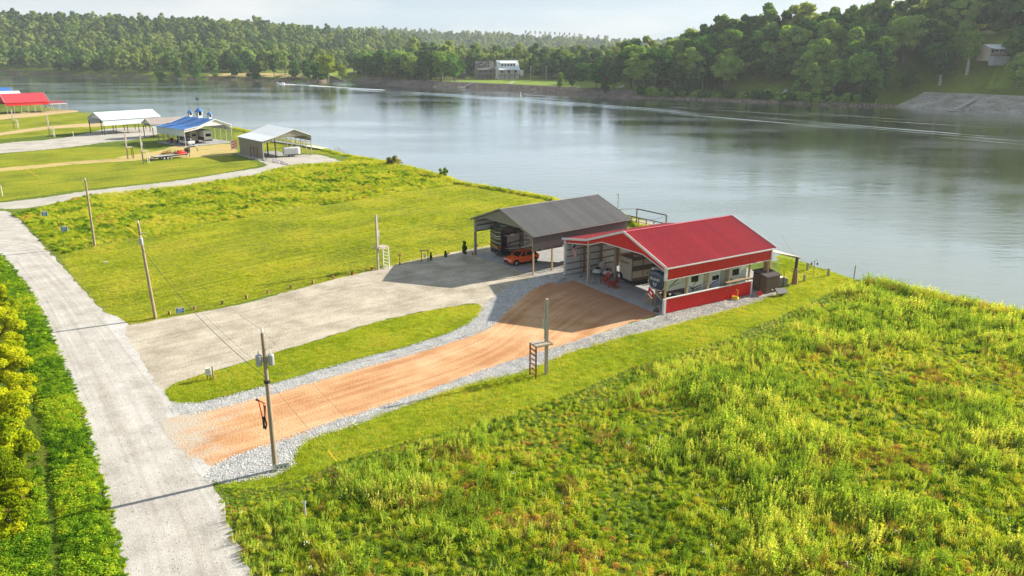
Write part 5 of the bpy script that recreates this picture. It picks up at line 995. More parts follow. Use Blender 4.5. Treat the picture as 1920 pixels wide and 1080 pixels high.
for x, mt in ((2.3, 'black'), (3.1, 'white'), (3.9, 'black')): b = MB(); b.lathe((x, -TW / 2, 1.3), [(.09, -.02), (.09, .02)], 10, 'y'); b.build('hatch', X[mt], t)
b = MB(); b.bb((1.1, -.45, 3.17), (1.8, .1, 3.32)); b.build('vent', X['offwhite'], t, bevel=.03); b = MB(); b.bb((3.6, -.6, 3.17), (4.7, .5, 3.5)); b.build('air_conditioner', X['offwhite'], t, bevel=.06)
for y in (-.6, 0, .6): MB().bb((-.03, y - .04 + .45, 2.85), (0.0, y + .04 + .45, 2.93)).build('marker_light', X['black'], t)
text(t, 'WILDWOOD', (-.02, .15, 2.55), (R(90), 0, R(-90)), .27, 'brownpanel')
MB().bb((.05, -TW / 2 + .1, .35), (TL, TW / 2 - .1, .62)).build('chassis', X['black'], t); MB().bar((TL, -.5, .5), (TL + 1.3, 0, .5), .1).build('hitch', X['black'], t)
for s in (-1, 1): wheel(t, 2.6, s * (TW / 2 - .15), .36, .36, .2, 'white'); wheel(t, 3.4, s * (TW / 2 - .15), .36, .36, .2, 'white')
b = MB(); b.lathe((-.14, .85, .85), [(.2, -.1), (.36, -.1), (.38, 0), (.36, .1), (.2, .1)], 18, 'x'); sp = b.build('spare_wheel', X['rubber'], t); b = MB(); b.lathe((-.14, .85, .85), [(.24, -.115), (.1, -.11), (.1, .05), (.24, .05)], 12, 'x'); b.build('rim', X['white'], sp)
place(t, red, 6.9, 3.4, .06, R(90) + R(-3))

# large white fifth-wheel camper with navy cap
v = empty('fifth_wheel_camper', label='long white fifth-wheel camper with navy front cap filling the right bay of the red barn', cat='camper'); VW = 2.45; VL = 12.2
rv_box(v, VL - 3.0, VW, .65, 3.78, 'rvwhite', x0=3.0); rv_box(v, 2.7, VW, 1.75, 3.78, 'rvwhite', 'gooseneck', x0=.35)
# rounded cap: rings from the face backwards
rings = []
for x, s, zc, hh in ((-.16, .58, 2.78, .62), (-.08, .84, 2.76, .88), (.12, .98, 2.74, 1.02), (.5, 1.0, 2.74, 1.06)):
    rr = []
    for k in range(20):
        a = 2 * math.pi * k / 20; cx, sx_ = math.cos(a), math.sin(a); rr.append((x, VW / 2 * s * math.copysign(abs(cx) ** .55, cx), zc + hh * math.copysign(abs(sx_) ** .6, sx_)))
    rings.append(rr)
MB().loft(rings).build('front_cap', X['navy'], v)
rim = []
for k in range(21):
    a = 2 * math.pi * k / 20; cx, sx_ = math.cos(a), math.sin(a); rim.append((.1, VW / 2 * .99 * math.copysign(abs(cx) ** .55, cx), 2.74 + 1.03 * math.copysign(abs(sx_) ** .6, sx_)))
MB().tube(rim[9:21] , .045, 6).build('trim', X['rvwhite'], v)
MB().prism([(.15, 1.72), (.5, 1.45), (2.2, 1.40), (3.0, 1.1), (3.0, 1.8), (.15, 1.8)], 'y', -VW / 2 + .08, VW / 2 - .08).build('underside', X['brownpanel'], v)
text(v, 'VILANO', (-.175, .05, 2.86), (R(90), 0, R(-90)), .42, 'white'); b = MB(); b.prism([(-.22, 2.55), (-.26, 2.3), (0, 2.08), (.26, 2.3), (.22, 2.55), (.14, 2.55), (.17, 2.33), (0, 2.18), (-.17, 2.33), (-.14, 2.55)], 'x', -.19, -.165); b.build('emblem', X['white'], v); text(v, 'V', (-.17, .05, 2.38), (R(90), 0, R(-90)), .22, 'white')
Y = -VW / 2
for x0, x1, z0, z1, nm in ((3.1, 5.3, 1.2, 3.3, 'slide_out'), (9.0, 11.6, 1.1, 3.4, 'slide_out')):
    o = MB(); o.bb((x0, Y - .32, z0), (x1, Y + .05, z1)); o.build(nm, X['rvwhite'], v, bevel=.03)
window(v, 3.5, 4.5, 2.35, 3.0, Y - .32, -1); window(v, 6.9, 7.9, 1.95, 2.45, Y, -1); window(v, 7.4, 7.85, 2.95, 3.2, Y, -1); window(v, 9.6, 10.6, 2.15, 2.85, Y - .32, -1); window(v, 1.1, 1.6, 2.9, 3.3, Y, -1)
MB().bb((6.4, Y - .02, 1.0), (8.1, Y + .01, 3.3)).build('door_panel', X['carwhite'], v); MB().bb((5.5, Y - .015, 1.0), (6.2, Y + .01, 3.5)).build('side_panel', X['rvcream'], v); MB().bb((8.3, Y - .015, 1.0), (8.85, Y + .01, 3.5)).build('side_panel', X['rvcream'], v)
for x in (6.32, 8.15, 8.9, 5.4): MB().bb((x, Y - .03, .9), (x + .06, Y + .01, 3.5)).build('trim', X['rvgrey'], v)
for pts, w, yy in (([(3.2, 2.0), (3.8, 1.65), (5.2, 1.9)], .14, Y - .32), ([(3.3, 1.75), (4.0, 1.45), (5.2, 1.62)], .12, Y - .32), ([(3.7, 1.7), (4.1, 2.3), (4.5, 2.4)], .16, Y - .32), ([(.6, 2.2), (1.4, 2.6), (2.6, 3.2)], .12, Y), ([(.5, 1.9), (1.2, 2.3), (2.6, 2.5)], .07, Y), ([(5.4, 2.6), (5.8, 2.9), (6.2, 3.2)], .12, Y - .015), ([(5.3, 1.9), (5.8, 2.0), (6.3, 2.05)], .06, Y - .015), ([(6.45, 1.35), (7.2, 1.7), (8.0, 1.85)], .13, Y - .02), ([(6.45, 1.2), (7.2, 1.4), (8.0, 1.55)], .07, Y - .02), ([(9.2, 2.9), (10.2, 3.15), (11.4, 3.3)], .06, Y - .32), ([(.8, 3.0), (1.6, 3.2), (2.8, 3.3)], .05, Y)): swoosh(v, pts, w, yy, 'black')
text(v, 'VILANO', (9.15, Y - .335, 1.8), (R(90), 0, 0), .3, 'rvgrey'); MB().bb((3.0, Y - .01, .62), (12.1, Y + .02, 1.0)).build('skirt', X['rvcream'], v); MB().bar((2.0, Y - .08, 3.62), (8.8, Y - .08, 3.62), .12).build('awning', X['black'], v)
MB().bb((-.1 + .5, -VW / 2 + .02, 3.78), (VL, VW / 2 - .02, 3.82)).build('roof', X['offwhite'], v); MB().bb((4, -.4, 3.82), (5, .4, 4.1)).build('air_conditioner', X['offwhite'], v, bevel=.06)
for s in (-1, 1):
    for x in (7.6, 8.5): wheel(v, x, s * (VW / 2 - .15), .38, .38, .22)
for x in (3.1, 11.8): MB().bb((x, -.9, .06), (x + .1, .9, .66)).build('jack', X['black'], v)
MB().bar((1.3, -.5, .05), (1.3, -.5, 1.5), .12).build('front_jack', X['black'], v)
place(v, red, 14.75, .95, .1, R(90))
def steps(root, u, vv, rz, label, mat='palewood'):
    e = empty('wooden_steps', label=label, cat='steps')
    for i in range(4): MB().bb((-.55, i * .28, .17 * (i + 1) - .03), (.55, i * .28 + .3, .17 * (i + 1) + .02)).build('tread', X[mat], e)
    for s in (-1, 1): MB().prism([(0, 0), (1.15, 0), (1.15, .68), (.85, .68), (0, .14)], 'x', s * .5 - .03, s * .5 + .03).build('stringer', X[mat], e)
    place(e, root, u, vv, .06, rz); return e
steps(red, 13.2, 3.9, R(90), 'wooden steps beside the navy-capped camper')
st_ = empty('sawhorse', label='yellowish timber stand under the nose of the navy-capped camper', cat='stand')
for x in (-.45, .45):
    for y in (-.3, .3): MB().bb((x - .045, y - .045, 0), (x + .045, y + .045, 1.05)).build('leg', X['palewood'], st_)
b = MB(); b.bb((-.5, -.35, 1.05), (.5, .35, 1.13)); b.build('top', X['palewood'], st_)
for y in (-.3, .3): MB().bar((-.45, y, .15), (.45, y, .95), .05, .09).build('brace', X['palewood'], st_)
place(st_, red, 14.1, .9, .06)

# black camper under the gray barn
t = empty('toy_hauler_camper', label='black and silver striped camper backed under the gray barn', cat='camper'); TW = 2.5; TL = 11.5
rv_box(t, TL, TW, .6, 3.75, 'rvblack', bev=.08); MB().bb((.05, -TW / 2 + .05, 3.75), (TL, TW / 2 - .05, 3.8)).build('roof', X['rvgrey'], t)
b = MB(); b.bb((.9, -.3, 3.8), (1.6, .3, 3.98)); b.build('vent', X['white'], t, bevel=.03); MB().bb((2.2, -.5, 3.8), (3.2, .4, 4.1)).build('air_conditioner', X['black'], t, bevel=.05)
Yr = -TW / 2
for x0, x1, z0, z1 in ((.95, 3.0, 1.55, 2.75), (3.6, TL, 1.1, 3.0)): MB().bb((x0, Yr - .02, z0), (x1, Yr + .01, z1)).build('side_panel', X['rvgrey'], t)
MB().bb((4.6, Yr - .03, 1.3), (TL, Yr + .0, 2.6)).build('side_panel', X['beige'], t)
for i, (a, b2, c2, w) in enumerate((((.5, 2.9), (2.0, 2.75), (3.2, 3.0), .12), ((1.0, 1.75), (3, 2.0), (6, 1.6), .22), ((3.6, 2.5), (6, 2.2), (10, 2.5), .16), ((3.6, 1.3), (7, 1.7), (11, 1.35), .2), ((.6, 1.2), (3, .95), (7, 1.1), .12))): swoosh(t, [a, b2, c2], w, Yr - .03, 'rvblack' if i in (1, 2, 3) else 'silverpaint')
for x0 in (1.4, 3.9, 6.3): MB().bb((x0, Yr - .05, 2.85), (x0 + .7, Yr - .01, 3.0)).build('light_strip', X['silverpaint'], t)
def rearstripe(pts, w, mat):
    b = MB(); P_ = [Vector((-.012, y, z)) for y, z in pts]
    for p, q_ in zip(P_, P_[1:]): b.bar(p, q_, .02, w, up=(0, 0, 1))
    b.build('stripe', X[mat], t)
rearstripe([(1.2, 3.05), (.5, 2.75), (-.3, 2.68), (-1.2, 2.85)], .13, 'silverpaint'); rearstripe([(1.2, 2.55), (.4, 2.4), (-.5, 2.42), (-1.2, 2.5)], .2, 'rvgrey'); rearstripe([(1.2, 2.05), (.3, 1.9), (-.6, 1.85), (-1.2, 1.95)], .1, 'silverpaint')
rearstripe([(1.15, 3.4), (0, 3.2), (-1.15, 3.35)], .14, 'rvgrey'); 
for i in range(7): rearstripe([(1.1 - i * .25, 1.6 - i * .03), (.95 - i * .25, 1.25 - i * .03)], .07, 'yellow')
MB().bb((-.03, -1.1, 1.05), (-.005, 1.15, 1.12)).build('trim', X['rvgrey'], t)
for s in (-1, 1): MB().bb((-.05, s * 1.1 - .1, 1.2), (0.02, s * 1.1 + .1, 1.55)).build('taillight', X['taillight'], t)
MB().bb((0.1, -TW / 2 + .05, .35), (TL, TW / 2 - .05, .62)).build('chassis', X['black'], t); b = MB()
for y in (-.4, .4): b.bar((-.02, y, .6), (-.45, y * .7, .1), .05)
b.bar((-.45, -.3, .1), (-.45, .3, .1), .05); b.build('rear_steps', X['steel'], t)
for s in (-1, 1):
    for x in (5.8, 6.7): wheel(t, x, s * (TW / 2 - .15), .38, .38, .22)
MB().tube([(3.0, Yr - .06, .7), (3.0, Yr - .06, 3.4)], .05, 6).build('awning_arm', X['black'], t)
place(t, gray, 2.35, 1.7, .06, R(90) + R(-2))
# clutter behind the car: red and white buggy
def buggy(label, col, root, u, vv, rz):
    e = empty('utility_cart', label=label, cat='utility cart'); MB().loft([[(1.3, -.5, .45), (1.3, -.45, .8), (1.3, .45, .8), (1.3, .5, .45)], [(.4, -.6, .4), (.4, -.6, .95), (.4, .6, .95), (.4, .6, .4)], [(-.4, -.6, .4), (-.4, -.6, .75), (-.4, .6, .75), (-.4, .6, .4)], [(-1.3, -.6, .5), (-1.3, -.6, .95), (-1.3, .6, .95), (-1.3, .6, .5)]]).build('body', X[col], e, bevel=.03)
    b = MB(); 
    for s in (-1, 1): b.tube([(.7, s * .58, .9), (.3, s * .55, 1.75), (-.6, s * .55, 1.75), (-.9, s * .58, .9)], .03, 6)
    b.build('roll_cage', X['white'], e); MB().bb((-.65, -.6, 1.76), (.35, .6, 1.8)).build('roof', X['white'], e); MB().bb((-.35, -.5, .75), (.0, .5, .95)).build('seat', X['black'], e); MB().bb((-.45, -.5, .95), (-.33, .5, 1.3)).build('backrest', X['black'], e)
    for x in (.85, -.85):
        for s in (-1, 1): wheel(e, x, s * .6, .3, .3, .22)
    place(e, root, u, vv, .03, rz)
buggy('red and white utility cart in the sun behind the gray barn posts', 'tractorred', gray, 11.2, 8.6, R(20)); buggy('white utility cart behind the red one near the gray barn', 'white', gray, 12.9, 9.4, R(-30))
buggy('red tractor-like cart under the blue-roofed barn', 'tractorred', blueb, 2.2, 12.8, R(90)); buggy('second red cart under the blue-roofed barn, nearer the pickup', 'tractorred', blueb, 4.0, 10.8, R(80))
# camper under the blue barn
t = empty('camper', label='white and cream camper seen rear-on under the blue-roofed barn', cat='camper'); rv_box(t, 8, 2.5, .7, 3.6, 'rvwhite'); MB().bb((-.03, -.9, 1.85), (0, .7, 2.7)).build('window', X['glass'], t); MB().bb((-.06, -1.25, .55), (.0, 1.25, 1.0)).build('bumper', X['brownpanel'], t); MB().bb((0, 1.22, .8), (8, 1.27, 1.8)).build('side_panel', X['brownpanel'], t)
MB().bb((-.04, -1.2, 3.1), (0, 1.2, 3.35)).build('stripe', X['rvcream'], t)
for s in (-1, 1):
    for x in (4, 5): wheel(t, x, s * 1.1, .38, .38, .2)
place(t, blueb, 8.2, 2.6, .08, R(90))
t = empty('camper', label='brown and beige camper standing deeper under the blue-roofed barn', cat='camper'); rv_box(t, 8, 2.4, .7, 3.5, 'beige'); MB().bb((0, 1.19, 1.2), (8, 1.22, 1.9)).build('stripe', X['brownpanel'], t); MB().bb((-.03, -.6, 1.9), (0, .6, 2.6)).build('window', X['glass'], t)
for s in (-1, 1): wheel(t, 4, s * 1.1, .38, .38, .2)
place(t, blueb, 5.4, 5.2, .08, R(90))
# white cargo trailer at the tan barn
t = empty('cargo_trailer', label='small white rounded cargo trailer in front of the tan barn opening', cat='trailer')
MB().loft([[(x, -1.0 * k, .55), (x, -1.0 * k, 2.1), (x, -.85 * k, 2.3), (x, .85 * k, 2.3), (x, 1.0 * k, 2.1), (x, 1.0 * k, .55)] for x, k in ((0, 1), (3.4, 1), (3.8, .9), (4.0, .7))]).build('body', X['white'], t, bevel=.05)
MB().bb((1.6, -.25, 2.3), (2.1, .25, 2.5)).build('vent', X['white'], t); MB().bb((0, -1.02, .5), (3.9, 1.02, .62)).build('chassis', X['black'], t)
for s in (-1, 1):
    for x in (1.5, 2.2): wheel(t, x, s * .98, .32, .32, .18)
MB().bar((4, 0, .5), (5, 0, .5), .08).build('hitch', X['black'], t)
x, y = G(532, 294); t.location = (x, y, .02); t.rotation_euler = (0, 0, R(25))
# gooseneck flatbed trailer
t = empty('flatbed_trailer', label='long gooseneck flatbed trailer carrying red machinery on the straw yard', cat='trailer'); b = MB()
for y in (-.9, .9): b.bar((0, y, .75), (8.5, y, .75), .12, .25)
for k in range(10): b.bar((k * .93, -.95, .75), (k * .93, .95, .75), .08, .15)
b.build('frame', X['black'], t)
for k in range(4): MB().bb((0, -1.15 + k * .58, .9), (8.6, -1.15 + k * .58 + .54, .95)).build('deck_board', X['steel'], t)
b = MB(); b.bar((8.5, -.8, .8), (9.4, -.5, 2.3), .14, .2); b.bar((8.5, .8, .8), (9.4, .5, 2.3), .14, .2); b.bar((9.2, 0, 2.35), (11.2, 0, 2.3), .2, .25); b.tube([(11.1, 0, 2.3), (11.7, 0, 1.9), (11.8, 0, 1.1)], .08, 6); b.bb((8.6, -.6, 1.0), (9.4, .6, 2.1)); b.bar((9.0, -.7, 1.0), (9.0, -.7, 0), .1); b.bar((9.0, .7, 1.0), (9.0, .7, 0), .1); b.build('gooseneck', X['black'], t)
for x in (2.2, 3.1, 4.0):
    for s in (-1, 1): wheel(t, x, s * 1.0, .36, .36, .22)
MB().bb((-1.2, -1.0, .35), (0, 1.0, .5)).build('ramp', X['black'], t)
p0 = Vector(G(288, 301)); p1 = Vector(G(372, 291.5)); t.location = (p0.x, p0.y, 0); t.rotation_euler = (0, 0, math.atan2(*(p1 - p0).yx))
m = empty('mower_deck', label='red implement lying on the front of the flatbed trailer', cat='implement'); MB().loft([[(0, -.8, 0), (0, -.8, .3), (0, .8, .3), (0, .8, 0)], [(.8, -.9, 0), (.8, -.9, .6), (.8, .9, .6), (.8, .9, 0)], [(2.4, -.8, 0), (2.4, -.8, .35), (2.4, .8, .35), (2.4, .8, 0)]]).build('body', X['tractorred'], m, bevel=.04); MB().bb((.5, -.3, .5), (1.6, .3, .8)).build('hood', X['tractorred'], m); MB().bar((-.6, 0, 0), (-.1, 0, .9), .12).build('arm', X['black'], m); MB().bar((2.3, .4, 0), (2.3, .4, .75), .1).build('arm', X['black'], m)
q = t.matrix_basis; Mx = Matrix.Translation(t.location) @ t.rotation_euler.to_matrix().to_4x4(); m.location = Mx @ Vector((6.0, 0, .95)); m.rotation_euler = t.rotation_euler
hs = clump(77, 160, 2.0, .9, .25, X['dry']); o = link(bpy.data.objects.new('brush_heap', hs)); x, y = G(318, 289); o.location = (x, y, 0); o.scale = (1.3, .8, 1.1); tag(o, 'heap of brown cut brush behind the flatbed trailer', 'brush heap')
x, y = G(440, 281); e = empty('warning_sign', (x, y, 0), R(20), label='orange and white diagonal-striped panel at the corner of the tan barn', cat='sign'); MB().bb((-.9, -.04, .2), (.9, .04, 2.6)).build('panel', X['white'], e)
for k in range(3): MB().bar((-.7, -.06, .5 + k * .75), (.7, -.06, 1.15 + k * .6), .03, .3).build('stripe', X['orange'], e)
for s in (-.8, .8): MB().bb((s - .05, -.03, 0), (s + .05, .03, .3)).build('leg', X['steel'], e)

# ------------------------------------------------------------------ things in and around the red barn
def adirondack(label, u, vv, rz):
    e = empty('garden_chair', label=label, cat='chair', group='red garden chairs on the barn floor')
    for k in range(5): MB().bar((-.22 + k * .11, .12, .36), (-.22 + k * .11 + (k - 2) * .018, .50, 1.10 - abs(k - 2) * .05), .1, .025).build('back_slat', X['chairred'], e)
    for k in range(5): MB().bar((-.27, -.35 + k * .11, .42 - k * .03), (.27, -.35 + k * .11, .42 - k * .03), .1, .025).build('seat_slat', X['chairred'], e)
    for s in (-1, 1):
        MB().bb((s * .32 - .04, -.42, 0), (s * .32 + .04, -.36, .56)).build('front_leg', X['chairred'], e); MB().bar((s * .28, -.38, .40), (s * .28, .55, .05), .03, .12).build('rear_leg', X['chairred'], e); MB().bb((s * .36 - .08, -.46, .56), (s * .36 + .08, .32, .60)).build('armrest', X['chairred'], e)
    place(e, red, u, vv, .06, rz); e.scale = (1.1,) * 3; return e
adirondack('red slatted garden chair facing out, left of the small red table', 5.4, 1.75, R(10)); adirondack('red slatted garden chair turned sideways, right of the small red table', 7.35, 1.35, R(-75))
t = empty('side_table', label='small red table between the two red garden chairs', cat='table'); MB().bb((-.25, -.25, .42), (.25, .25, .46)).build('top', X['chairred'], t)
for i in (-1, 1):
    for j in (-1, 1): MB().bb((i * .2 - .025, j * .2 - .025, 0), (i * .2 + .025, j * .2 + .025, .42)).build('leg', X['chairred'], t)
place(t, red, 6.4, 1.5, .06)
t = empty('folding_chair', label='small folding chair with patterned seat beside the front post of the red barn', cat='chair')
for s in (-1, 1): MB().bar((s * .22, -.2, 0), (s * .22, .2, .45), .03).build('leg', X['steel'], t); MB().bar((s * .22, .2, 0), (s * .22, -.2, .45), .03).build('leg', X['steel'], t)
MB().bb((-.24, -.22, .44), (.24, .22, .48)).build('seat', X['cloth'], t); MB().bar((0, .22, .48), (0, .3, .9), .44, .04).build('backrest', X['cloth'], t); place(t, red, 4.95, .35, .06, R(30))
# watercraft on a trailer under white and black covers
t = empty('covered_watercraft', label='pair of jet skis under white and black covers on their trailer in the lean-to', cat='watercraft')
def jet(y, l):
    rg = []
    for x, w, h in ((-1.5, .5, .55), (-1.2, .55, .8), (-.5, .5, .95), (.0, .45, 1.12), (.35, .42, 1.35), (.6, .42, 1.2), (1.1, .38, .85), (1.55, .12, .65)):
        rg.append([(x, y - w, .45), (x, y - w * .95, h * .7), (x, y - w * .45, h), (x, y + w * .45, h), (x, y + w * .95, h * .7), (x, y + w, .45)])
    MB().loft(rg).build('cover', X['white'], t, bevel=.05)
    for x0, x1, zz in ((-1.25, -.4, .93), (.1, .9, 1.18)): 
        r2 = []
        for x, w, h in ((x0, .3, zz - .12), ((x0 + x1) / 2, .44, zz + .06), (x1, .3, zz - .1)): r2.append([(x, y - w - .06, .6), (x, y - w * .9 - .05, h * .75), (x, y - w * .4, h + .02), (x, y + w * .4, h + .02), (x, y + w * .9 + .05, h * .75), (x, y + w + .06, .6)])
        MB().loft(r2).build('cover_panel', X['rvblack'], t, bevel=.04)
jet(-.65, 0); jet(.65, 0); b = MB()
for y in (-.65, .65): b.bar((-1.5, y, .38), (1.4, y, .38), .1)
b.bar((-.3, -1.1, .35), (-.3, 1.1, .35), .08); b.bar((1.4, -.65, .38), (2.3, 0, .38), .07); b.bar((1.4, .65, .38), (2.3, 0, .38), .07); b.build('trailer_frame', X['steel'], t)
for s in (-1, 1): wheel(t, -.3, s * 1.15, .28, .28, .18)
place(t, red, 2.35, 4.2, .06, R(120))
# flags
def flag(label, root, u, vv, z, rz, stripes, pole_len, tilt, name='flag'):
    e = empty(name, label=label, cat='flag')
    MB().tube([(0, 0, 0), (0, math.sin(tilt) * -pole_len, math.cos(tilt) * pole_len)], .022, 6).build('pole', X['white'], e); return e
e = flag('american flag hanging from a slanted pole by the left wall of the red barn', red, 0, 0, 0, 0, 13, 1.6, R(30)); top_ = Vector((0, -.8, 1.39))
# cloth: local x along the fly (hangs downward), y along the hoist
def clothgrid(nu, nv, fu, mats, fm, name, parent):
    b = MB(); V = [fu(i / nu, j / nv) for i in range(nu + 1) for j in range(nv + 1)]; b.v = V
    for i in range(nu):
        for j in range(nv): a = i * (nv + 1) + j; b.f.append((a, a + 1, a + nv + 2, a + nv + 1)); b.m.append(fm(i, j))
    me = bpy.data.meshes.new(name); me.from_pydata(b.v, [], b.f); [me.materials.append(X[m]) for m in mats]; me.polygons.foreach_set('material_index', b.m); me.update()
    o = link(bpy.data.objects.new(name, me), parent); s = o.modifiers.new('solid', 'SOLIDIFY'); s.thickness = .006; return o
def fu(a, h): p = top_ + Vector((0, .52, -.90)) * (h * .62); return tuple(p + Vector((.62 * a + .05 * math.sin(a * 7 + h * 2), .1 * math.sin(a * 9 + h * 3) , -1.05 * a - .0)))
clothgrid(16, 13, fu, ['flagred', 'flagwhite', 'flagblue'], lambda i, j: 2 if (i < 6 and j < 7) else (j % 2), 'cloth', e); MB().tube([(0, 0, 0), (0, .1, -2.2)], .02, 6).build('stake', X['black'], e); b = MB(); b.lathe((0, .1, -2.24), [(.02, 0), (.18, .0), (.15, .05), (.03, .08)], 12); b.build('base', X['black'], e); e.scale = (1.15,) * 3
place(e, red, 1.7, .9, 2.6, R(-35))
e = flag('red flag with a round white emblem on a white pole at the right front post', red, 0, 0, 0, 0, 0, 1.9, R(50)); top_ = Vector((0, -1.45, 1.22))
def fu2(a, h): p = top_ + Vector((0, .9, -.76)) * (h * .62); return tuple(p + Vector((.06 * math.sin(a * 6 + h * 2), -.10 * a, -.78 * a)))
clothgrid(10, 10, fu2, ['flagred', 'flagwhite'], lambda i, j: 1 if ((i - 4.5) ** 2 + (j - 4.5) ** 2 < 5 or i > 8) else 0, 'cloth', e); place(e, red, 16.95, -.15, 1.45, R(-62))
b = MB(); b.bb((-.25, -.15, 0), (.25, .15, .22)); b.bb((-.1, -.1, .22), (.15, .12, .42)); o = b.build('tool_box', X['brownpanel']); tag(o, 'small brown box on the ground at the right front corner of the red barn', 'box'); place(o, red, 16.4, -.35, .06, R(15))
b = MB(); b.tube([(0, 0, 0), (.05, 0, .45), (.3, .1, .5)], .05, 6); b.bb((-.15, -.1, 0), (.15, .1, .12)); o = b.build('trailer_jack', X['steel']); tag(o, 'silver trailer jack beside the brown box at the barn corner', 'jack'); place(o, red, 16.0, .1, .06)
# lumber resting on the low wall
e = empty('lumber_rack', label='stack of pale boards on brackets above the far end of the low red wall', cat='lumber')
for k in range(6): MB().bb((-.35 + .12 * k, -1.9 + .1 * (k % 3), .35 + .05 * (k % 2)), (-.26 + .12 * k, 1.9 - .1 * (k % 2), .39 + .05 * (k % 2))).build('board', X['palewood'], e)
for y in (-1.5, 0, 1.5): MB().bar((-.45, y, .05), (.4, y, .33), .06).build('bracket', X['oldwood'], e); MB().bar((.4, y, 0), (-.4, y, .33), .06).build('bracket', X['oldwood'], e)
place(e, red, RW + .05, 10.4, 1.66)
e = empty('shelf_crates', label='dark boxes and jars standing on the slab behind the low red wall', cat='boxes')
for k, (a, c_, h, mt) in enumerate(((4.0, .3, .5, 'black'), (4.5, .25, .7, 'steel'), (5.1, .3, .35, 'black'), (7.9, .3, .45, 'black'), (2.2, .25, .6, 'steel'))): MB().bb((-.2, a, 0), (.2, a + c_ * 2, h + .9)).build('box', X[mt], e)
place(e, red, RW - .45, 0, .06)
# storage shed
e = empty('storage_shed', label='brown plastic storage shed with ribbed roof beside the red barn', cat='shed'); sw, sdp, sh = 2.1, 1.95, 1.85
ribbed((0, 0, 0), (1, 0, 0), (0, 0, 1), (0, -1, 0), sw, 0, sh, X['shed'], 'wall', e, sheetw=9, pitch=.22, h=.03); ribbed((0, sdp, 0), (1, 0, 0), (0, 0, 1), (0, 1, 0), sw, 0, sh + .25, X['shed'], 'wall', e, sheetw=9, pitch=.22, h=.03)
MB().bb((.02, .02, 0), (.07, sdp - .02, sh + .1)).build('door', X['shed'], e); MB().bb((sw - .07, .02, 0), (sw - .02, sdp - .02, sh + .1)).build('wall', X['shed'], e); MB().bb((-.01, sdp / 2 - .02, .1), (.02, sdp / 2 + .02, 1.7)).build('door_edge', X['black'], e)
MB().loft([[(-.12, -.1, sh), (sw + .12, -.1, sh), (sw + .12, -.1, sh + .1), (-.12, -.1, sh + .1)], [(-.12, sdp + .1, sh + .35), (sw + .12, sdp + .1, sh + .35), (sw + .12, sdp + .1, sh + .45), (-.12, sdp + .1, sh + .45)]]).build('roof', X['shedroof'], e)
for k in range(8): MB().bar((-.05 + k * .31, -.1, sh + .115), (-.05 + k * .31, sdp + .1, sh + .465), .08, .05).build('roof_rib', X['shedroof'], e)
x, y = G(1435.5, 551.5); e.location = (x, y, .02); e.rotation_euler = (0, 0, red.rotation_euler.z + R(90)); 
b = MB(); b.lathe((0, 0, 0), [(.2, 0), (.28, .42), (.3, .45), (.26, .45)], 16); bt = b.build('bucket', X['bucket']); tag(bt, 'red bucket lying between the low red wall and the brown shed', 'bucket'); x, y = G(1421, 554.5); bt.location = (x, y, .2); bt.rotation_euler = (R(60), R(15), 0)
e = empty('hose', label='coiled yellow garden hose at the foot of the red wall', cat='hose'); b = MB(); b.tube([((.42 - .0 * a) * math.cos(a) * (1 - .012 * a), .34 * math.sin(a) * (1 - .012 * a), .05 + .012 * a) for a in [i * .35 for i in range(70)]], .035, 6); b.build('coil', X['yellow'], e); MB().tube([(.3, .1, .15), (.32, .25, .9), (.1, .3, 1.05)], .03, 6).build('riser', X['yellow'], e); x, y = G(1378, 561.5); e.location = (x, y, .02)
e = empty('water_hydrant', label='white water hydrant standing behind the yellow hose', cat='hydrant'); MB().tube([(0, 0, 0), (0, 0, 1.0)], .05, 8).build('pipe', X['white'], e); MB().tube([(0, 0, .9), (0, -.2, .85)], .04, 6).build('spout', X['white'], e); b = MB(); b.lathe((0, 0, 1.0), [(.04, 0), (.09, .05), (.08, .16), (.03, .2)], 8); b.build('head', X['white'], e); x, y = G(1379, 557); e.location = (x, y, .02)
e = empty('wheelbarrow', label='black wheelbarrow tipped over in the grass beyond the brown shed', cat='wheelbarrow'); MB().loft([[(-.5, -.32, .3), (.45, -.25, .3), (.45, .25, .3), (-.5, .32, .3)], [(-.7, -.42, .62), (.65, -.36, .62), (.65, .36, .62), (-.7, .42, .62)]]).build('tray', X['black'], e); b = MB()
for s in (-1, 1): b.tube([(.7, s * .1, .2), (-.2, s * .25, .3), (-1.1, s * .3, .55)], .025, 6)
b.build('handles', X['steel'], e); wheel(e, .75, 0, .2, .2, .1); x, y = G(1461, 553); e.location = (x, y, .1); e.rotation_euler = (R(35), 0, R(20))
# patio shelter at the back of the red barn
e = empty('patio_shelter', label='tan metal patio roof on wrapped posts behind the red barn', cat='shelter')
MB().loft([[(9.0, RD + .35, 4.55), (RW + .25, RD + .35, 4.35), (RW + .25, RD + .35, 4.42), (9.0, RD + .35, 4.62)], [(9.0, RD + 4.9, 3.3), (RW + .25, RD + 4.9, 3.15), (RW + .25, RD + 4.9, 3.22), (9.0, RD + 4.9, 3.37)]]).build('roof', X['beigeroof'], e)
for u, vv in ((RW - .1, RD + 4.6), (13.2, RD + 4.6), (9.3, RD + 4.6)): MB().bb((u - .12, vv - .12, 0), (u + .12, vv + .12, 3.2)).build('post', X['darkwood'], e); b = MB(); b.lathe((u, vv, 0), [(.34, 0), (.3, 1.0), (.24, 1.9)], 10); b.build('post_wrap', X['wood'], e)
MB().bb((9, RD + 4.55, 3.05), (RW + .2, RD + 4.7, 3.2)).build('beam', X['oldwood'], e); place(e, red, 0, 0)
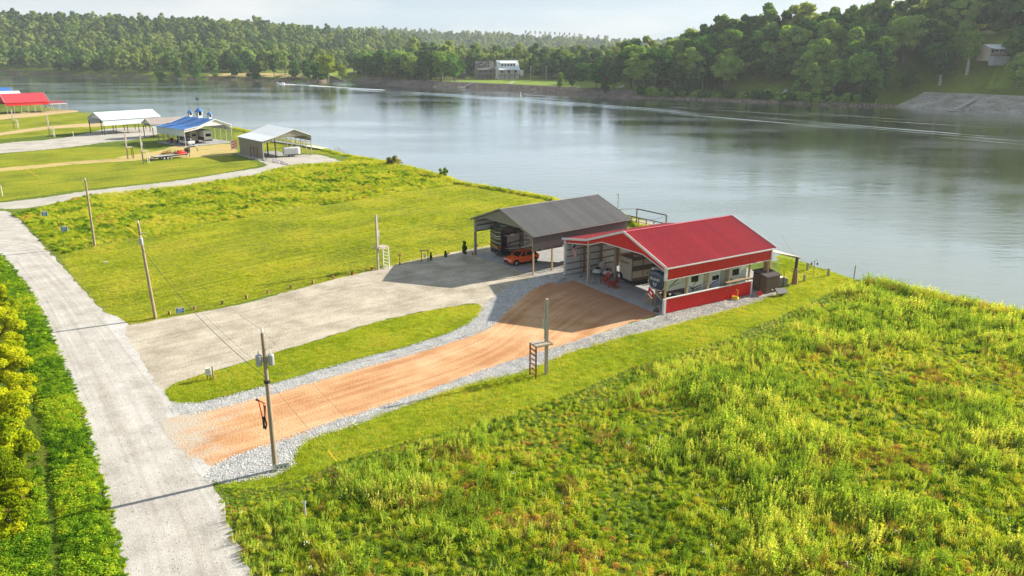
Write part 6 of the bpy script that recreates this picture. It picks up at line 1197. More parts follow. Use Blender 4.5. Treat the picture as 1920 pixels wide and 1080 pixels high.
e = empty('barbecue_grill', label='black barbecue grill under the back corner of the red barn', cat='grill'); b = MB(); b.lathe((0, 0, .85), [(.1, -.05), (.4, .1), (.45, .25), (.38, .42), (.1, .5)], 14); b.build('lid', X['black'], e)
for s in ((-.3, -.2), (.3, -.2), (0, .3)): MB().bar((s[0] * .5, s[1] * .5, .85), (s[0], s[1], 0), .04).build('leg', X['steel'], e)
place(e, red, 14.8, RD + 1.0, .05)
def hammock(label, u, vv, rz):
    e = empty('hammock_chair', label=label, cat='chair'); b = MB(); b.tube([(-.7, 0, 0), (.6, 0, 0)], .04, 6); b.tube([(0, -.6, .02), (0, .6, .02)], .04, 6); b.tube([(.4, 0, 0), (.7, 0, 1.2), (.3, 0, 2.0), (0, 0, 2.05)], .04, 6); b.build('stand', X['black'], e); MB().loft([[(-.35, -.5, .7), (.25, -.5, .5), (.4, -.5, 1.2)], [(-.45, 0, .55), (.3, 0, .35), (.5, 0, 1.5)], [(-.35, .5, .7), (.25, .5, .5), (.4, .5, 1.2)]]).build('seat', X['rvgrey'], e); MB().bar((-.4, .4, .65), (-1.0, 1.1, .1), .3, .05).build('footrest', X['white'], e); place(e, red, u, vv, .03, rz)
hammock('grey lounging chair on a stand at the river end of the red barn', RW + .3, RD + 2.0, R(-40))
e = empty('picnic_table', label='pale picnic table under the patio roof behind the red barn', cat='table'); MB().bb((-1, -.4, .7), (1, .4, .76)).build('top', X['offwhite'], e)
for s in (-1, 1): MB().bb((-1, s * .75 - .14, .42), (1, s * .75 + .14, .46)).build('bench', X['offwhite'], e); MB().bar((s * .75, -.7, 0), (s * .75, .25, .7), .07).build('leg', X['offwhite'], e); MB().bar((s * .75, .7, 0), (s * .75, -.25, .7), .07).build('leg', X['offwhite'], e)
place(e, red, 15.6, RD + 3.2, .04, R(20))
# deck with rope rail and posts behind the gray barn
e = empty('river_deck', label='timber deck frame with tall posts and railing at the river behind the gray barn', cat='deck')
p0 = Vector(G(1170, 415)); p1 = Vector(G(1240, 431)); ddx = (p1 - p0).normalized(); ddy = Vector((-ddx.y, ddx.x)); LL = (p1 - p0).length
def dk(a, b_, z): p = p0 + ddx * a + ddy * b_; return (p.x, p.y, z)
for k in range(6): MB().bar(dk(LL * k / 5, 0, -.3), dk(LL * k / 5, 0, 1.05), .15).build('rail_post', X['oldwood'], e)
tp = [Vector(G(1162, 421)), Vector(G(1193, 421)), Vector(G(1248, 434))]
for p in tp: MB().bar((p.x, p.y, -1), (p.x, p.y, 2.45), .2).build('tall_post', X['oldwood'], e)
MB().bar(dk(-.3, 0, 1.08), dk(LL + .3, 0, 1.08), .16, .1).build('rail', X['darkwood'], e); MB().bar(dk(-.2, 0, .45), dk(LL + .2, 0, .45), .05, .1).build('rail', X['oldwood'], e)
MB().bar((tp[1].x, tp[1].y, 2.45), (tp[2].x, tp[2].y, 2.45), .12, .14).build('beam', X['darkwood'], e); MB().bar((tp[0].x, tp[0].y, 2.4), (tp[1].x, tp[1].y, 2.45), .06, .08).build('beam', X['oldwood'], e)
for k in range(int(LL / .36)): MB().bar(dk(.1 + k * .36, 0.1, .03), dk(.1 + k * .36, 2.4, .03), .3, .05).build('deck_board', X['oldwood'], e)
MB().tube([dk(0, .02, 1.0), dk(LL * .5, .2, .9), dk(LL * .8, .2, 1.3), (tp[2].x, tp[2].y, 2.3)], .03, 5).build('rope', X['oldwood'], e)
lp = empty('lamp_post', label='slim lamp post by the river just behind the gray roof', cat='lamp post'); MB().tube([(0, 0, -1), (0, 0, 3.6)], .06, 6).build('pole', X['oldwood'], lp); MB().bar((0, 0, 3.55), (-.35, 0, 3.62), .1).build('arm', X['oldwood'], lp); x, y = G(1158, 405); lp.location = (x, y, 0)
sb_ = crown('shrub_leaf', 401, .5, .8, 0, 6, 90, .12, X['oak'], core=.6)
def shrub(px_, py_, s, sz, label, mat=None, name='shrub'):
    x, y = G(px_, py_); o = link(bpy.data.objects.new(name, mat or sb_)); o.location = (x, y, 0); o.scale = (s, s, sz); return tag(o, label, 'shrub')
shrub(1180, 421, 1, 1, 'small round shrub between the gray roof and the river deck')
eg = crown('evergreen', 402, .55, 1.5, 0, 10, 120, .11, X['dark'], .75, core=.8)
shrub(871, 477, 1.15, 1.3, 'largest conical evergreen at the left corner of the gray barn', eg, 'evergreen'); shrub(835.5, 482.5, .75, .62, 'low dark evergreen between the lantern stand and the largest evergreen', eg, 'evergreen'); shrub(808, 488.5, .6, .78, 'narrow dark evergreen beside the lantern stand', eg, 'evergreen')
e = empty('lantern_stand', label='small timber frame with a white lantern hanging in it on the drive edge', cat='lantern stand')
for s in (-1, 1): MB().bb((s * .42 - .04, -.04, 0), (s * .42 + .04, .04, 1.45)).build('post', X['darkwood'], e)
MB().bb((-.6, -.12, 1.45), (.6, .12, 1.52)).build('top', X['brownpanel'], e); b = MB(); b.lathe((0, 0, .6), [(.1, 0), (.13, .05), (.13, .4), (.03, .55)], 8); b.build('lantern', X['offwhite'], e); x, y = G(796.5, 491.5); e.location = (x, y, .01)
def pot(px_, py_, label, s=1.0, plant='weed'):
    e = empty('potted_plant', label=label, cat='potted plant'); b = MB(); b.lathe((0, 0, 0), [(.14, 0), (.2, .3), (.22, .34), (.17, .34)], 12); b.build('pot', X['terracotta'], e); link(bpy.data.objects.new('plant', clump(int(px_), 40, .2, .35, .08, X[plant])), e).location = (0, 0, .3); x, y = G(px_, py_); e.location = (x, y, .01); e.scale = (s,) * 3
pot(697.5, 506, 'red pot with a small plant at the foot of the meter post'); pot(661, 515.5, 'second terracotta pot left of the meter post', .9); pot(895, 462, 'small pot by the left post of the gray barn', .8); pot(886, 477.5, 'dark potted plant at the foot of the gray barn corner', .7); pot(840.5, 476.5, 'tiny pot behind the low dark evergreen', .6)
e = empty('dried_plant', label='rust-orange dried ornamental plant on the drive edge', cat='plant'); MB().tube([(0, 0, 0), (.03, 0, 1.3)], .05, 6).build('stem', X['terracotta'], e); o = link(bpy.data.objects.new('foliage', clump(78, 80, .35, .45, .1, X['dry'])), e); o.location = (0, 0, 1.1); o = link(bpy.data.objects.new('foliage', clump(79, 40, .2, .3, .09, X['dry'])), e); x, y = G(749.5, 496); e.location = (x, y, .01)
# short posts along the gravel drive
bl = [(318, 590.5), (366, 581), (416.6, 570.6), (462.6, 560), (503, 550), (545, 541), (587, 532), (625, 523), (660, 515)]
bm_ = MB(); bm_.box((0, 0, .2), (.22, .22, .44)); bmesh_post = bm_.mesh('edging_post', X['wood'])
for i, (a, b_) in enumerate(bl):
    x, y = G(a, b_); o = link(bpy.data.objects.new('edging_post', bmesh_post)); o.location = (x, y, 0); o.rotation_euler = (0, 0, i); tag(o, 'short square wooden post edging the gravel drive, %s from the road' % ['first', 'second', 'third', 'fourth', 'fifth', 'sixth', 'seventh', 'eighth', 'ninth'][i], 'post', 'short posts edging the gravel drive')
for i, (a, b_, h, lab) in enumerate(((1513.5, 507, .95, 'squat pale post on the bank nearest the patio shelter'), (1552.5, 518, .95, 'squat pale post on the bank with a light on top, second from the shelter'), (1507.5, 528, .85, 'lone short post in the mown grass beyond the shed'), (1601, 522, 1.5, 'thin pale stake on the bank where the weeds begin'), (622, 309, .9, 'short dark post at the end of the gravel track near the river'), (5, 368, 1.9, 'white post at the left edge beside the gravel track'), (138, 257, 1.6, 'white marker post standing beside the sand track'), (155, 340, .4, 'small pale stump in the mown lot near the second pole'))):
    b = MB(); b.tube([(0, 0, -.2), (0, 0, h)], (.16 if i < 3 else .07), 8); b.lathe((0, 0, h), [(.05, 0), (.07, .05), (.03, .1)], 8); o = b.build('post', X['oldwood' if i not in (5, 6) else 'white']); x, y = G(a, b_); o.location = (x, y, 0); tag(o, lab, 'post')
pb = [G(1463, 478), G(1513.5, 507), G(1552.5, 518)]; b = MB(); b.tube([(pb[0][0] , pb[0][1] , 2.6), ((pb[0][0] + pb[1][0]) / 2, (pb[0][1] + pb[1][1]) / 2, 1.1), (pb[1][0], pb[1][1], .8), ((pb[1][0] + pb[2][0]) / 2, (pb[1][1] + pb[2][1]) / 2, .6), (pb[2][0], pb[2][1], .8)], .03, 5); tag(b.build('rope', X['oldwood']), 'rope sagging from the patio shelter to the posts on the bank', 'rope')
e = empty('bird_feeder_pole', label='thin double shepherd hook in the grass by the bank posts', cat='hook'); MB().tube([(0, 0, 0), (0, 0, 2.1), (.15, 0, 2.3), (.35, 0, 2.1)], .025, 5).build('pole', X['black'], e); MB().tube([(0, 0, 1.9), (-.2, 0, 2.1), (-.35, 0, 1.9)], .025, 5).build('hook', X['black'], e)
for s in (-.35, .35): MB().box((s, 0, 1.75), (.14, .14, .24)).build('feeder', X['black'], e)
x, y = G(1524, 521.5); e.location = (x, y, 0)
x, y = G(737, 308); o = link(bpy.data.objects.new('dry_shrub', crown('dry_shrub', 411, 1.9, 2.0, -.3, 9, 150, .25, X['seed'], core=.5))); o.location = (x, y, 0); tag(o, 'tan seed-headed shrub at the edge of the bank beyond the rough grass', 'shrub')
shrub(832, 332, 1.6, 1.9, 'yellow-green sapling on the bank behind the mown lawn', crown('sapling', 412, .6, .9, .1, 6, 80, .2, X['bright'], core=.4), 'sapling')
# ------------------------------------------------------------------ poles, meters, wires
def utility_pole(px_, py_, h, lean, label, nt, extra=False):
    x, y = G(px_, py_); e = empty('utility_pole', (x, y, 0), label=label, cat='utility pole'); tx, ty = lean
    at_ = lambda z: (tx * z / h, ty * z / h, z)
    MB().tube([(0, 0, -.5), at_(h)], [.17, .11], 12).build('pole', X['polewood'], e)
    b = MB(); b.lathe(at_(h), [(.04, 0), (.06, .06), (.09, .1), (.05, .16), (.08, .2), (.03, .28)], 8); b.build('insulator', X['white'], e)
    for k in range(nt):
        c_ = at_(h - 1.75 - .05 * k); a = (R(200), R(20))[k] if nt == 2 else R(-70); o = (c_[0] + .36 * math.cos(a), c_[1] + .36 * math.sin(a), c_[2])
        b = MB(); b.lathe(o, [(.08, -.38), (.18, -.34), (.19, 0), (.19, .3), (.16, .36), (.04, .4)], 14); t = b.build('transformer', X['steel'], e); b = MB(); b.lathe((o[0], o[1], o[2] + .42), [(.03, 0), (.05, .05), (.03, .08), (.05, .12), (.02, .2)], 6); b.build('bushing', X['white'], t); MB().bar(o, c_, .08, .3).build('bracket', X['steel'], e)
    if nt: MB().bar(at_(h - 1.0), (tx + .5, ty + .1, h - .95), .05).build('cutout', X['offwhite'], e)
    c_ = at_(h - 3.2)
    if nt == 2: b = MB(); b.lathe(c_, [(.17, -.1), (.2, -.08), (.2, .08), (.17, .1)], 10); b.build('band', X['black'], e)
    return e, (x, y), at_, h
P1, c1, a1, h1 = utility_pole(517, 882, 9.4, (0, 0), 'nearest tall utility pole with transformers and an orange clamp frame hung on it', 2)
P2, c2_, a2, h2 = utility_pole(292, 597, 9.75, (-.42, 0), 'utility pole with one grey transformer at the corner of the gravel drive', 1)
P3, c3_, a3, h3 = utility_pole(178, 462, 9.1, (.1, 0), 'bare leaning utility pole without transformer at the edge of the mown lawn', 0)
e4 = empty('utility_pole', (8.0, 10.0, 0), label='utility pole below and behind the viewer that carries the near wires', cat='utility pole'); MB().tube([(0, 0, -.5), (0, 0, 9.5)], [.17, .11], 12).build('pole', X['polewood'], e4)
e = empty('clamp_frame', label='orange and black grabbing frame strapped to the nearest utility pole', cat='tool'); b = MB(); b.bar((0, 0, 0), (-.18, .0, 1.7), .07); b.bar((.12, .02, .25), (.1, .02, 1.4), .06); b.bar((-.18, 0, 1.7), (.18, 0, 1.45), .06); b.build('frame', X['orange'], e)
b = MB(); b.bar((0, 0, -.25), (0, 0, .55), .12); b.tube([(.1, 0, .5), (.15, .05, .0), (.05, .05, -.35)], .05, 6); b.tube([(.1, 0, .5), (.18, .05, 1.3)], .045, 6); b.bar((-.35, 0, 1.75), (-.15, 0, 1.65), .1); b.build('grip', X['black'], e); e.location = (c1[0] - .42, c1[1] - .12, 3.3)
def wire(p, q, sag, label, r=.014, mat='black', name='power_line'):
    p = Vector(p); q = Vector(q); pts = [p.lerp(q, i / 24) - Vector((0, 0, sag * 4 * (i / 24) * (1 - i / 24))) for i in range(25)]; b = MB(); b.tube(pts, r, 5); return tag(b.build(name, X[mat]), label, 'wire')
def ptop(c, a, z): v_ = a(z); return (c[0] + v_[0], c[1] + v_[1], z)
w1 = ptop(c1, a1, h1 + .2); w2 = ptop(c2_, a2, h2 + .2); w3 = ptop(c3_, a3, h3 + .2); w4 = (8.0, 10.0, 9.7)
wire(w1, w2, .8, 'top power line between the nearest pole and the pole at the drive corner', .006); wire(ptop(c1, a1, h1 - 3.0), ptop(c2_, a2, h2 - 2.6), .9, 'thick lower cable between the nearest pole and the pole at the drive corner', .018)
wire(ptop(c1, a1, h1 - 2.4), ptop(c2_, a2, h2 - 2.0), .8, 'thin middle wire between the nearest pole and the pole at the drive corner', .007)
wire(w2, w3, .8, 'top power line between the drive corner pole and the bare leaning pole', .006); wire(ptop(c2_, a2, h2 - 2.6), ptop(c3_, a3, h3 - 2.4), .9, 'lower cable between the drive corner pole and the bare leaning pole', .008)
wire(w1, w4, .5, 'top power line running from the nearest pole over the weedy field', .006); wire(ptop(c1, a1, h1 - 3.0), (8.0, 10.0, 6.9), .6, 'lower cable running from the nearest pole over the weedy field', .008)
wire(w3, (-85, 150, 9.4), .8, 'top power line running from the bare leaning pole to the left', .006)
mt = G(1024, 702); wire(ptop(c1, a1, h1 - 2.8), (mt[0] - .3, mt[1], 6.0), .9, 'service cable from the nearest pole to the meter post beside the dirt drive', .008)
mt2 = G(710, 506); wire(ptop(c2_, a2, h2 - 2.4), (mt2[0] - .1, mt2[1], 6.2), 1.2, 'service cable from the drive corner pole to the meter post on the gravel drive', .007)
def sleeve(p, q, sag, t0, t1, label):
    p = Vector(p); q = Vector(q); pts = [p.lerp(q, t) - Vector((0, 0, sag * 4 * t * (1 - t))) for t in (t0, (t0 + t1) / 2, t1)]; b = MB(); b.tube(pts, .035, 6); tag(b.build('wire_sleeve', X['yellow']), label, 'sleeve')
sleeve(ptop(c1, a1, h1 - 3.0), (8.0, 10.0, 6.9), 0.6, .245, .275, 'yellow sleeve on the lower cable crossing the stone border')
x, y = G(266, 447); b = MB(); b.tube([(x, y, 0), (x - 3.2, y + 2.2, 1.3)], .05, 6); tag(b.build('guy_guard', X['yellow']), 'yellow guard sticking up left behind the transformer of the drive corner pole', 'sleeve')
x, y = G(71, 331); b = MB(); b.tube([(x, y, 0), (x - 4.5, y + 3, 1.3)], .06, 6); tag(b.build('guy_guard', X['yellow']), 'yellow guard in the mown lot at the upper left', 'sleeve')
def meter_post(px_, py_, h, rz, label, s=1.0, mats=('oldwood', 'rustwood'), pos=None):
    x, y = pos or G(px_, py_); e = empty('meter_post', (x, y, 0), rz, label=label, cat='meter post', group='meter posts with ladder platforms'); post, lad = X[mats[0]], X[mats[1]]
    MB().bb((-.12, -.1, -.3), (.12, .1, h)).build('post', post, e); MB().tube([(-.2, 0, 3.2), (-.2, 0, h - .6), (-.2, 0, h - .35), (-.38, 0, h - .3), (-.42, 0, h - .5)], .035, 6).build('conduit', X['steel'], e)
    MB().bb((-.36, -.1, 4.1), (-.14, .06, 4.9)).build('meter_box', X['steel'], e)
    w_ = 1.25
    for k in range(5): MB().bb((-w_, -.42 + k * .2, 2.86), (.0 if k not in (2,) else -.15, -.42 + k * .2 + .17, 2.90)).build('platform_board', post, e)
    b = MB()
    for yy in (-.46, .62): b.bar((-w_, yy, 2.8), (.35, yy, 2.8), .05, .12)
    b.bar((-w_, -.46, 2.8), (-w_, .62, 2.8), .05, .12); b.bar((.35, -.46, 2.8), (.35, .62, 2.8), .05, .12); b.build('platform_frame', post, e)
    for yy in (-.42, .56): MB().bar((-w_ + .02, yy, 0), (-w_ + .02, yy, 2.85), .1).build('ladder_rail', lad, e)
    for k in range(6): MB().bar((-w_ + .02, -.42, .3 + k * .42), (-w_ + .02, .56, .3 + k * .42), .14, .06).build('rung', lad, e)
    e.scale = (s,) * 3; return e
meter_post(1024, 702, 6.6, R(28), 'near meter post with rust-red ladder beside the dirt drive')
meter_post(710, 506, 6.85, R(232), 'pale meter post with ladder platform on the edge of the gravel drive', mats=('oldwood', 'offwhite'))
meter_post(269, 306.5, 6.6, R(228), 'pale meter post with white-runged ladder left of the flatbed trailer', mats=('oldwood', 'offwhite')); meter_post(240, 298, 6.3, R(228), 'meter post with a dark ladder just behind the one beside the flatbed trailer', mats=('oldwood', 'darkwood'))
meter_post(94, 257.5, 6.6, R(228), 'meter post with ladder beside the wide gravel track, second from the left edge', mats=('oldwood', 'offwhite')); meter_post(27, 241, 6.3, R(228), 'leftmost meter post with ladder, below the distant red barn', mats=('oldwood', 'offwhite'))
# lot signs
def lot_sign(px_, py_, label, rz, w=.9, h=.75, z=.35):
    x, y = G(px_, py_); e = empty('lot_sign', (x, y, 0), rz, label=label, cat='sign', group='blue and white lot signs')
    MB().bb((-w / 2, -.02, z), (w / 2, .02, z + h)).build('panel', X['white'], e); MB().bb((-w / 2 + .03, -.026, z + .03), (w / 2 - .03, -.02, z + h * .62)).build('blue_field', X['signblue'], e)
    b = MB(); b.bb((-w * .3, -.032, z + h * .33), (w * .3, -.026, z + h * .45)); b.bb((-w * .35, -.032, z + h * .12), (w * .05, -.026, z + h * .22)); b.build('print', X['white'], e)
    for s in (-1, 1): MB().bb((s * w * .36 - .07, -.03, z + h * .66), (s * w * .36 + .07, -.02, z + h * .84)).build('mark', X['black'], e); MB().bar((s * w * .3, 0, -.1), (s * w * .3, 0, z), .03).build('leg', X['steel'], e)
lot_sign(85, 409, 'blue and white sign farthest up the rough grass near the gravel track', R(15)); lot_sign(122, 438, 'blue and white sign in the rough grass left of the bare pole', R(10)); lot_sign(338.5, 589, 'blue and white sign on the edge of the gravel drive near the corner pole', R(25), .8, .6, .12)
x, y = G(528, 882); e = empty('address_sign', (x, y, 0), R(22), label='low white panel sign with three dark marks at the foot of the nearest pole', cat='sign'); MB().bb((-.5, -.02, .12), (.5, .02, .5)).build('panel', X['white'], e)
for k in (-1, 0, 1): MB().bb((k * .24 - .06, -.027, .2), (k * .24 + .06, -.02, .3)).build('mark', X['black'], e)
MB().bb((-.42, -.027, .36), (.42, -.02, .40)).build('mark', X['rvgrey'], e)
for s in (-.4, .4): MB().bar((s, .0, 0), (s, 0, .14), .04).build('leg', X['steel'], e)
x, y = G(397, 712); e = empty('utility_pedestal', (x, y, 0.018), R(15), label='white utility pedestal box beside its short post on the grass island', cat='utility box'); MB().bb((-.42, -.15, .45), (.02, .15, 1.05)).build('box', X['offwhite'], e, bevel=.02); MB().bb((-.42, -.16, .74), (.02, -.14, .77)).build('seam', X['rvgrey'], e)
MB().bb((.08, -.06, 0), (.2, .06, 1.15)).build('post', X['oldwood'], e); b = MB(); b.tube([(-.3, 0, 0), (-.3, 0, .45)], .04, 6); b.tube([(-.1, .05, 0), (-.1, .05, .45)], .04, 6); b.build('conduit', X['terracotta'], e); MB().tube([(.3, 0, 0), (.3, 0, .35), (.42, 0, .37)], .025, 5).build('stub', X['yellow'], e)
x, y = G(573, 972); e = empty('white_stake', (x, y, 0), label='small white stake standing in the near weeds', cat='stake'); MB().bb((-.05, -.02, 0), (.05, .02, 1.15)).build('stake', X['white'], e); MB().bb((-.09, -.025, .95), (.09, .025, 1.15)).build('cap', X['white'], e)
x, y = G(198, 493); b = MB(); b.ico((0, 0, .1), .25, 1, (1.4, 1, .5), .2, 3); o = b.build('rock', X['stone']); o.location = (x, y, 0); tag(o, 'single pale rock lying on the mown lawn near the road', 'rock')
# ------------------------------------------------------------------ far houses, docks, boats
def house(px_, py_, z, rz, w, d, hw, rh, mats, label, dorm=0, pos=None, porch=True, z0=None, s=1.0, wins=3):
    x, y = pos or GT(px_, py_); zz = hz(x, y); e = empty('house', (x, y, zz), rz, label=label, cat='house'); e.scale = (s,) * 3; wall, roof, tr = X[mats[0]], X[mats[1]], X[mats[2]]
    MB().bb((-w / 2, -d / 2, -1), (w / 2, d / 2, hw)).build('wall', wall, e); ov = .5
    for sgn in (-1, 1): MB().prism([(-w / 2 - ov, hw), (w / 2 + ov, hw)], 'y', 0, 0) if False else None
    b = MB(); P_ = lambda X_, yy, zz_: (X_, yy, zz_)
    for sgn in (-1, 1):
        o1 = (sgn * (d / 2 + ov), hw - .25); o2 = (0, hw + rh); b.loft([[(-w / 2 - ov, o1[0], o1[1]), (-w / 2 - ov, o2[0], o2[1]), (-w / 2 - ov, o2[0], o2[1] + .2), (-w / 2 - ov, o1[0], o1[1] + .2)], [(w / 2 + ov, o1[0], o1[1]), (w / 2 + ov, o2[0], o2[1]), (w / 2 + ov, o2[0], o2[1] + .2), (w / 2 + ov, o1[0], o1[1] + .2)]])
    b.build('roof', roof, e); MB().prism([(-d / 2, hw), (d / 2, hw), (0, hw + rh)], 'x', -w / 2 + .02, w / 2 - .02).build('gable', wall, e)
    for k in range(wins):
        xx = -w / 2 + w * (k + .5) / wins; MB().bb((xx - .7, -d / 2 - .06, hw - 2.4), (xx + .7, -d / 2 + .02, hw - .9)).build('window', X['glass'], e); f = MB(); f.bb((xx - .85, -d / 2 - .09, hw - .9), (xx + .85, -d / 2, hw - .72)); f.bb((xx - .85, -d / 2 - .09, hw - 2.55), (xx + .85, -d / 2, hw - 2.4)); f.build('window_frame', tr, e)
    for k in range(2):
        yy = -d / 4 + k * d / 2; MB().bb((w / 2 - .02, yy - .6, hw - 2.3), (w / 2 + .06, yy + .6, hw - .9)).build('window', X['glass'], e)
    MB().bb((w / 2 - .02, -.5, hw + rh * .2), (w / 2 + .06, .5, hw + rh * .2 + 1.2)).build('window', X['glass'], e)
    if porch:
        MB().loft([[(-w / 2 - .3, -d / 2 - 3, hw - .6), (w / 2 + .3, -d / 2 - 3, hw - .6), (w / 2 + .3, -d / 2 - 3, hw - .4), (-w / 2 - .3, -d / 2 - 3, hw - .4)], [(-w / 2 - .3, -d / 2, hw + .2), (w / 2 + .3, -d / 2, hw + .2), (w / 2 + .3, -d / 2, hw + .4), (-w / 2 - .3, -d / 2, hw + .4)]]).build('porch_roof', roof, e); MB().bb((-w / 2, -d / 2 - 2.9, hw - 3.1), (w / 2, -d / 2, hw - 2.9)).build('porch_floor', X['oldwood'], e)
        for k in range(5): xx = -w / 2 + .2 + (w - .4) * k / 4; MB().bb((xx - .1, -d / 2 - 2.85, 0), (xx + .1, -d / 2 - 2.65, hw - .5)).build('porch_post', tr if hw < 4 else X['brick'], e)
        b = MB(); b.bar((-w / 2, -d / 2 - 2.8, hw - 2.1), (w / 2, -d / 2 - 2.8, hw - 2.1), .08)
        for k in range(24): xx = -w / 2 + w * k / 23; b.bar((xx, -d / 2 - 2.8, hw - 2.9), (xx, -d / 2 - 2.8, hw - 2.1), .05)
        b.build('railing', tr, e)
    for k in range(dorm):
        xx = -w / 2 + w * (k + .7) / (dorm + .4); dd = MB().bb((xx - .9, -d / 2 * .62, hw + .3), (xx + .9, -d * .05, hw + rh * .72)).build('dormer', tr, e); MB().bb((xx - .55, -d / 2 * .62 - .05, hw + rh * .3), (xx + .55, -d / 2 * .62, hw + rh * .6)).build('window', X['glass'], dd); MB().prism([(xx - 1.1, hw + rh * .7), (xx + 1.1, hw + rh * .7), (xx, hw + rh * 1.0)], 'y', -d / 2 * .66, 0).build('dormer_roof', roof, dd)
    return e
house(908, 148, 3.6, R(14), 10.5, 9, 6.0, 4.2, ('greysiding', 'darkroof', 'white'), 'grey-brown far house with two dormers and a raised porch', 2, s=1.38)
wh = house(951, 148.5, 3.6, R(12), 12.0, 9, 6.0, 4.6, ('whitesiding', 'tin', 'white'), 'white far house with a long dormer and pale metal roof', 0, s=1.42)
b = MB(); b.bb((-4.5, -3.2, 7.0), (4.5, 0, 9.2)); dmr = b.build('dormer', X['whitesiding'], wh); 
for k in range(5): MB().bb((-4.0 + k * 1.75, -3.28, 7.6), (-3.0 + k * 1.75, -3.2, 8.7)).build('window', X['glass'], dmr)
MB().loft([[(-4.9, -3.7, 9.0), (4.9, -3.7, 9.0), (4.9, -3.7, 9.2), (-4.9, -3.7, 9.2)], [(-4.9, .2, 10.4), (4.9, .2, 10.4), (4.9, .2, 10.6), (-4.9, .2, 10.6)]]).build('dormer_roof', X['tin'], dmr)
b = MB(); b.bb((6, -1.5, 2.0), (9.5, 3.5, 5.0)); b.build('side_wing', X['whitesiding'], wh); MB().bar((6.3, -4, 2.8), (8.5, -5, 0), 1.2, .15).build('stairs', X['brick'], wh)
house(785, 146, 3.6, R(10), 9, 8, 3.2, 2.6, ('greysiding', 'darkroof', 'white'), 'low grey house almost hidden by the dark trees of the point', 0)
house(862, 147, 3.6, R(10), 8, 8, 4.4, 3.6, ('darkwood', 'darkroof', 'white'), 'dark gabled cabin just left of the grey-brown far house', 0, porch=False)
house(1140, 150, 5.0, R(5), 11, 8, 3.4, 2.4, ('brick', 'brownroof', 'white'), 'brown-roofed house half hidden in the trees at the right end of the lawn', 0, porch=False)
x, y = GT(1862, 113); hs_ = house(0, 0, 0, R(12), 13, 9, 5.6, 1.6, ('beige', 'tin', 'white'), 'long beige house with glazed upper floor on the hill at the far right', 0, pos=(x, y), wins=5)
MB().bb((-7, -8, -3.2), (7.5, -4.6, 1.4)).build('retaining_wall', X['concrete'], hs_); MB().bb((7, -3, 0), (14, 4, 3.4)).build('side_wing', X['offwhite'], hs_)
def dock(px_, py_, bx, by, label, boat=None):
    x, y = G(px_, py_, ZW); e = empty('dock', (x, y, ZW), 0, label=label, cat='dock', group='floating docks along the far bank'); MB().bb((-3, -1.6, .15), (3, 1.4, .5)).build('float', X['oldwood'], e); X2, Y2 = GT(bx, by); v_ = Vector((X2 - x, Y2 - y, hz(X2, Y2) - ZW + 1.0)); MB().bar((1.5, 1.0, .9), v_, 1.5, .18).build('gangway', X['steel'], e)
    for s in (-.6, .6): MB().bar((1.5 + s, 1.0, 1.3), v_ + Vector((s, 0, .9)), .06).build('handrail', X['white'], e)
    for s in (-2.8, 2.8): MB().tube([(s, 1.2, -2), (s, 1.2, 2.0)], .12, 6).build('piling', X['oldwood'], e)
    return e
dock(838, 163, 856, 153.5, 'floating dock with gangway, leftmost of those below the far houses'); dock(866, 165.5, 892, 156, 'floating dock with white chairs and gangway below the grey-brown house'); dock(934, 168, 963, 156.5, 'floating dock with long gangway below the white house'); dock(1030, 171.5, 1053, 161.5, 'dark low dock below the middle of the far lawn'); dock(1134, 176.5, 1170, 164, 'dock with gangway at the right end of the riprap bank'); dock(1456, 192, 1474, 172, 'dock with white stairs at the foot of the wooded bank'); dock(1788, 208.5, 1832, 189, 'dock with long pale gangway at the stony right bank')
b = MB(); 
for k in range(3): b.bb((-1.5 + k * 1.2, -.8, .5), (-.9 + k * 1.2, -.2, 1.3))
o = b.build('dock_chairs', X['white']); x, y = G(868, 165.5, ZW); o.location = (x, y, ZW); tag(o, 'white chairs on the dock below the grey-brown house', 'chairs')
e = empty('motor_boat', label='small white motor boat speeding at the head of its wake', cat='boat'); x, y = G(527, 157.5, ZW); e.location = (x, y, ZW); e.rotation_euler = (0, 0, R(170)); e.scale = (1.3,) * 3
MB().loft([[(-2.8, -1.1, -.2), (-2.8, -1.2, .8), (-2.8, 1.2, .8), (-2.8, 1.1, -.2)], [(1.0, -1.0, -.2), (1.0, -1.2, .95), (1.0, 1.2, .95), (1.0, 1.0, -.2)], [(3.2, -.1, .5), (3.2, -.15, 1.2), (3.2, .15, 1.2), (3.2, .1, .5)]]).build('hull', X['white'], e); MB().bb((-.3, -.9, .9), (.9, .9, 1.7)).build('windshield', X['glass'], e); MB().bb((-3.2, -.3, .1), (-2.8, .3, 1.2)).build('outboard_motor', X['black'], e); MB().tube([(-.5, 0, .9), (-.5, 0, 1.9)], .22, 8).build('driver', X['flagblue'], e)
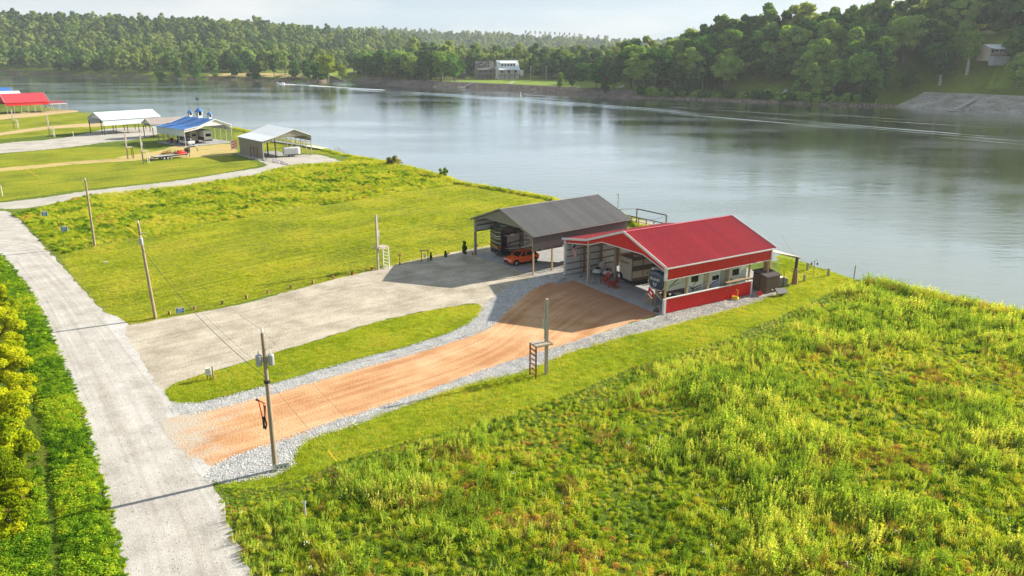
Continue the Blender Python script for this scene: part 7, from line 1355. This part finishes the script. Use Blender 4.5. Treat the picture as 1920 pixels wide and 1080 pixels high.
# wake: foam close to the boat, then long low swells that cross the river
def swell(pts, w, h, label, mat='water', name='wake', kind='structure', z=ZW, n=70):
    L = smooth_line([G(a, b_, ZW) for a, b_ in pts], 3); L = resample(L, 4, False); V = []; F = []; m = 7
    for i, p in enumerate(L):
        d = (L[min(i + 1, len(L) - 1)] - L[max(i - 1, 0)]).normalized(); nn = Vector((-d.y, d.x)); t = i / (len(L) - 1); amp = (.45 + .55 * noise.noise(Vector((i * .12, h, w)))) * min(1, t * 12, (1 - t) * 12) ; off = noise.noise(Vector((i * .07, 3, w))) * w * .5
        for j in range(m): s_ = j / (m - 1) * 2 - 1; q_ = p + nn * (s_ * w + off); V.append((q_.x, q_.y, z - .03 + (h * amp + .03) * (math.cos(s_ * math.pi) * .5 + .5) if abs(s_) < 1 else z - .05))
    for i in range(len(L) - 1):
        for j in range(m - 1): F.append((i * m + j, i * m + j + 1, (i + 1) * m + j + 1, (i + 1) * m + j))
    me = bpy.data.meshes.new(name); me.from_pydata(V, [], F); me.materials.append(X[mat]); me.polygons.foreach_set('use_smooth', [True] * len(F)); me.update()
    if me.polygons[0].normal.z < 0: me.flip_normals()
    return tag(link(bpy.data.objects.new(name, me)), label, kind=kind)
swell([(524, 157.6), (560, 159), (600, 161.5), (660, 165.5), (720, 169)], 2.2, .45, 'white foam trail straight behind the boat', 'foam')
base = [(600, 162), (760, 172), (900, 180), (1060, 191), (1240, 205), (1450, 222), (1700, 243), (1960, 264)]
for k, (dy, w, h) in enumerate(((0, 1.6, .32), (4, 1.6, .28), (8, 1.3, .2), (13, 1.8, .26))): swell([(a + (0 if k < 2 else 40), b_ + dy * (.4 + .6 * (a - 600) / 1300)) for a, b_ in base], w, h, 'long low swell of the boat wake crossing the river')
base2 = [(960, 176), (1100, 184.5), (1300, 198), (1500, 211), (1750, 228), (1960, 240)]
for dy, w, h in ((0, 1.3, .2), (5, 1.3, .18)): swell([(a, b_ + dy) for a, b_ in base2], w, h, 'second fainter swell nearer the wooded bank')
e = empty('channel_marker', label='small white marker floating in mid river below the white house', cat='buoy'); x, y = G(976, 180, ZW); e.location = (x, y, ZW); b = MB(); b.lathe((0, 0, 0), [(.5, -.3), (.55, .3), (.2, .5), (.16, 2.4), (.02, 2.6)], 10); b.build('buoy', X['white'], e)
for a, b_, lab in ((995, 147, 'far utility pole right of the white house'), (1024, 148, 'second far utility pole, farther right on the lawn')):
    x, y = GT(a, b_ + 2); e = empty('utility_pole', (x, y, hz(x, y)), label=lab, cat='utility pole'); MB().tube([(0, 0, -.3), (0, 0, 11)], .18, 6).build('pole', X['offwhite'], e); MB().bar((-.9, 0, 10.4), (.9, 0, 10.4), .14).build('crossarm', X['oldwood'], e)
# gangway and platform near the tan barn
e = empty('pier', label='pier platform with a truss-railed gangway beyond the tan barn', cat='pier'); x0, y0 = G(608, 281); x1, y1 = G(520, 262, .5)
d = Vector((x1 - x0, y1 - y0)).normalized(); n_ = Vector((-d.y, d.x)); Q = lambda a, b_, z: (x0 + d.x * a + n_.x * b_, y0 + d.y * a + n_.y * b_, z)
MB().bar(Q(0, 0, .35), Q(9, 0, .35), 2.4, .12).build('platform', X['offwhite'], e)
for k in range(4): MB().bar(Q(.2 + k * 2.8, -1.0, -3.5), Q(.2 + k * 2.8, -1.0, .3), .2).build('piling', X['darkwood'], e)
MB().bar(Q(9, 0, .35), Q(34, 2, .2), 1.4, .1).build('gangway', X['steel'], e)
for s in (-.7, .7):
    b = MB(); b.bar(Q(9, s, 1.4), Q(34, 2 + s, 1.3), .08)
    for k in range(13): b.bar(Q(9 + k * 2, s + k * .16, .35), Q(10 + k * 2, s + k * .16, 1.4), .06); b.bar(Q(10 + k * 2, s + k * .16, 1.4), Q(11 + k * 2, s + k * .16, .35), .06)
    b.build('railing', X['steel'], e)
e = empty('stair_rail', label='pair of grey handrails going down the bank right of the pier', cat='railing'); x0, y0 = G(628, 286); b = MB()
for s in (0, .9): b.bar((x0 + s, y0, -.2), (x0 + s, y0, 1.3), .08); b.bar((x0 + s, y0, 1.3), (x0 + s + 3.2, y0 + 1.5, -.9), .07); b.bar((x0 + s, y0, .7), (x0 + s + 3.2, y0 + 1.5, -1.5), .06)
b.build('handrail', X['steel'], e)

# ------------------------------------------------------------------ air
hb = MB(); hb.bb((-2700, -120, -9), (2700, 2990, 150)); hzo = hb.build('haze', [], kind='stuff', label='thin pale summer haze over the river valley')
hm = bpy.data.materials.new('haze'); hm.use_nodes = True; hn = hm.node_tree; hn.nodes.clear(); ho = hn.nodes.new('ShaderNodeOutputMaterial'); pv = hn.nodes.new('ShaderNodeVolumePrincipled'); pv.inputs['Density'].default_value = .00009; pv.inputs['Color'].default_value = (.86, .93, 1, 1); pv.inputs['Anisotropy'].default_value = .2
hn.links.new(pv.outputs[0], ho.inputs['Volume']); hzo.data.materials.append(hm); scene.cycles.volume_bounces = 0
